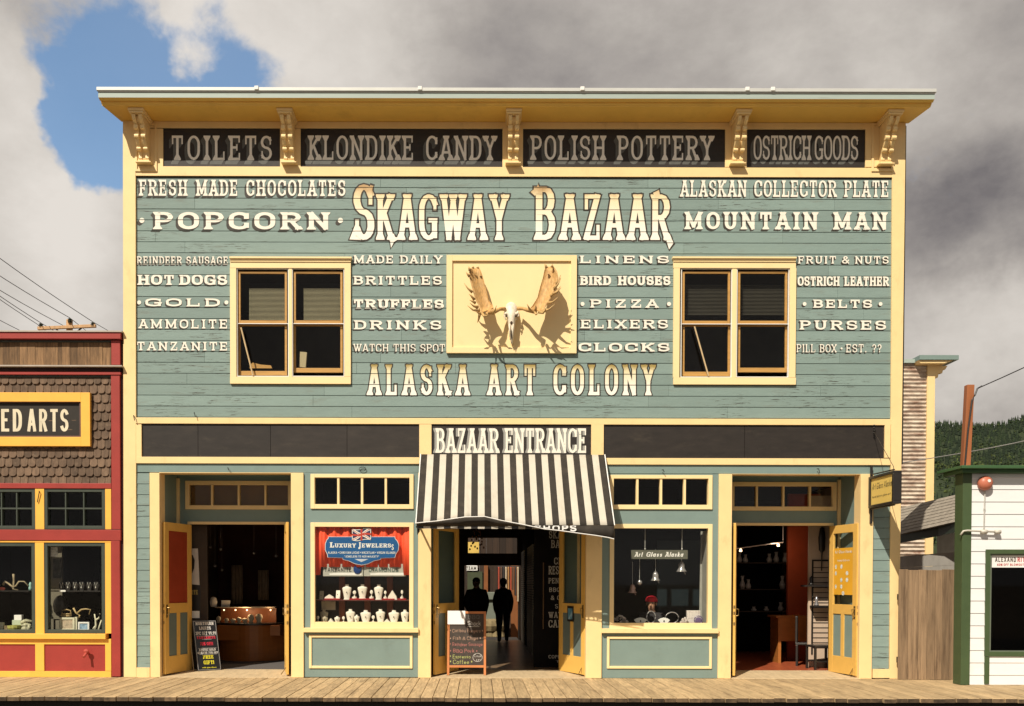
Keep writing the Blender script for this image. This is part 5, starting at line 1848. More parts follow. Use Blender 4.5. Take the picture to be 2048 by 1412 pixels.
# ------------------------------------------------------------------ people
def person(label, loc, rz, J, E, hair_col, jacket, trousers, skin_col, split=.92, neck=1.5, hair=None, parts=None):
    me = bpy.data.meshes.new('person')
    names = list(J)
    me.from_pydata([J[n][0] for n in names], [(names.index(a), names.index(b)) for a, b in E], [])
    o = bpy.data.objects.new('person_skeleton', me)
    COL.objects.link(o)
    o.modifiers.new('skin', 'SKIN')
    for i, n in enumerate(names):
        r = J[n][1]
        sv = me.skin_vertices[0].data[i]
        sv.radius = r if isinstance(r, tuple) else (r, r)
        sv.use_root = n == 'pelvis'
    s = o.modifiers.new('sub', 'SUBSURF')
    s.levels = s.render_levels = 2
    dg = bpy.context.evaluated_depsgraph_get()
    nm = bpy.data.meshes.new_from_object(o.evaluated_get(dg))
    bpy.data.objects.remove(o)
    root = thing('person', label, 'person', loc)
    root.rotation_euler = (0, 0, rz)
    nm.materials.clear()
    for m in (jacket, trousers, skin_col):
        nm.materials.append(m)
    hand = [Vector(J[n][0]) for n in names if n.startswith('hand') or n.startswith('f')]
    for p in nm.polygons:
        c = p.center
        p.material_index = 0
        if c.z < split:
            p.material_index = 1
        if c.z > neck or any((c - h).length < .055 for h in hand):
            p.material_index = 2
        p.use_smooth = True
    b = bpy.data.objects.new('body', nm)
    COL.objects.link(b)
    b.parent = root
    for nme, mb_, m_ in (parts or []):
        q = mb_.build(nme, m_, root, loc=(0, 0, 0), smooth=True)
        q.parent = root
    return root

def fingers(J, E, hand, side, down=(0, 0, -1)):
    h = Vector(J[hand][0])
    for k in range(4):
        a, b2 = 'f%s%d' % (hand, k), 'g%s%d' % (hand, k)
        y = -.03 + .02 * k
        ln = (.05, .058, .055, .042)[k]
        J[a] = (tuple(h + Vector((0, y, -.045))), .010)
        J[b2] = (tuple(h + Vector((-.012 * side, y, -.045 - ln))), .008)
        E += [(hand, a), (a, b2)]
    J['ft' + hand] = (tuple(h + Vector((0, -.05, -.02))), .011)
    J['gt' + hand] = (tuple(h + Vector((-.01 * side, -.06, -.06))), .009)
    E += [(hand, 'ft' + hand), ('ft' + hand, 'gt' + hand)]

def standing(stride=.0, bulk=1.0, arm=.0):
    J = {'pelvis': ((0, 0, .96), (.165 * bulk, .12 * bulk)), 'waist': ((0, 0, 1.1), (.16 * bulk, .12)), 'chest': ((0, 0, 1.32), (.19 * bulk, .125)), 'neckb': ((0, 0, 1.47), (.085, .075)), 'neckt': ((0, .01, 1.53), .062),
         'jaw': ((0, .015, 1.58), (.07, .08)), 'head': ((0, .01, 1.66), (.085, .1)), 'crown': ((0, 0, 1.735), .06)}
    E = [('pelvis', 'waist'), ('waist', 'chest'), ('chest', 'neckb'), ('neckb', 'neckt'), ('neckt', 'jaw'), ('jaw', 'head'), ('head', 'crown')]
    for s, n in ((-1, 'l'), (1, 'r')):
        J['sh' + n] = ((s * .165 * bulk, 0, 1.37), .085 * bulk)
        J['el' + n] = ((s * .225 * bulk, .02, 1.12), .066 * bulk)
        J['wr' + n] = ((s * (.215 - arm) * bulk, -.05, .90), .046)
        J['hand' + n] = ((s * (.21 - arm) * bulk, -.055, .83), (.022, .042))
        J['hip' + n] = ((s * .10, 0, .88), .115 * bulk)
        J['kn' + n] = ((s * .105, -.03 + s * stride, .49), .075)
        J['an' + n] = ((s * .105, .02 + s * stride * 1.6, .10), .05)
        J['he' + n] = ((s * .105, .02 + s * stride * 1.6, .045), .042)
        J['to' + n] = ((s * .125, -.14 + s * stride * 1.6, .035), .035)
        E += [('chest', 'sh' + n), ('sh' + n, 'el' + n), ('el' + n, 'wr' + n), ('wr' + n, 'hand' + n), ('pelvis', 'hip' + n), ('hip' + n, 'kn' + n), ('kn' + n, 'an' + n), ('an' + n, 'he' + n), ('he' + n, 'to' + n)]
        fingers(J, E, 'hand' + n, s)
    for k_ in J:
        if k_[0] in 'sekwpcha' or k_.startswith('neck') or k_.startswith('hip'):
            r_ = J[k_][1]
            q_ = 1.22 if not k_.startswith('hand') else 1.0
            J[k_] = (J[k_][0], tuple(v * q_ for v in r_) if isinstance(r_, tuple) else r_ * q_)
    return J, E
DCL = mat('dark_jacket_cloth', (.03, .027, .03), .9, .2)
DTR = mat('dark_trousers_cloth', (.025, .027, .04), .9, .2)
SKIN = mat('skin', (.45, .24, .15), .5, .05)
HAIR = mat('dark_hair', (.02, .014, .01), .7, .2)
def hairm():
    m = MB()
    m.ball((0, .02, 1.695), .10, .115, .088, 14)
    m.ball((0, .06, 1.62), .085, .07, .10, 12)
    return m
def facem():
    m = MB()
    m.prismx([(-.085, 1.665), (-.115, 1.63), (-.085, 1.62)], -.014, .014)
    return m
def ears():
    m = MB()
    for s in (-1, 1):
        m.ball((s * .092, .015, 1.645), .014, .024, .034, 8)
    return m
J, E = standing(.09)
g1 = P(1006, 1262, 9.2)
person('person in dark clothes walking away down the passage, seen whole between the doors', (g1.x, 9.2, .053), math.pi, J, E, HAIR, DCL, DTR, SKIN, parts=[('hair', hairm(), HAIR), ('nose', facem(), SKIN), ('ears', ears(), SKIN)])
J, E = standing(.03, 1.22, .03)
g2 = P(953, 1262, 7.4)
person('broad person in a dark jacket standing in the passage behind the chalkboard', (g2.x, 7.4, .053), .4, J, E, HAIR, DCL, DTR, SKIN, parts=[('hair', hairm(), HAIR), ('nose', facem(), SKIN), ('ears', ears(), SKIN)])
# seated person with the red cap behind the right window
J = {'pelvis': ((0, 0, .52), (.17, .14)), 'waist': ((0, -.02, .68), (.155, .12)), 'chest': ((0, -.05, .90), (.18, .13)), 'neckb': ((0, -.06, 1.06), (.085, .075)), 'neckt': ((0, -.08, 1.12), .06), 'jaw': ((0, -.11, 1.17), (.07, .078)), 'head': ((0, -.10, 1.25), (.085, .1)), 'crown': ((0, -.09, 1.325), .06)}
E = [('pelvis', 'waist'), ('waist', 'chest'), ('chest', 'neckb'), ('neckb', 'neckt'), ('neckt', 'jaw'), ('jaw', 'head'), ('head', 'crown')]
for s, n in ((-1, 'l'), (1, 'r')):
    J['sh' + n] = ((s * .19, -.03, 1.0), .08)
    J['el' + n] = ((s * .25, -.08, .75), .058)
    J['wr' + n] = ((s * .14, -.28, .68), .04)
    J['hand' + n] = ((s * .10, -.34, .67), (.024, .04))
    J['hip' + n] = ((s * .10, -.05, .48), .11)
    J['kn' + n] = ((s * .12, -.44, .50), .08)
    J['an' + n] = ((s * .12, -.42, .10), .05)
    J['he' + n] = ((s * .12, -.42, .045), .042)
    J['to' + n] = ((s * .12, -.58, .035), .035)
    E += [('chest', 'sh' + n), ('sh' + n, 'el' + n), ('el' + n, 'wr' + n), ('wr' + n, 'hand' + n), ('pelvis', 'hip' + n), ('hip' + n, 'kn' + n), ('kn' + n, 'an' + n), ('an' + n, 'he' + n), ('he' + n, 'to' + n)]
    fingers(J, E, 'hand' + n, s)
cap = MB()
cap.lathe([(.115, 1.275), (.118, 1.30), (.105, 1.34), (.075, 1.37), (.03, 1.385), (.005, 1.388)], (0, -.10, 0), 14)
cap.prismx([(.0, 1.285), (.12, 1.255), (.12, 1.262), (.0, 1.295)], -.085, .085)
cap.v = [v + Vector((0, 0, 0)) for v in cap.v]
fc = MB()
fc.prismx([(-.185, 1.25), (-.225, 1.20), (-.185, 1.19)], -.015, .015)
er = MB()
for s in (-1, 1):
    er.ball((s * .09, -.085, 1.235), .013, .022, .032, 8)
ey = MB()
for s in (-1, 1):
    ey.ball((s * .034, -.188, 1.25), .013, .008, .008, 8)
mo = MB()
mo.box(-.026, .026, -.19, -.184, 1.165, 1.173)
hr = MB()
hr.ball((0, -.05, 1.235), .093, .085, .06, 12)
gp = P(1305, 1206, .98)
dz = gp.z - 1.25
mbq = MB()
prs = person('seated person in dark clothes wearing a red cap backwards behind the right shop window', (gp.x, 1.0, .05), -.35, J, E, HAIR, DCL, DTR, SKIN, split=.5, neck=1.09,
       parts=[('red_cap', cap, mat('bright_red_cap', (.62, .012, .03), .7, .05)), ('nose', fc, SKIN), ('ears', er, SKIN), ('eyes', ey, HAIR), ('mouth', mo, mat('lip', (.3, .09, .07), .6)), ('hair', hr, HAIR)])
prs.location.z += max(0, dz - .05)
st = MB()
loc = Vector((gp.x, 1.02, .05))
st.box(gp.x - .22, gp.x + .22, .80, 1.24, .36 + max(0, dz - .05), .41 + max(0, dz - .05))
for sx_ in (-.19, .19):
    for sy_ in (-.18, .18):
        st.box(gp.x + sx_ - .02, gp.x + sx_ + .02, 1.02 + sy_ - .02, 1.02 + sy_ + .02, .05, .36 + max(0, dz - .05))
tag(st.build('stool', M['dark'], loc=loc), 'dark stool under the seated person with the red cap', 'stool')

# ------------------------------------------------------------------ right display window contents
GW0, GW1 = R(1229, 1056, 1415, 1246, .1)[:2]
RZ = P(1320, 1247.5, .3).z
WF = thing('window_platform', 'low display platform inside the right display window', 'platform', ((GW0 + GW1) / 2, .35, RZ - .1))
mb = MB()
mb.box(GW0 - .05, GW1 + .05, .1, .55, RZ - .12, RZ)
mb.build('platform', mat('dark_display_cloth', (.06, .045, .035), .7), WF)
mb = MB()
mb.box(GW0 - .05, GW1 + .05, .1, .55, .05, RZ - .125)
mb.build('base', M['dark'], WF)
mb = MB()
x0 = P(1403, 1150, .35).x
mb.prismx([(.12, RZ), (.5, RZ), (.5, P(1400, 1062, .4).z), (.12, P(1400, 1062, .2).z)], GW1 + .0, GW1 + .02)
mb.prism([(x0, RZ), (GW1, RZ), (GW1, P(1400, 1062, .4).z), (x0 + .02, P(1400, 1062, .4).z)], .50, .52)
mb.build('side_panel', mat('grey_white_side_board', (.30, .29, .26), .6), WF)
c = P(1319, 1109, .16)
WS = thing('window_sign', 'grey window sign in white italic letters hung in the right display window', 'sign', c)
mb = MB()
mb.pb(1262.5, 1100, 1375.5, 1118, .15, .165)
pn = mb.build('panel', mat('grey_green_sign_board', (.10, .10, .075), .6), WS)
for t_, a, b in (('Art', 1269, 1285), ('Glass', 1292, 1324), ('Alaska', 1330, 1366)):
    x0, x1, z0, z1 = R(a, 1104, b, 1113.5, .15)
    m = MB()
    put_text(m, text_polys(t_, x0, x1, z0, z1, stem=.24, hair=.15, serif=.25, ital=.22), wall_place(.15), base=.001)
    m.build('lettering', M['white'], pn)
mb = MB()
for px in (1290, 1364):
    a = P(px, 1099, .158)
    mb.tube([a, a + Vector((0, 0, .55))], .003, 4)
    mb.ball(a + Vector((0, 0, .01)), .012, n=8)
mb.build('hanging_wire', M['white'], WS)
GLS = mat('silvery_blown_glass', (.42, .40, .40), .15, .3, 30, metal=.6)
GLP = mat('pinkish_blown_glass', (.38, .25, .22), .2, .3, 30, metal=.4)
for px, py, s, m_, lab, shape in ((1363, 1133, .095, GLS, 'largest silvery glass bell hanging at the right below the window sign', 0), (1311, 1152, .085, GLS, 'glass bell with an orange top hanging in the middle of the right window', 0),
                                  (1279, 1165, .05, GLS, 'small round glass ornament hanging between two bells', 1), (1265, 1177, .078, GLP, 'pinkish glass bell hanging lowest and farthest left in the right window', 0)):
    c = P(px, py, .3)
    t = thing('glass_bell' if not shape else 'glass_ornament', lab, 'bell' if not shape else 'ornament', c, 'blown glass hanging in the right window')
    m = MB()
    if shape:
        m.ball(c, s, n=12)
    else:
        m.lathe([(s * 1.1, -s), (s * .85, -s * .75), (s * .62, -s * .3), (s * .6, s * .35), (s * .4, s * .8), (s * .1, s)], c, 14)
    m.build('glass', m_, t, smooth=True)
    m = MB()
    m.tube([c + Vector((0, 0, s)), c + Vector((0, 0, s + .4))], .002, 4)
    m.build('string', M['white'], t)
    if not shape:
        m = MB()
        m.tube([c + Vector((s * .5, 0, -s)), c + Vector((s * .7, -.02, -s * 1.5))], .009, 6)
        m.build('clapper', m_, t)
mul = mat('mixed_glass_trinkets', (.45, .40, .36), .3, .6, 40, dirt=(.25, .06, .08), dirt_amt=.9, dirt_scale=22, dirt_thr=.5)
ir = random.Random(5)
def trinkets(label, px0, px1, top, Y):
    t = MB()
    for i in range(26):
        px = ir.uniform(px0, px1)
        e = 1 - abs((px - (px0 + px1) / 2) / ((px1 - px0) / 2))
        hh = (1247 - top) * (.3 + .7 * e) * ir.uniform(.25, 1)
        c_ = P(px, 1247 - hh, Y + ir.uniform(-.06, .06))
        r = ir.uniform(.016, .034)
        t.ball((c_.x, c_.y, max(RZ + r, c_.z - r)), r, r * .8, r * ir.uniform(.6, 1.2), 8)
    x_ = P((px0 + px1) / 2, 1247, Y).x
    tag(t.build('glass_trinkets', mul, loc=(x_, Y, RZ), smooth=True), label, 'trinkets')
trinkets('heap of small mixed glass trinkets in the left corner of the right window', 1225, 1254, 1222, .25)
trinkets('row of coloured glass trinkets beside the patterned white block', 1362, 1376, 1232, .25)
for px, w_, lab in ((1281, 26, 'white fan shaped card left of the glass hoop'), (1328, 24, 'white fan shaped card with a dark gem between two glass hoops')):
    c = P(px, 1246, .22)
    w2 = w_ / PXM(.22) / 2
    t = thing('fan_card', lab, 'card', (c.x, .22, RZ))
    m = MB()
    m.prism([(c.x - w2 * .45, RZ), (c.x + w2 * .45, RZ), (c.x + w2, RZ + .07), (c.x + w2 * .6, RZ + .10), (c.x, RZ + .115), (c.x - w2 * .6, RZ + .10), (c.x - w2, RZ + .07)], .22, .235)
    m.build('card', M['white'], t)
    m = MB()
    m.ball((c.x, .216, RZ + .05), .014, .006, .02, 6)
    m.build('gem', DKJ, t)
for px, py, rx, ry, lab in ((1302, 1232, 9, 12, 'clear glass hoop standing in front of the person with the red cap'), (1344, 1236, 13, 11, 'wide clear glass hoop right of the fan card')):
    m = MB()
    c = P(px, 1247.5 - ry, .3)
    k = 1 / PXM(.3)
    m.tube([(c.x + rx * k * math.cos(a / 20 * 2 * math.pi), .3, RZ + .01 + ry * k + ry * k * math.sin(a / 20 * 2 * math.pi)) for a in range(21)], .011, 6)
    tag(m.build('glass_hoop', GLS, loc=(c.x, .3, RZ), smooth=True), lab, 'hoop')
m = MB()
x0, x1, z0, z1 = R(1374, 1221, 1401, 1246, .28)
m.box(x0, x1, .28, .36, RZ + .0005, z1)
tag(m.build('patterned_block', mat('speckled_white_glass', (.66, .60, .56), .3, .1, 5, dirt=(.2, .12, .1), dirt_amt=.9, dirt_scale=26, dirt_thr=.5), loc=(x0, .28, RZ), bevel=.006), 'square white speckled glass block at the right of the window', 'glass block')
m = MB()
c = P(1397, 1238, .2)
m.tube([(c.x + .075 * math.cos(a / 16 * 2 * math.pi), .2, RZ + .075 + .07 * math.sin(a / 16 * 2 * math.pi)) for a in range(17)], .010, 6)
m.ball((c.x, .205, RZ + .07), .06, .01, .055, 12)
tag(m.build('purple_plate', mat('purple_glass', (.14, .10, .2), .2, .2), loc=(c.x, .2, RZ)), 'round dark rimmed purple glass plate in the right corner of the window', 'plate')
m = MB()
c0, c1 = P(1315, 1112, 1.6), P(1404, 1222, 1.6)
m.box(c0.x, c1.x, 1.6, 1.65, .05, c0.z + .3)  # added board; its teal stands for a dark bag and reflections
tag(m.build('added_teal_backdrop', mat('teal_bag_and_reflection', (.002, .009, .013), .6, .2), loc=((c0.x + c1.x) / 2, 1.62, .05), bevel=.01), 'added deep teal board standing for a dark bag and reflections behind the right window', 'board')

# ------------------------------------------------------------------ right shop interior
m = MB()
m.box(6.46, 7.37, 1.75, 1.80, .05, 3.4)
SWL = thing('slatwall', 'cream slatted display wall seen past the right entrance door', 'wall', (6.9, 1.75, .05))
m.build('wall', mat('cream_wall', (.50, .38, .28), .7, .06), SWL)
m = MB()
for j in range(17):
    z = .42 + j * .098
    m.box(6.55, 7.3, 1.742, 1.7495, z, z + .014)
m.box(6.52, 6.55, 1.735, 1.7495, .3, 2.12)
m.box(6.52, 7.3, 1.735, 1.7495, 2.12, 2.15)
m.build('groove', M['black_metal'], SWL)
m = MB()
for z, a, b in ((1.62, 6.30, 6.95), (1.22, 6.48, 7.2)):
    m.box(a, b, 1.52, 1.734, z, z + .035)
m.build('shelf', M['black_metal'], SWL)
for px, z, lab in ((1633, 1.255, 'small glass figure on the lower black shelf of the slatwall'), (1622, 1.655, 'dark small figure on the upper black shelf of the slatwall')):
    c = P(px, 1200, 1.62)
    m = MB()
    m.lathe([(.045, 0), (.05, .02), (.02, .05), (.035, .10), (.03, .14), (.01, .18)], (c.x, 1.62, z + .0005), 10)
    tag(m.build('glass_figurine', GLS if z < 1.4 else M['black_metal'], loc=(c.x, 1.62, z), smooth=True), lab, 'figurine')
m = MB()
c = P(1643, 1085, 1.7)
m.lathe([(.01, -.55), (.015, -.2), (.06, -.15), (.07, .1), (.04, .28), (.01, .3)], (c.x, 1.68, c.z), 10, 1, .6)
tag(m.build('wall_mask', M['black_metal'], loc=(c.x, 1.68, c.z), smooth=True), 'dark long hanging ornament high on the cream wall', 'ornament')
m = MB()
x0, x1 = P(1576, 1150, 3.4).x, P(1640, 1150, 3.4).x
m.box(x0, x1, 3.4, 3.5, .05, 3.6)
m.build('interior_wall', mat('dark_red_wall', (.30, .05, .015), .6, .1), BZ)
# desk, chair, stool
x0, x1 = G(1556, 1326, .05).x, G(1612, 1326, .05).x
dy = G(1556, 1326, .05).y
DK = thing('desk', 'orange brown desk in the right shop beside the black chair', 'desk', ((x0 + x1) / 2, dy + .25, .05))
DW = mat('orange_brown_wood', (.36, .13, .03), .4, .12, 3, (1, 1, 6))
m = MB(); m.box(x0 - .05, x1 + .05, dy - .02, dy + .55, .98, 1.02); m.build('top', DW, DK, bevel=.004)
m = MB(); m.box(x0, x0 + .06, dy, dy + .5, .05, .978); m.build('side_panel', DW, DK)
m = MB(); m.box(x0 + .061, x1, dy, dy + .03, .50, .978); m.build('front_panel', DW, DK)
def chair(loc, rz, label, col, seat_h=.46, back=True):
    t = thing('chair' if back else 'stool', label, 'chair' if back else 'stool', loc)
    t.rotation_euler = (0, 0, rz)
    def bb(name, *bxs):
        m = MB()
        for b in bxs:
            m.box(*b)
        o = m.build(name, col, t, loc=(0, 0, 0), bevel=.004)
        return o
    w = .21
    bb('seat', (-w, w, -.2, .2, seat_h - .04, seat_h))
    for sx_ in (-1, 1):
        for sy_ in (-1, 1):
            bb('leg', (sx_ * (w - .02) - .02, sx_ * (w - .02) + .02, sy_ * .17 - .02, sy_ * .17 + .02, 0, seat_h - .041))
    bb('stretcher', (-w + .041, w - .041, -.18, -.16, .14, .17), (-w + .041, w - .041, .16, .18, .14, .17))
    if back:
        bb('backrest', (-w, w, .16, .2, seat_h + .001, seat_h + .52))
    return t
c = G(1612, 1331, .05)
chair((c.x, c.y, .05), 1.2, 'black high backed chair standing by the orange desk', M['black_metal'])
c = G(1641, 1338, .05)
chair((c.x, c.y, .05), .1, 'black wooden stool in front of the slatted wall', M['black_metal'], back=False)
TL_ = thing('track_light', 'sloping white track rail with two small lit spots in the right shop', 'lamp', P(1515, 1092, 2.5))
a, b = P(1467, 1098, 2.2), P(1566, 1084, 3.0)
m = MB(); m.tube([a, b], .012, 6); m.tube([a + Vector((0, 0, .01)), a + Vector((0, 0, 1.0))], .006, 4); m.tube([b, b + Vector((0, 0, .9))], .006, 4); m.build('rail', mat('pink_white_rail', (.7, .6, .58), .3), TL_)
BULB = mat('lit_bulb', (1, .8, .55), .5, emit=(1, .62, .32), emit_s=3)
for t_, lx in ((.14, 0), (.9, 0)):
    q = a.lerp(b, t_)
    m = MB(); m.lathe([(.028, -.075), (.03, -.05), (.014, -.012)], q, 8); m.build('spot_lamp', BULB, TL_)
def lamp(name, loc, power, col, parent=None):
    l = bpy.data.lights.new(name, 'POINT')
    l.energy, l.color, l.shadow_soft_size = power, col, .03
    o = bpy.data.objects.new(name, l)
    COL.objects.link(o)
    o.location = loc
    return o
lamp('track_spot_light', a.lerp(b, .9) + Vector((0, -.05, -.12)), 5, (1, .7, .45))
# glass pieces glimmering on dark shelves at the back of the right shop
m = MB()
x0, x1 = P(1475, 1150, 4.6).x, P(1575, 1150, 4.6).x
for py in (1125, 1178, 1222):
    z = P(1500, py, 4.6).z
    m.box(x0, x1, 4.5, 4.8, z - .02, z)
m.build('shelf_board', M['dim'], None)
SHF = bpy.context.scene.objects[-1] if False else None
for o_ in list(COL.objects):
    if o_.name.startswith('shelf_board'):
        tag(o_, 'three dark wall shelves of glassware at the back of the right shop', 'shelves')
GV = mat('dim_glassware', (.30, .28, .27), .2, .3, 20)
for i, (px, py, hh) in enumerate(((1479, 1125, .22), (1491, 1125, .18), (1539, 1125, .20), (1553, 1125, .24), (1571, 1125, .22), (1485, 1178, .30), (1497, 1178, .22), (1565, 1178, .30), (1508, 1222, .10), (1533, 1222, .10), (1562, 1222, .2))):
    c = P(px, py, 4.6)
    m = MB()
    m.lathe([(.05, 0), (.07, hh * .3), (.03, hh * .7), (.045, hh)], (c.x, 4.62, c.z + .0005), 10)
    o = m.build('vase', GV, loc=(c.x, 4.62, c.z), smooth=True)
    tag(o, '%s vase on the %s dark shelf at the back of the right shop' % (('slim', 'short', 'pale', 'tall', 'round')[i % 5], ('upper' if py == 1125 else 'middle' if py == 1178 else 'lower')), 'vase', 'glassware on the back shelves')
    o['label'] = ['leftmost vase on the upper back shelf of the right shop', 'second vase on the upper back shelf, beside the leftmost', 'middle vase on the upper back shelf, left of the tallest', 'tallest vase on the upper back shelf', 'vase at the right end of the upper back shelf',
                  'tall vase at the left of the middle back shelf', 'shorter vase on the middle back shelf', 'vase alone at the right of the middle back shelf', 'low pale bowl at the left of the lower back shelf', 'low pale bowl in the middle of the lower back shelf', 'upright vase at the right of the lower back shelf'][i]
# poster on the glass of the right door
Mx, L_, H = RD
o = thing('poster', 'orange poster with small glass pictures on the open right door', 'poster', Mx @ Vector((L_ / 2, .013, .53 * H)))
sgn_y = .013
m = MB()
m.box(.14, L_ - .14, -.0075, -.006, .53 * H, .845 * H, Mx)
pp = m.build('sheet', mat('orange_poster_paper', (.72, .37, .03), .5, .08, 2), o)
m = MB()
pl = lambda u, v, off: Mx @ Vector((u, -.008 - off, v))
put_text(m, text_polys('Art Glass Alaska', .17, L_ - .17, .81 * H, .83 * H, stem=.16, hair=.16, serif=0), pl)
put_text(m, text_polys('hand blown', .25, L_ - .25, .755 * H, .77 * H, stem=.16, hair=.16, serif=0), pl)
for k in range(9):
    uu, vv = .2 + .12 * (k % 3 if k < 8 else 1) + .06 * ((k * 7) % 3), (.72 - .045 * (k // 2)) * H
    put_text(m, dot_polys(uu, vv, .03 + .006 * (k % 3), .04), pl)
m.build('poster_print', mat('pale_poster_print', (.65, .66, .60), .5, .5, 30, dirt=(.1, .35, .4), dirt_amt=.8, dirt_scale=14, dirt_thr=.5), pp)

# small picture notice on the open right leaf of the central doors
h_, f_ = Vector((1.525, .97, 0)), Vector((1.905, .10, 0))
u_ = (f_ - h_).normalized(); n_ = Vector((-u_.y, u_.x, 0))
Mn = Matrix(((u_.x, n_.x, 0, h_.x), (u_.y, n_.y, 0, h_.y), (0, 0, 1, 0), (0, 0, 0, 1)))
o = thing('door_notice', 'small black framed blue picture notice on the central right door leaf', 'notice', Mn @ Vector((.45, -.03, 1.1)))
m = MB(); m.box(.34, .56, -.034, -.0235, .98, 1.26, Mn); m.build('frame', M['black_metal'], o)
m = MB(); m.box(.37, .53, -.0365, -.0345, 1.02, 1.22, Mn); m.build('picture', mat('blue_notice_print', (.10, .25, .36), .5, .5, 10, dirt=(.5, .5, .5), dirt_amt=.9, dirt_scale=8, dirt_thr=.52), o)
# ------------------------------------------------------------------ left shop interior
cy_ = 2.75
CTX0, CTX1 = P(432, 1290, cy_).x, P(566, 1290, cy_).x
CT = thing('shop_counter', 'curved orange brown jewellery counter inside the left entrance', 'counter', ((CTX0 + CTX1) / 2, cy_, .05))
CW = mat('glossy_orange_wood', (.32, .105, .022), .35, .12, 2, (1, 1, 5))
ctz = P(500, 1247, cy_).z
ar = [(CTX0 + (CTX1 - CTX0) * i / 16, cy_ + .35 * (2 * (i / 16) - .9) ** 2) for i in range(17)]
m = MB()
pts = ar + [(x, y + .05) for x, y in reversed(ar)]
n = len(pts)
m.add([(x, y, .05) for x, y in pts] + [(x, y, ctz - .04) for x, y in pts], [tuple(range(n)), tuple(range(2 * n - 1, n - 1, -1))] + [(i, (i + 1) % n, (i + 1) % n + n, i + n) for i in range(n)])
m.build('front_panel', CW, CT)
m = MB()
pts = [(x, y - .04) for x, y in ar] + [(ar[-1][0], cy_ + 1.0), (ar[0][0], cy_ + 1.0)]
n = len(pts)
m.add([(x, y, ctz - .0395) for x, y in pts] + [(x, y, ctz) for x, y in pts], [tuple(range(n - 1, -1, -1)), tuple(range(n, 2 * n))] + [(i, (i + 1) % n, (i + 1) % n + n, i + n) for i in range(n)])
m.build('top', M['black_metal'], CT)
m = MB()
x0, x1 = P(431, 1265, cy_ - .1).x, P(475, 1265, cy_ - .1).x
m.box(x0, x1, cy_ + .02, cy_ + .3, ctz - .35, ctz - .04)
m.box(P(540, 1265, cy_).x, P(560, 1265, cy_).x, cy_ + .0, cy_ + .3, ctz - .25, ctz - .04)
m.build('corbel', CW, CT)
m = MB()
gz0, gz1 = ctz + .001, P(500, 1216, cy_ + .3).z
m.box(P(436, 1230, cy_ + .3).x, P(548, 1230, cy_ + .3).x, cy_ + .5, cy_ + .52, gz0, gz1)
m.build('case_back', mat('brown_case_back', (.16, .05, .015), .5), CT)
m = MB()
x0, x1 = P(505, 1213, cy_ + .3).x, P(552, 1213, cy_ + .3).x
m.box(x0, x1, cy_ + .2, cy_ + .45, gz1, gz1 + .03)
m.box(P(430, 1213, cy_ + .3).x, x0 - .01, cy_ + .3, cy_ + .45, gz1, gz1 + .02)
m.build('case_lid', mat('pale_case_lid', (.35, .28, .2), .4), CT)
m = MB()
BP = []
for px in (448, 471, 494, 541):
    q = P(px, 1220, cy_ + .3)
    m.ball(q, .017, n=8)
    BP.append(q)
m.build('case_lamp', BULB, CT)
lamp('case_light', BP[1] + Vector((.2, -.12, -.02)), 4.5, (1, .66, .36))
lamp('case_light', BP[3] + Vector((0, -.12, -.02)), 2.5, (1, .66, .36))
for px, w_, h_, lab in ((437, 10, 14, 'round white bust at the left end of the counter glass'), (453, 10, 10, 'low white stand left of the middle of the counter'), (466, 12, 9, 'low white stand beside the price cards on the counter'), (478, 10, 12, 'white card stand in the middle of the counter'),
                        (490, 12, 10, 'white ring tray right of the counter middle'), (502, 13, 18, 'round white bust right of the counter middle'), (518, 15, 19, 'largest round white bust at the right of the counter')):
    c = P(px, 1243, cy_ + .15)
    k = 1 / PXM(cy_ + .15)
    m = MB()
    m.lathe([(w_ * k * .4, 0), (w_ * k * .3, h_ * k * .2), (w_ * k * .5, h_ * k * .6), (w_ * k * .4, h_ * k * .9), (w_ * k * .1, h_ * k)], (c.x, cy_ + .15, ctz + .0005), 10, 1, .4)
    tag(m.build('counter_bust', BGREY, loc=(c.x, cy_ + .15, ctz), smooth=True), lab, 'display', 'displays on the left shop counter')
for px, py, w_, h_, lab in ((427, 1216, 15, 20, 'round jewellery bust standing above the counter, left of the square card'), (451, 1217, 17, 15, 'square pale jewellery card above the counter')):
    c = P(px, py, cy_ + .4)
    k = 1 / PXM(cy_ + .4)
    m = MB()
    if w_ == 15:
        m.lathe([(w_ * k * .4, 0), (w_ * k * .5, h_ * k * .5), (w_ * k * .35, h_ * k * .9), (w_ * k * .1, h_ * k)], (c.x, cy_ + .4, gz1 + .0205), 10, 1, .4)
    else:
        m.prismx([(cy_ + .38, gz1 + .0205), (cy_ + .42, gz1 + .0205), (cy_ + .44, gz1 + h_ * k), (cy_ + .42, gz1 + h_ * k)], c.x - w_ * k / 2, c.x + w_ * k / 2)
    tag(m.build('counter_card', BUST, loc=(c.x, cy_ + .4, gz1)), lab, 'display')
m = MB()
m.box(XL + .16, -1.05, 5.2, 5.25, .05, 3.6)
m.build('interior_wall', mat('very_dark_red_wall', (.05, .012, .006), .7, .3, 2), BZ)
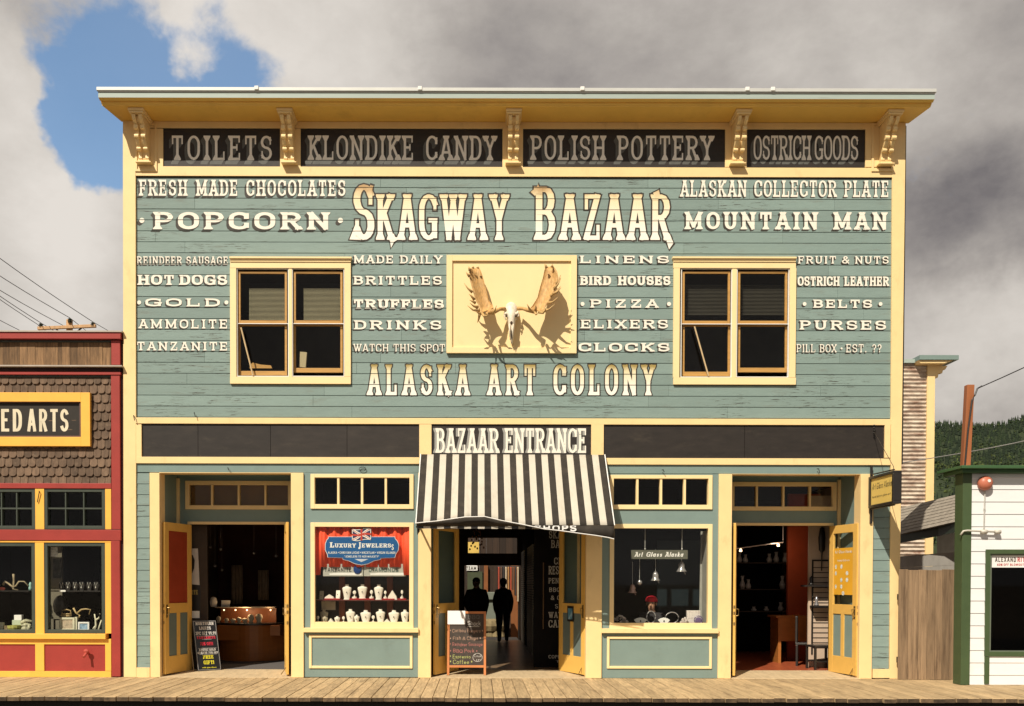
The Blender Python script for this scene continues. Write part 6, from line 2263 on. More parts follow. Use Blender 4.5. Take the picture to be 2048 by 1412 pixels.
for px0_, px1_, t_, b_, lab in ((463, 486, 1130, 1208, 'dim pale drape hanging at the back of the left shop, nearest the counter middle'), (516, 538, 1140, 1200, 'dim pale drape hanging at the right of the left shop back wall')):
    m = MB()
    rows_ = []
    for i in range(13):
        t = i / 12
        rows_.append((P(px0_ + (px1_ - px0_) * t, 1150, 4.4).x, 4.4 + .04 * math.sin(i * 1.9)))
    za_, zb2 = P(475, t_, 4.4).z, P(475, b_, 4.4).z
    m.add([(x, y, z) for z in (za_, zb2) for x, y in rows_], [(i, i + 1, i + 14, i + 13) for i in range(12)])
    tag(m.build('scarf_drape', mat('dim_pale_cloth', (.28, .20, .13), .8, .2, 8), loc=(rows_[6][0], 4.4, zb2), smooth=True, solid=.01), lab, 'drape')
for i, (px, py) in enumerate(((421, 1094), (441, 1098), (430, 1132), (444, 1140), (508, 1106), (552, 1112))):
    c = P(px, py, 3.9)
    m = MB(); m.ball(c, .035, n=8); m.tube([c, (c.x, c.y, 3.68)], .003, 4)
    tag(m.build('hanging_bauble', GLS, loc=c, smooth=True), 'small shiny bauble hanging ' + ('at the far left of the upper pair', 'at the right of the upper left pair', 'at the left of the lower pair', 'at the right of the lower pair', 'alone above the counter middle', 'nearest the right door jamb')[i] + ', left shop', 'bauble', 'baubles hanging in the left shop')
PB = thing('wall_posters', 'white and black posters hung one above the other behind the left red panelled door', 'poster', P(389, 1160, 1.12))
m = MB()
x0, x1, z0, z1 = R(378, 1097, 399, 1168, 1.1)
m.prism([(x0, z0), (x1, z0 - .02), (x1 - .03, z1), (x0, z1)], 1.10, 1.104)
ps = m.build('white_poster', mat('dim_white_poster', (.55, .50, .46), .6), PB)
m = MB()
m.lathe([(.01, 0), (.05, .1), (.06, .25), (.02, .35)], (x0 + .05, 1.095, z0 + .2), 10, 1, .05)
m.build('poster_print', M['black_metal'], ps)
m = MB()
x0, x1, z0, z1 = R(376, 1170, 401, 1238, 1.1)
m.box(x0, x1, 1.1, 1.104, z0, z1)
pb_ = m.build('black_poster', M['black_metal'], PB)
stext(pb_, mat('gold_print', (.35, .26, .08), .5), 'ITE', 384.5, 396, 1180, 1189, 1.098, stem=.3, hair=.14, serif=.4)
m = MB()
m.pb(382, 1222, 399, 1236, 1.094, 1.0995)
m.build('small_picture', M['cream_letter'], pb_)
m = MB(); m.box(XL + .2, -5.12, 1.106, 1.16, .05, 3.0)
m.build('poster_wall', M['dim'], PB)

# ------------------------------------------------------------------ central passage
DR = thing('directory_board', 'black directory board with white lettering inside the central doorway', 'sign', (1.6, 1.5, .05))
m = MB()
x0 = P(1068, 1200, 1.5).x
m.box(x0, 2.0, 1.5, 1.56, .05, 3.6)
bd = m.build('board', mat('black_directory_board', (.006, .005, .005), .7, .3, spec=.08), DR)
DL = mat('dim_white_lettering', (.42, .40, .36), .7)
for txt, a, b, c, d in (('SKAGWAY', 1098, 1162, 1062, 1077), ('BAZAAR', 1102, 1158, 1080, 1096), ('CLEAN', 1108, 1152, 1115, 1129), ('RESTROOMS', 1097, 1165, 1132, 1149), ('PENNY MINT', 1097, 1165, 1156, 1167), ('BBQ SHACK', 1098, 1164, 1175, 1184), ('& COFFEE', 1101, 1160, 1191, 1200), ('SHOP', 1110, 1140, 1208, 1217), ('WAY ARTS', 1097, 1160, 1224, 1236), ('CARIBOU', 1097, 1158, 1240, 1255), ('COPPERSMITH', 1097, 1164, 1310, 1317), ('2nd', 1111, 1140, 1321, 1325)):
    stext(bd, DL, txt.upper() if txt[0] != '2' else '3rd'.upper().replace('3RD', 'TOO'), a, b, c, d, 1.5, stem=.22, hair=.12, serif=.4 if d - c > 9 else 0, sp=.14)
m = MB()
p = P(1087, 1125, 1.46)
m.tube([(p.x, 1.46, P(1087, 1125, 1.46).z), (p.x, 1.46, P(1087, 1258, 1.46).z)], .012, 6)
m.build('rail', mat('dull_bronze', (.16, .1, .05), .5, metal=.5), bd)
for k, (ya, yb_, xs) in enumerate(((4.4, 6.6, 1.21), (8.1, 9.7, 1.21))):
    t = thing('roller_shutter', ('nearer' if k == 0 else 'farther') + ' grey slatted shutter on the right wall of the passage', 'shutter', (xs, ya, .05), 'slatted shutters in the passage')
    m = MB()
    for j in range(44):
        z = .06 + j * .057
        m.prism([(xs, z), (xs + .03, z + .008), (xs + .03, z + .04), (xs, z + .048)], ya, yb_)
    m.build('slats', mat('grey_shutter_metal', (.62, .55, .45), .45, .1), t)
# yard behind the passage
YS = thing('yard_shop', 'brown boarded shop across the sunny yard behind the passage', 'building', (.5, 17, -.36))
m = MB()
xx = -5.0
while xx < 7:
    m.box(xx, xx + .235, 17 + ir.uniform(-.01, .01), 17.3, -.36, 4.2)
    xx += .24
m.build('wall', mat('brown_yard_boards', (.028, .015, .008), .7, .3, 3, (6, 6, .6), island=.35), YS)
m = MB(); m.box(P(935, 1090, 16.9).x, P(958, 1090, 16.9).x, 16.9, 16.98, P(945, 1106, 16.9).z, P(945, 1084, 16.9).z); m.build('yellow_shutter', mat('yellow_boards', (.62, .42, .10), .6), YS)
m = MB(); m.box(P(933, 1090, 16.88).x, P(955, 1090, 16.88).x, 16.88, 16.96, P(945, 1141, 16.9).z, P(945, 1131, 16.9).z)
sb = m.build('name_sign', M['white'], YS)
stext(sb, M['outline'], 'TEAM', 932, 953, 1132.5, 1139.5, 16.88, stem=.28, hair=.2, serif=.3)
m = MB(); m.box(P(968, 1090, 16.9).x, P(976, 1090, 16.9).x, 16.85, 16.98, -.3, P(945, 1131, 16.9).z); m.box(P(1022, 1090, 16.9).x, P(1036, 1090, 16.9).x, 16.85, 16.98, -.3, P(945, 1131, 16.9).z); m.build('door_post', mat('orange_post', (.20, .07, .02), .6), YS)
m = MB(); m.box(P(935, 1090, 16.9).x, P(965, 1090, 16.9).x, 16.93, 16.99, -.3, P(945, 1143, 16.9).z); m.build('green_door', mat('dark_green_door', (.05, .06, .03), .6), YS)
RK = thing('clothes_rack', 'metal clothes rack standing in the sunny yard behind the passage', 'rack', (.9, 15.2, -.36))
m = MB()
ra, rb = P(995, 1133, 15.2), P(1038, 1133, 15.2)
m.tube([ra, rb], .02, 6); m.tube([ra, (ra.x, 15.2, -.36)], .02, 6); m.tube([rb, (rb.x, 15.2, -.36)], .02, 6)
m.build('frame', M['black_metal'], RK)
GC = [mat(n_, c_, .8, .15, 6) for n_, c_ in (('red_shirt_cloth', (.30, .05, .025)), ('cream_shirt_cloth', (.42, .33, .22)), ('brown_shirt_cloth', (.10, .05, .03)), ('tan_shirt_cloth', (.34, .17, .06)), ('black_shirt_cloth', (.03, .025, .025)))]
for i in range(9):
    x = ra.x + (rb.x - ra.x) * (i + .5) / 9
    m = MB()
    h_ = .8 + .2 * (i % 3)
    m.prismx([(15.0, ra.z - .05), (15.2, ra.z - .01), (15.4, ra.z - .05), (15.45, ra.z - h_), (14.95, ra.z - h_)], x - .025, x + .025)
    tag(m.build('shirt', GC[(i * 2) % 5], loc=(x, 15.2, ra.z), bevel=.01), 'shirt hanging on the rack in the yard behind the passage', 'shirt', 'shirts on the yard rack')
m = MB()
for i in range(16):
    c = P(965 + 4.4 * (i % 8) , 1225 if i < 8 else 1208, 14.6)
    m.ball((c.x, 14.6 + ir.uniform(-.1, .1), (-.1 if i < 8 else .25)), .26, .25, .24, 8)
tag(m.build('rock_pile', mat('yellow_grey_rock', (.20, .15, .075), .9, .35, 4, bump=.5, bump_scale=8), loc=(P(983, 1225, 14.6).x, 14.6, -.36), smooth=False), 'rough pile of pale yard stones seen between the two people', 'rocks')
m = MB()
c0, c1 = P(952, 1198, 15.6), P(1000, 1183, 15.6)
m.box(c0.x, c1.x, 15.4, 15.9, c0.z - .02, c1.z - .02); m.box(c0.x + .05, c1.x - .05, 15.5, 15.85, -.36, c0.z - .021)
tag(m.build('planter_box', mat('grey_green_planter', (.15, .165, .13), .7), loc=(c0.x, 15.6, -.36), bevel=.02), 'grey green planter box behind the stones in the yard', 'planter')
m = MB()
m.box(bx0, bx1, 10.02, 12.5, -.355, -.01)
tag(m.build('yard_step', mat('grey_step', (.25, .22, .19), .8), loc=(bx0, 10.1, -.36)), 'grey step at the far end of the passage leading to the yard', 'step')
# hanging trinkets near the passage ceiling
HT = thing('hanging_garland', 'garland of small warm ornaments hanging high in the passage', 'garland', P(960, 1070, 5.5))
m = MB()
for i in range(26):
    q = P(954 + 14 * math.sin(i * 1.7) * (.4 + i / 40), 1056 + i * 1.7, 5.5 + .2 * math.sin(i))
    m.ball(q, .022, .022, .03, 6)
m.build('ornaments', mat('warm_ornaments', (.55, .22, .08), .3, .5, 12, metal=.5), HT)
# ------------------------------------------------------------------ brown shingled shop on the left
RED = mat('barn_red_paint', (.31, .038, .029), .5, .08, 3, dirt=(.2, .03, .02), dirt_amt=.4, dirt_scale=2, dirt_thr=.55, bump=.08)
YL2 = mat('golden_yellow_paint', (.84, .44, .07), .5, .05, 3, dirt=(.5, .28, .05), dirt_amt=.4, dirt_scale=2.5, dirt_thr=.58)
GRN = mat('dark_grey_green_paint', (.050, .060, .045), .5, .1)
LS_ = thing('shingled_shop', 'low brown shingled shop with red trim and golden yellow window posts', 'building', (-8.5, 0, 0))
LX = -190
m = MB()
m.pb(LX, 663.5, 241, 677, -.10, .1); m.pb(LX, 743, 241, 749, -.06, .05)
m.pb(222.5, 680.5, 240, 729.5, -.045, .05); m.pb(222.5, 749.2, 240, 1058.5, -.045, .05); m.pb(222.5, 1081, 240, 1353, -.045, .05)
m.pb(LX, 966, 222.3, 976.5, -.04, .05); m.pb(LX, 1059, 241, 1080.5, -.05, .05)
m.build('trim', RED, LS_, bevel=.004)
m = MB()
m.pb(LX, 660.5, 243.5, 663.3, -.12, .15); m.pb(LX, 729.7, 243.5, 732.5, -.13, .05)
m.build('flashing', mat('pale_drip_edge', (.42, .36, .3), .5), LS_)
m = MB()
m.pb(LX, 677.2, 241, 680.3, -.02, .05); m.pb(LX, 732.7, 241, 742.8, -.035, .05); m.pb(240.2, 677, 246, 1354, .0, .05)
m.build('shadow_line_and_gap', mat('dark_red_shadow_and_gap', (.045, .015, .012), .7), LS_)  # painted shadow line under the cap, dark band under the ledge, gap between shops
m = MB()
m.pb(LX, 680.6, 222.2, 684, -.015, .05); m.pb(LX, 749.2, 222.2, 754, -.02, .05)
m.build('green_strip', GRN, LS_)
lr = random.Random(21)
m = MB()
xx, xe = P(LX, 700, 0).x, P(222.4, 700, 0).x
z0, z1 = P(100, 729.5, 0).z, P(100, 684, 0).z
while xx < xe - .02:
    w = min(lr.uniform(.07, .15), xe - xx)
    d = lr.uniform(0, .008)
    m.box(xx, xx + w - .003, .0 + d, .04, z0, z1)
    xx += w
m.build('upper_boards', mat('weathered_brown_boards', (.20, .115, .055), .8, .35, 4, (8, 1, .7), dirt=(.06, .035, .02), dirt_amt=.8, dirt_scale=4, dirt_stretch=(6, 1, .6), dirt_thr=.48, island=.35, bump=.4), LS_)
m = MB()
rows = 13
for r in range(rows):
    yb = 970 - r * 18.3
    z0 = P(100, yb, 0).z
    zt = P(100, yb - 21.5, 0).z
    px = LX + (7.7 if r % 2 else 0)
    while px < 222:
        a, b = P(px + .35, yb, 0).x, P(min(px + 15.1, 222.3), yb, 0).x
        px += 15.4
        if b - a < .02:
            continue
        rz = z0 + lr.uniform(-.006, .006)
        w = b - a
        top = zt
        d0 = .0 + lr.uniform(0, .006)
        pts = [(a, rz + .045), (a + w * .1, rz + .014), (a + w * .28, rz), (a + w * .72, rz), (a + w * .9, rz + .014), (b, rz + .045), (b, top), (a, top)]
        n = len(pts)
        vs = [(x, (d0 - .022) + (.03 * (z - rz) / (top - rz)), z) for x, z in pts] + [(x, .04, z) for x, z in pts]
        m.add(vs, [tuple(range(n)), tuple(range(2 * n - 1, n - 1, -1))] + [(i, i + n, (i + 1) % n + n, (i + 1) % n) for i in range(n)])
m.build('shingles', mat('brown_wood_shingles', (.125, .078, .048), .8, .3, 10, (2, 1, .6), dirt=(.22, .15, .095), dirt_amt=.7, dirt_scale=8, dirt_thr=.52, island=.35, bump=.4), LS_, bevel=.002)
m = MB()
wall_h = [R(a + 2, c + 2, b - 2, d - 2, 0) for a, b, c, d in ((-34, 70, 978, 1057), (88.5, 210, 978, 1057), (-34, 70, 1085, 1266), (88.5, 210, 1085, 1266), (-176, -54, 978, 1057), (-176, -54, 1085, 1266))]
x0, x1, z0, z1 = P(LX, 800, .05).x, P(243, 800, .05).x, 0, P(100, 664, 0).z
wall_holes(m, (x0, x1, z0, z1), wall_h, .051, .2)
m.box(x0, x1 - .02, 3.4, 3.5, 0, z1 - .3); m.box(x0, x0 + .1, .2, 3.4, 0, z1 - .3); m.box(x1 - .12, x1 - .02, .2, 6, 0, z1 - .3)
m.box(x0, x1 - .02, .2, 8, z1 - .3, z1 - .2)
m.box(x0 + .1, x1 - .12, .2, 3.4, P(100, 1268, 0).z - .1, P(100, 1268, 0).z - .02)
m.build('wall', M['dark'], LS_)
# sign
m = MB(); m.frame(-160, 784.5, 180, 892, 18.5, -.075, -.01); fr_ = m.build('sign_frame', YL2, LS_, bevel=.004)
m = MB(); m.frame(-142, 802.6, 161.8, 874, 3.2, -.05, -.012); m.build('sign_inner_frame', mat('brown_inner_frame', (.1, .05, .04), .6), fr_)
m = MB(); m.pb(-139, 805, 159, 872, -.02, -.011); sb = m.build('sign_panel', mat('black_sign_face', (.022, .017, .012), .5, .15), LS_)
CRM = mat('cream_sign_paint', (.66, .58, .42), .6)
for t_, a, b in (('ED', 1, 44), ('ARTS', 54, 137)):
    stext(sb, CRM, t_, a, b, 818, 863, -.02, stem=.30, hair=.13, serif=0, sp=.2)
# golden posts, sill and base
for a, b in ((-54, -34), (70.3, 88.2), (210.3, 222.2), (LX, -176)):
    for y0_, y1_ in ((977, 1058.6), (1085, 1267), (1278, 1342)):
        m = MB()
        m.pb(a, y0_, b, y1_, -.03, .1)
        m.build('post', YL2, LS_, bevel=.003)
m = MB()
m.pb(LX, 1081, 222.3, 1084.8, -.035, .1)
m.pb(LX, 1278.2, 222.2, 1288.5, -.031, .1)
m.pb(LX, 1342.2, 222.3, 1354, -.031, .1)
m.build('yellow_rail', YL2, LS_, bevel=.003)
m = MB(); m.pb(LX, 1267.2, 211, 1278, -.09, .1); m.build('window_sill', YL2, LS_, bevel=.006)
for a, b in ((-34, 70.2), (88.3, 210.2), (-176, -54.2)):
    m = MB(); m.pb(a, 1288.6, b, 1342, -.01, .1); m.build('red_panel', RED, LS_)
    m = MB()
    m.frame(a, 977.2, b, 1058, 6.5, -.02, .1)
    w = (b - a - 13) / 3
    for i in (1, 2):
        m.pb(a + 6.5 + w * i - 1.3, 983.5, a + 6.5 + w * i + 1.3, 1051.5, -.005, .08)
    m.pb(a + 6.5, 1015.5, b - 6.5, 1018.5, -.0045, .08)
    o = m.build('transom_window', GRN, LS_, bevel=.002)
    m = MB(); m.pb(a + 6, 983, b - 6, 1052, .04, .045); m.build('pane', M['glass'], o)
    m = MB(); m.frame(a, 1085.2, b, 1266.5, 7, -.02, .1); o = m.build('display_window', GRN, LS_, bevel=.003)
    m = MB(); m.pb(a + 6.5, 1091.5, b - 6.5, 1260, .04, .045); m.build('pane', M['glass'], o)
# hose tap
c = P(177, 1306, -.01)
m = MB(); m.tube([c, c + Vector((0, -.10, 0)), c + Vector((-.02, -.16, -.06))], .022, 8); m.ball(c + Vector((0, -.09, .04)), .05, .03, .04, 8)
m.build('hose_tap', mat('red_brass_tap', (.42, .07, .05), .4), LS_)
m = MB(); c = P(78, 982, -.03); m.tube([c, c + Vector((.02, -.03, -.02)), c + Vector((-.02, -.02, -.2))], .008, 5); m.build('wall_hook', M['black_metal'], LS_)
# things in its windows
SZ = P(100, 1262, .3).z
def simple(name, label, cat, mb_, m_, loc, group=None, **kw):
    return tag(mb_.build(name, m_, loc=loc, **kw), label, cat, group)
def box_px(px0, py0, px1, py1, Y, d=.05):
    m = MB(); m.pb(px0, py0, px1, py1, Y, Y + d); return m
PC = mat('cream_picture_frame', (.62, .58, .42), .5)
for (a, b, c, d, Y, lab) in ((119, 1235, 149, 1261.5, .22, 'cream framed picture of small figures in the shingled shop window'), (156, 1244, 178, 1261.5, .2, 'small white framed landscape right of the cream framed picture')):
    cc = P((a + c) / 2, d, Y)
    t = thing('picture_frame', lab, 'picture', cc)
    m = MB(); m.frame(a, b, c, d, 4 if a < 150 else 3, Y, Y + .03); m.build('frame', PC if a < 150 else M['white'], t, bevel=.002)
    m = MB(); m.pb(a + 3, b + 3, c - 3, d - 3, Y + .012, Y + .028)
    m.build('picture', mat('figure_print' if a < 150 else 'landscape_print', (.5, .4, .28) if a < 150 else (.25, .38, .5), .5, .5, 14, dirt=(.2, .08, .04) if a < 150 else (.7, .7, .68), dirt_amt=.9, dirt_scale=14, dirt_thr=.5), t)
simple('card_block', 'tall pale card stand beside the cream framed picture', 'stand', box_px(149.5, 1234, 154, 1261.5, .24), PC, P(152, 1261, .24))
simple('picture_frame', 'dark empty frame leaning in the left corner of the shop window', 'frame', MB().frame(107, 1238, 121, 1261, 2.5, .3, .33), M['outline'], P(114, 1261, .3))
m = MB(); c = P(118, 1212, .5); m.ball((c.x, .55, c.z), .13, .1, .2, 12)
simple('dark_plate', 'large dark oval plate standing behind the framed pictures', 'plate', m, M['black_metal'], (c.x, .55, SZ), smooth=True)
# shelf of necklaces
NS_ = thing('necklace_shelf', 'narrow shelf of small necklaces hung in the right shingled shop window', 'shelf', P(165, 1181, .3))
m = MB(); x0, x1 = P(103, 1181, .3).x, P(204, 1181, .3).x; zz = P(150, 1181, .3).z
m.box(x0, x1, .22, .40, zz - .02, zz); m.build('shelf', M['black_metal'], NS_)
for i, px in enumerate((123, 136, 150, 163, 178, 192)):
    c = P(px, 1176, .26)
    t = thing('necklace_stand', 'pale necklace on a black stand, ' + ('leftmost', 'second from the left', 'third from the left', 'third from the right', 'second from the right', 'rightmost')[i] + ' on the narrow shelf', 'necklace stand', (c.x, .27, zz), 'necklaces on the shingled shop shelf')
    m = MB(); h = .155; w = .052
    m.prism([(c.x - w * .5, zz + .0005), (c.x + w * .5, zz + .0005), (c.x + w, zz + h * .7), (c.x + w * .5, zz + h), (c.x - w * .5, zz + h), (c.x - w, zz + h * .7)], .26, .29)
    m.build('stand', M['black_metal'], t)
    m = MB()
    m.tube([(c.x - w * .55, .254, zz + h * .95), (c.x, .25, zz + h * .42), (c.x + w * .55, .254, zz + h * .95)], .004, 4)
    m.ball((c.x, .248, zz + h * .36), .013, .008, .018, 6)
    m.build('necklace', mat('pale_silver', (.6, .58, .52), .3), t)
simple('white_card', 'small white card at the left end of the necklace shelf', 'card', box_px(118, 1180, 131, 1183.5, .2, .02), M['white'], P(124, 1183, .2))
simple('tribal_print', 'black and white patterned print in the upper corner of the shop window', 'print', box_px(98, 1094, 115, 1113, .14, .01), mat('black_white_pattern', (.7, .68, .62), .6, .1, 3, dirt=(.01, .01, .01), dirt_amt=1, dirt_scale=9, dirt_stretch=(1, 1, 3), dirt_thr=.48), P(106, 1113, .14))
simple('figure_poster', 'tall grey poster of a dark figure under the patterned print', 'poster', box_px(106, 1117, 123, 1156, .5, .01), mat('dark_grey_print', (.05, .048, .04), .6, .7, 9, dirt=(.16, .15, .13), dirt_amt=.8, dirt_scale=10, dirt_thr=.5), P(114, 1156, .5))
box_px(98, 1092, 124, 1262, .62, .05).build('inner_wall', mat('olive_grey_wall', (.16, .14, .10), .7), LS_)
# carved things
TAN = mat('carved_tan_wood', (.42, .30, .14), .6, .3, 14)
def twig(label, cat, pts, r, m_, name):
    m = MB()
    for run in pts:
        q = [P(*p) for p in run]
        m.tube(q, [r * (1 - .5 * i / max(1, len(q) - 1)) for i in range(len(q))], 6)
    simple(name, label, cat, m, m_, P(*pts[0][0]), smooth=True)
twig('carved basket with a curved handle above the cream framed picture', 'basket', [[(123, 1232, .3), (125, 1221, .3), (133, 1219, .3), (141, 1221, .3), (143, 1232, .3)], [(123, 1232, .3), (143, 1232, .3)], [(124, 1228, .3), (142, 1228, .3)]], .018, TAN, 'carved_basket')
twig('carved bird with spread wings right of the basket', 'carving', [[(147, 1216, .3), (152, 1226, .3), (160, 1231, .3)], [(155, 1226, .3), (163, 1219, .3), (172, 1218, .3), (181, 1219, .3), (178, 1229, .3)], [(160, 1230, .3), (158, 1236, .3)]], .018, TAN, 'carved_bird')
twig('small antler ornament in the right corner of the shingled shop window', 'ornament', [[(190, 1262, .25), (192, 1250, .25), (191, 1238, .25), (189, 1228, .25)], [(192, 1240, .25), (198, 1236, .25), (199, 1227, .25)], [(197, 1262, .25), (200, 1250, .25), (203, 1240, .25)], [(187, 1258, .25), (192, 1250, .25)]], .022, PC, 'antler_ornament')
twig('carved eagle with outstretched wings on the left window shelf', 'carving', [[(6, 1170, .3), (10, 1163, .3), (18, 1168, .3), (25, 1174, .3), (32, 1172, .3), (38, 1163, .3), (48, 1163, .3), (57, 1172, .3)], [(27, 1148, .3), (28, 1160, .3), (26, 1178, .3), (36, 1180, .3)]], .022, mat('grey_tan_carving', (.32, .25, .15), .6, .3, 12), 'carved_eagle')
m = MB(); x0, x1 = P(-27, 1181, .3).x, P(63, 1181, .3).x
m.box(x0, x1, .2, .42, P(20, 1183, .3).z, P(20, 1181, .3).z)
simple('window_shelf', 'dark shelf carrying the carved eagle in the left window of the shingled shop', 'shelf', m, M['black_metal'], (x0, .3, P(20, 1183, .3).z))
simple('coral_carving', 'lump of red coral at the edge of the left window shelf', 'coral', MB().ball((P(4, 1178, .28).x, .28, P(4, 1177.5, .28).z), .06, .04, .035, 8), mat('red_coral', (.55, .12, .08), .6, .4, 20), P(4, 1180, .28))
simple('turquoise_figure', 'small turquoise figure at the right end of the left window shelf', 'figurine', MB().lathe([(.03, 0), (.035, .05), (.02, .08), (.03, .11), (.01, .15)], (P(61, 1181, .28).x, .28, P(61, 1181, .28).z + .0005), 8), mat('turquoise_stone', (.3, .5, .45), .4), P(61, 1181, .28), smooth=True)
simple('white_box', 'white box stacked on top of the green box in the left shingled shop window', 'box', box_px(28, 1230, 43, 1240, .3, .08), M['white'], P(35, 1240, .3), bevel=.004)
simple('green_box', 'pale green box under the white box in the left window', 'box', box_px(24, 1240.1, 42, 1250, .28, .12), mat('pale_green_card', (.45, .5, .38), .6), P(33, 1250, .28), bevel=.004)
simple('yellow_basket', 'woven yellow green basket of goods at the bottom of the left window', 'basket', MB().lathe([(.10, 0), (.13, .06), (.135, .10), (.12, .10)], (P(31, 1262, .26).x, .26, SZ + .0005), 14), mat('yellow_green_weave', (.40, .38, .10), .7, .4, 20), P(31, 1262, .26))
simple('mug', 'striped mug left of the yellow green basket', 'mug', MB().lathe([(.05, 0), (.055, .1), (.045, .1)], (P(15, 1262, .24).x, .24, SZ + .0005), 12), mat('brown_stripe_glaze', (.25, .18, .1), .3, .6, 10), P(15, 1262, .24))
simple('wall_clock_box', 'small pale clock box at the left of the mug', 'clock', box_px(-4, 1245, 6, 1258, .26, .06), PC, P(1, 1258, .26), bevel=.004)
twig('heap of striped scarves at the right of the left shingled shop window', 'scarves', [[(43, 1246, .26), (52, 1241, .26), (64, 1243, .26)], [(44, 1252, .26), (55, 1249, .26), (65, 1254, .26)], [(45, 1258, .25), (56, 1256, .25), (64, 1260, .25)], [(57, 1262, .24), (60, 1248, .24)]], .045, mat('striped_scarf_cloth', (.38, .36, .24), .8, .6, 18), 'scarf_heap')

# ------------------------------------------------------------------ pole with crossarm and overhead wires on the left
PY_ = 20.0
tp = P(139, 640, PY_)
UP = thing('utility_pole', 'wooden utility pole with a crossarm of insulators behind the shingled shop', 'utility pole', (tp.x, PY_, -.36))
WPL = mat('weathered_pole_wood', (.50, .30, .15), .7, .2, 3, (3, 3, .5))
m = MB(); m.tube([(tp.x, PY_, -.36), (tp.x, PY_, tp.z)], [.16, .12], 12); m.build('pole', WPL, UP, smooth=False)
a, b = P(76, 657, PY_ - .15), P(192, 652, PY_ - .15)
m = MB()
dx = b - a
ln = dx.length
Mx = Matrix.Translation(a) @ Matrix.Rotation(-math.atan2(dx.z, dx.x), 4, 'Y')
m.box(0, ln, -.07, .05, -.06, .06, Mx); m.build('crossarm', WPL, UP, bevel=.01)
m = MB()
INS = []
for px, py in ((82, 650), (140, 640), (186, 648)):
    q = P(px, py, PY_ - .15)
    m.lathe([(.03, -.12), (.09, -.10), (.04, -.07), (.11, -.04), (.05, -.01), (.09, .03), (.03, .07)], q, 10)
    INS.append(q + Vector((0, 0, .08)))
m.build('insulator', mat('dark_green_insulator', (.05, .06, .045), .3), UP)
m = MB()
for s in (-1, 1):
    m.tube([(tp.x + s * .6, PY_ - .13, tp.z - .30), (tp.x, PY_ - .12, tp.z - .75)], .03, 6)
m.build('brace', M['black_metal'], UP)
WIRE = mat('dark_wire', (.035, .03, .03), .6)
ends = [((0, 583), (82, 640), (112, 664)), ((0, 543), (140, 630), (173, 662)), ((0, 508), (186, 637), (214, 660)), ((0, 594), (74, 648), (100, 668)), ((0, 575), (132, 654), (160, 671)), ((0, 637), (38, 660), (60, 675))]
names_ = ['highest wire running down to the right insulator of the left pole', 'wire running down to the middle insulator of the left pole', 'wire running to the left insulator of the left pole']
for i, (p0, p1, p2) in enumerate(ends):
    if i < 3:
        mid = INS[i]
    else:
        mid = P(*p1, PY_ + 2)
    s_ = ((p1[1] - p0[1]) / (p1[0] - p0[0]))
    A = P(p0[0] - 160, p0[1] - 160 * s_, PY_ - 9)
    B = P(*p2, PY_ + 6)
    B2 = mid + (B - mid) * 2.2
    m = MB()
    q = [A.lerp(mid, t / 8) + Vector((0, 0, -.10 * math.sin(math.pi * t / 8))) for t in range(9)] + [mid.lerp(B2, t / 3) for t in range(1, 4)]
    m.tube(q, .013, 5)
    simple('overhead_wire', ('wire running to the left insulator of the left pole', 'wire running to the middle insulator of the left pole', 'topmost overhead wire, running to the right insulator of the left pole', 'thin wire just under the one to the left insulator', 'wire passing between the left and middle insulators', 'lowest overhead wire at the far left above the red cap board')[i], 'wire', m, WIRE, mid, 'overhead wires on the left')

# ------------------------------------------------------------------ rear wing with rusty ribbed wall
RY = 9.0
RW = thing('rear_building', 'tall rear building with a rusty ribbed wall, yellow corner and small blue cornice', 'building', P(1845, 1100, RY))
zt_, zb_ = P(1830, 727, RY).z, -.36
xa, xb, xc = P(1770, 900, RY).x, P(1851.5, 900, RY).x, P(1867, 900, RY).x
m = MB()
nrib = 74
pr = []
for i in range(nrib * 4 + 1):
    z = zb_ + (zt_ - zb_) * i / (nrib * 4)
    pr.append((RY - .018 * math.sin(i * math.pi / 2), z))
vs, fs = [], []
for y, z in pr:
    vs += [(xa, y, z), (xb, y, z)]
for i in range(len(pr) - 1):
    fs.append((2 * i, 2 * i + 1, 2 * i + 3, 2 * i + 2))
m.add(vs, fs)
m.build('ribbed_wall', mat('rusty_ribbed_metal', (.55, .46, .36), .6, .15, 3, dirt=(.17, .07, .04), dirt_amt=.95, dirt_scale=2.2, dirt_stretch=(1, 1, 2.6), dirt_thr=.43, wear=(.10, .045, .03), wear_thr=.66, wear_scale=2.5, wear_stretch=(1, 1, 4)), RW, smooth=False)
m = MB(); m.box(xb + .001, xc, RY - .05, RY + .15, zb_, zt_ + .02); m.build('corner_board', M['yellow'], RW, bevel=.005)
m = MB(); m.box(xa, xc - .02, RY + .1, RY + 8, zb_, zt_); m.build('wall', mat('plain_yellow_side', (.5, .36, .14), .7), RW)
m = MB()
c0, c1 = P(1827, 727, RY).x, P(1908, 720, RY - .1).x
zc0, zc1 = P(1860, 731.5, RY).z, P(1860, 716.5, RY).z
m.mi = 0
m.prism([(c0, zc1 - .12), (c1, zc1 - .12), (c1, zc1), (c0, zc1)], RY - .35, RY + 8)
m.mi = 1
m.prism([(c0 + .04, zc0), (xc + .12, zc0), (c1 - .12, zc1 - .125), (c0, zc1 - .125)], RY - .30, RY + 8)
m.build('cornice', [M['blue'], M['yellow']], RW)
m = MB()
z_ = zc0 - .001
m.prism([(xc + .001, z_), (xc + .36, z_), (xc + .30, z_ - .10), (xc + .24, z_ - .10), (xc + .22, z_ - .2), (xc + .12, z_ - .2), (xc + .10, z_ - .32), (xc + .001, z_ - .34)], RY, RY + .14)
m.build('bracket', M['yellow'], RW, bevel=.004)
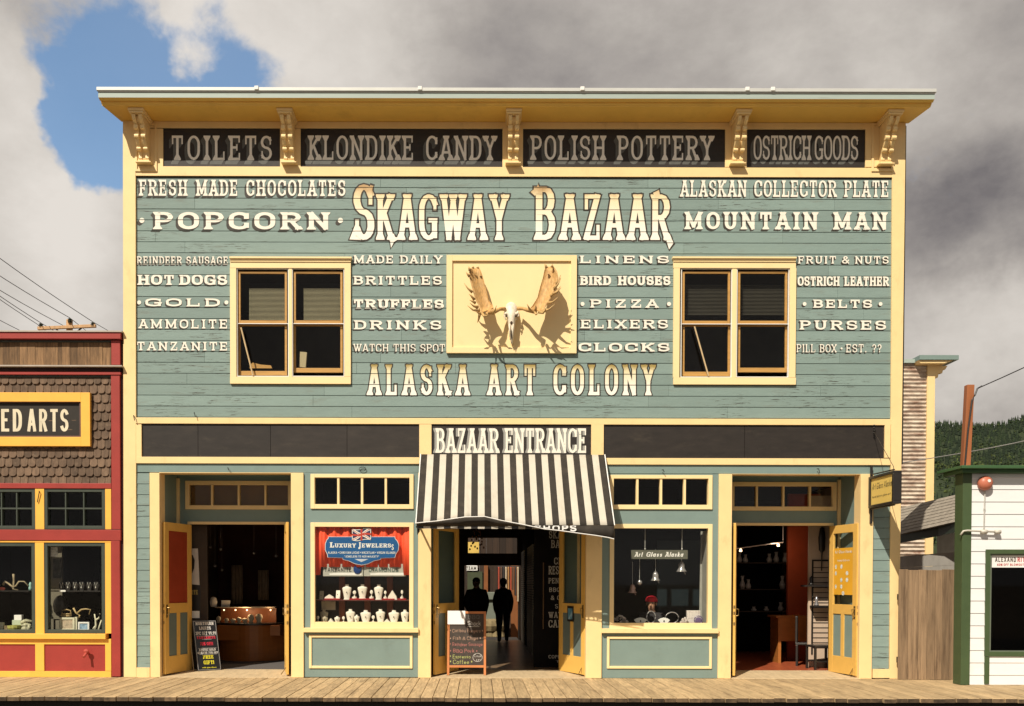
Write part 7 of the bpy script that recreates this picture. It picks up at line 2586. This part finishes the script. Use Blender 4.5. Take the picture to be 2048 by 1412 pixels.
m = MB(); m.box(xa, c0 + .1, RY - .08, RY + .02, zt_ + .001, zt_ + .1); m.build('blue_cap', M['fascia'], RW)

# ------------------------------------------------------------------ white shop at the right
WY = -.95
WH = thing('white_shop', 'low white boarded shop with dark green trim and a dark window', 'building', (9.5, WY, 0))
WPT = mat('white_board_paint', (.74, .73, .72), .5, .03, 3, (1, 1, 4), dirt=(.5, .47, .42), dirt_amt=.4, dirt_scale=2, dirt_thr=.58)
GTR = mat('dark_green_trim_paint', (.055, .085, .035), .5, .08)
GTL = mat('mid_green_trim_paint', (.045, .105, .04), .5, .08)
xw0, xw1 = P(1940, 1150, WY).x, P(2760, 1150, WY).x
m = MB()
hw = R(1976, 1103, 2215, 1310, WY)
x0, x1, z0, z1 = R(1940, 948, 2760, 1368, WY)
sideboards(m, (x0, x1, .003, z1), [P(1990, 979 + 24.75 * k, WY).z for k in range(-1, 17)], [hw], WY, .04, lr, gap=.002, lap=.012, minl=5, maxl=9)
m.build('siding', WPT, WH)
m = MB()
xl = P(1922, 1150, WY).x
wall_holes(m, (xl + .05, xw1, 0, z1 + .05), [hw], WY + .041, WY + .2)
m.box(xl + 2.71, xw1, WY + 2.0, WY + 2.1, 0, z1); m.box(xl + 2.6, xl + 2.7, WY + .2, 5, 0, z1); m.box(xl + 2.6, xw1, WY + .2, 5, z1, z1 + .08)
m.build('wall', mat('white_side_wall', (.6, .58, .54), .6), WH)
m = MB()
m.box(xl, xw0 - .0, WY - .03, WY + .22, .003, z1)
m.build('corner_board', GTR, WH, bevel=.004)
m = MB()
m.box(xl - .12, xw1, WY - .22, WY + .6, z1 + .06, z1 + .11)
m.box(xl - .06, xw1, WY - .12, WY + .5, z1 - .0, z1 + .059)
m.build('cornice', GTL, WH, bevel=.006)
m = MB()
m.frame(1971, 1099, 2220, 1313, 9, WY - .03, WY + .1)
m.pb(1969.5, 1313.5, 1979, 1368, WY - .028, WY + .1)
o = m.build('window', GTR, WH, bevel=.003)
m = MB(); m.frame(1980, 1108, 2211, 1304, 2.5, WY - .005, WY + .09); m.build('sash', mat('grey_green_sash', (.12, .14, .10), .5), o)
m = MB(); m.pb(1982, 1110, 2209, 1302, WY + .04, WY + .045); m.build('pane', glass_mat('dull_window_glass', (.5, .5, .5), 1.25), o)
m = MB(); m.box(xl + .3, xw1, WY + .6, WY + .65, .2, z1 - .1); m.build('dark_room', M['dark'], WH)
sg = thing('window_notice', 'white sale notice with dark and red lettering inside the right shop window', 'sign', P(2020, 1134, WY + .02))
m = MB(); m.pb(1984, 1109.5, 2085, 1135, WY + .025, WY + .03); b_ = m.build('sheet', M['white'], sg)
stext(b_, mat('dark_red_print', (.08, .05, .04), .5), 'ALEXAND', 1990, 2032, 1114.5, 1124, WY + .025, stem=.26, hair=.2, serif=0, sp=.2)
stext(b_, mat('red_print', (.5, .03, .03), .5), 'RITE', 2034.5, 2056, 1114.5, 1124, WY + .025, stem=.26, hair=.2, serif=0, sp=.2)
stext(b_, mat('red_print_small', (.45, .03, .03), .5), '60% OFF BLOWOUT', 1994, 2048, 1127, 1131.5, WY + .025, stem=.26, hair=.2, serif=0, sp=.2, space=.5)
# bell and conduit
c = P(1972, 966, WY - .08)
BL = thing('alarm_bell', 'round red alarm bell on the white boarded wall', 'bell', c)
m = MB()
Mx = Matrix.Translation(c) @ Matrix.Rotation(math.pi / 2, 4, 'X')
m.lathe([(.075, -.09), (.118, -.05), (.12, -.01), (.10, .03), (.05, .055), (.01, .06)], (0, 0, 0), 20, 1, 1, Mx)
m.build('gong', mat('faded_red_enamel', (.48, .15, .09), .4, .08), BL, smooth=True)
m = MB(); m.lathe([(.026, .055), (.026, .066), (.001, .067)], (0, 0, 0), 10, 1, 1, Mx @ Matrix.Translation((.02, .03, 0)))
m.build('cap', M['white'], BL)
m = MB(); a = P(1970, 982, WY - .03); b = P(1968, 1058, WY - .03); m.tube([a, b], .011, 6); m.ball(P(1969, 1018, WY - .03), .02, n=6); m.build('conduit', mat('grey_conduit', (.42, .40, .36), .5), BL)
PF = thing('pipe_fixture', 'grey pipe lamp arm under the alarm bell on the white wall', 'pipe', P(1960, 1062, WY - .05))
m = MB(); m.tube([P(1921, 1070, WY - .04), P(1927, 1062, WY - .06), P(1935, 1061, WY - .07), P(2000, 1064, WY - .07)], .016, 8); m.tube([P(1962, 1063, WY - .07), P(1974, 1063.5, WY - .07)], .034, 8); m.tube([P(1990, 1063.5, WY - .07), P(2001, 1064, WY - .07)], .032, 8); m.build('arm', mat('grey_white_pipe', (.5, .47, .4), .4), PF, smooth=True)
# annex roof between the two shops
AX = thing('rear_shed', 'low rear shed with a grey shingled roof and green fascia beyond the fence', 'shed', P(1860, 1200, 4.0))
tl_, tr2, br2, bl2 = P(1795, 1017, 7.5), P(1926, 986, 3.0), P(1924, 1041, 1.6), P(1795, 1070, 5.2)
def slab(mb_, q, th):
    n = (q[1] - q[0]).cross(q[3] - q[0]).normalized()
    if n.z < 0: n = -n
    mb_.add([p for p in q] + [p - n * th for p in q], [(0, 1, 2, 3), (7, 6, 5, 4), (0, 4, 5, 1), (1, 5, 6, 2), (2, 6, 7, 3), (3, 7, 4, 0)])
m = MB()
for i in range(9):
    t0, t1 = i / 9, (i + 1) / 9
    n = (tr2 - tl_).cross(bl2 - tl_).normalized()
    if n.z < 0: n = -n
    off = n * .008
    slab(m, [tl_.lerp(bl2, t0), tr2.lerp(br2, t0), tr2.lerp(br2, t1) + off, tl_.lerp(bl2, t1) + off], .03)
m.build('roof', mat('grey_wood_shingle_roof', (.30, .26, .21), .85, .25, 6, (2, 1, 1), bump=.4), AX)
dn = Vector((0, -.02, -.20))
q = [bl2 + Vector((0, -.03, -.0)), P(1877, 1053, 3.0) + Vector((0, -.03, 0)), br2 + Vector((0, -.03, 0))]
m = MB()
for a_, b_ in ((q[0], q[1]), (q[1], q[2])):
    m.add([a_, b_, b_ + dn, a_ + dn, a_ + Vector((0, .05, 0)), b_ + Vector((0, .05, 0)), b_ + dn + Vector((0, .05, 0)), a_ + dn + Vector((0, .05, 0))], [(0, 1, 2, 3), (7, 6, 5, 4), (0, 4, 5, 1), (3, 2, 6, 7), (1, 5, 6, 2), (0, 3, 7, 4)])
m.build('fascia', mat('dark_green_fascia', (.035, .055, .035), .5), AX)
m = MB()
a_, b_ = P(1795, 1080, 5.6), P(1926, 1058, 2.2)
for j in range(10):
    z0_ = -.36 + j * .27
    m.add([(a_.x, a_.y, z0_), (b_.x, b_.y, z0_), (b_.x, b_.y + .015, min(z0_ + .265, b_.z - .02)), (a_.x, a_.y + .015, min(z0_ + .265, a_.z - .02))], [(0, 1, 2, 3)])
m.build('wall', mat('dim_white_boards', (.62, .58, .52), .6), AX, solid=.02)
m = MB(); m.tube([P(1915, 1044, 1.5), P(1912, 1145, 1.5)], .014, 6); m.build('downpipe', M['black_metal'], AX)
# board fence
FY = -.18
FE = thing('board_fence', 'weathered upright board fence between the yellow corner and the white shop', 'fence', P(1858, 1361, FY))
m = MB()
xx, xe = P(1797.5, 1250, FY).x, P(1921, 1250, FY).x
zt_ = P(1860, 1140, FY).z
while xx < xe - .03:
    w = min(lr.uniform(.12, .2), xe - xx)
    m.box(xx, xx + w - .005, FY + lr.uniform(-.008, .008), FY + .03, .004, zt_ + lr.uniform(-.012, .012))
    xx += w
m.build('boards', mat('weathered_fence_boards', (.25, .165, .095), .85, .25, 3, (7, 2, .5), dirt=(.085, .05, .028), dirt_amt=.9, dirt_scale=2.5, dirt_stretch=(5, 1, .45), dirt_thr=.48, island=.25, bump=.4, bump_scale=12), FE, bevel=.003)
m = MB(); m.box(P(1797.5, 1250, FY).x, xe, FY + .031, FY + .08, .3, .4); m.box(P(1797.5, 1250, FY).x, xe, FY + .031, FY + .08, 1.4, 1.5); m.build('rail', M['outline'], FE)

# ------------------------------------------------------------------ leaning mast and wires on the right
MY = 4.0
t0, t1, b0, b1 = P(1935, 769, MY), P(1949.5, 769, MY), P(1926, 940, MY), P(1941, 940, MY)
ex = 1.9
b0, b1 = t0 + (b0 - t0) * ex, t1 + (b1 - t1) * ex
MS = thing('wooden_mast', 'leaning orange brown timber mast rising behind the white shop', 'mast', (b0.x, MY, b0.z))
m = MB(); m.add([t0, t1, b1, b0] + [p + Vector((0, .14, 0)) for p in (t0, t1, b1, b0)], [(3, 2, 1, 0), (4, 5, 6, 7), (0, 1, 5, 4), (1, 2, 6, 5), (2, 3, 7, 6), (3, 0, 4, 7)])
m.build('post', mat('orange_brown_timber', (.31, .105, .038), .6, .12, 3, (5, 5, .5)), MS, bevel=.008)
m = MB(); m.tube([P(1964, 772, MY - .02), P(1955, 777, MY - .03), P(1950, 790, MY - .03), P(1944, 800, MY - .03), P(1936, 860, MY - .03), P(1929, 940, MY - .03)], .018, 6); m.build('cable', M['black_metal'], MS)
m = MB(); A = P(1955, 777, MY - .03); B = P(2300, 605, MY - 3); m.tube([A.lerp(B, i / 6) + Vector((0, 0, -.06 * math.sin(math.pi * i / 6))) for i in range(7)], .012, 5)
simple('overhead_wire', 'wire climbing from the leaning orange mast to the upper right', 'wire', m, WIRE, A)
m = MB(); A = P(1800, 926, 6.5); B = P(2300, 820, 3); m.tube([A.lerp(B, i / 8) + Vector((0, 0, -.10 * math.sin(math.pi * i / 8))) for i in range(9)], .011, 5)
simple('overhead_wire', 'low pale wire crossing in front of the ribbed wall and forested hill', 'wire', m, mat('grey_wire', (.2, .19, .18), .5), A)

# ------------------------------------------------------------------ forested hill
HY = 1500.0
hr_ = random.Random(9)
def ridge(x):
    return 262 + 0.10 * (x - 750) + 8 * math.sin(x * .013) + 4 * math.sin(x * .041 + 1)
def hill_h(x, t):
    return -2 + (ridge(x) + 2) * (t ** .85) + 5 * math.sin(x * .03 + t * 9) * t * (1 - t)
m = MB()
nx, ny = 60, 14
x_a, x_b = 300, 1500
vs = []
for j in range(ny + 1):
    for i in range(nx + 1):
        x = x_a + (x_b - x_a) * i / nx
        t = j / ny
        side = min(1, max(0, (x - 300) / 250))
        vs.append((x, HY - 560 * (1 - t), hill_h(x, t) * side + (1 - side) * -2))
for i in range(nx + 1):
    x = x_a + (x_b - x_a) * i / nx
    vs.append((x, HY + 500, -2))
fs = []
for j in range(ny + 1):
    for i in range(nx):
        a = j * (nx + 1) + i
        fs.append((a, a + 1, a + nx + 2, a + nx + 1))
m.add(vs, fs)
kind(m.build('hill', mat('dark_hill_ground', (.022, .032, .012), .95, .4, .02), smooth=True), 'structure')
m = MB()
for i in range(7200):
    x = hr_.uniform(640, 1050) if i < 3600 else hr_.uniform(420, 1450)
    t = 1.0 if i % 3600 < 420 else hr_.uniform(.15, 1.0)
    y = HY - 560 * (1 - t)
    z = hill_h(x, t) * min(1, max(0, (x - 300) / 250))
    dec = hr_.random() < (.12 if t > .62 else .65)
    m.mi = hr_.choice((0, 0, 1)) if not dec else hr_.choice((2, 2, 1, 3))
    if not dec:
        h, r = hr_.uniform(6, 15), hr_.uniform(1.6, 2.8)
        for k in range(3):
            zz = z + h * (.05 + .27 * k)
            rr_ = r * (1 - .27 * k)
            a0 = hr_.random() * 6
            n = 6
            vs = [(x + rr_ * math.cos(a0 + 6.283 * q / n) * hr_.uniform(.75, 1.2), y + rr_ * math.sin(a0 + 6.283 * q / n), zz + hr_.uniform(-.4, .4)) for q in range(n)] + [(x, y, z + h * (.45 + .275 * k))]
            m.add(vs, [(q, (q + 1) % n, n) for q in range(n)])
    else:
        r = hr_.uniform(3.5, 7)
        for k in range(7):
            c = Vector((x + hr_.uniform(-r, r) * .7, y + hr_.uniform(-r, r) * .5, z + r * hr_.uniform(.4, 1.6)))
            q = r * hr_.uniform(.25, .5)
            dv = [Vector((hr_.uniform(-1, 1), hr_.uniform(-1, 1), hr_.uniform(-1, 1))).normalized() * q for _ in range(4)]
            m.add([c + d for d in dv], [(0, 1, 2), (0, 2, 3), (0, 3, 1), (1, 3, 2)])
FL = [mat(n_, c_, .9, .3, .05) for n_, c_ in (('dark_conifer_needles', (.012, .022, .010)), ('conifer_needles', (.020, .034, .012)), ('leafy_green', (.040, .062, .016)), ('light_leafy_green', (.065, .085, .020)))]
kind(m.build('forest', FL), 'stuff', 'dense conifer and leafy forest covering the hillside behind the right shops')
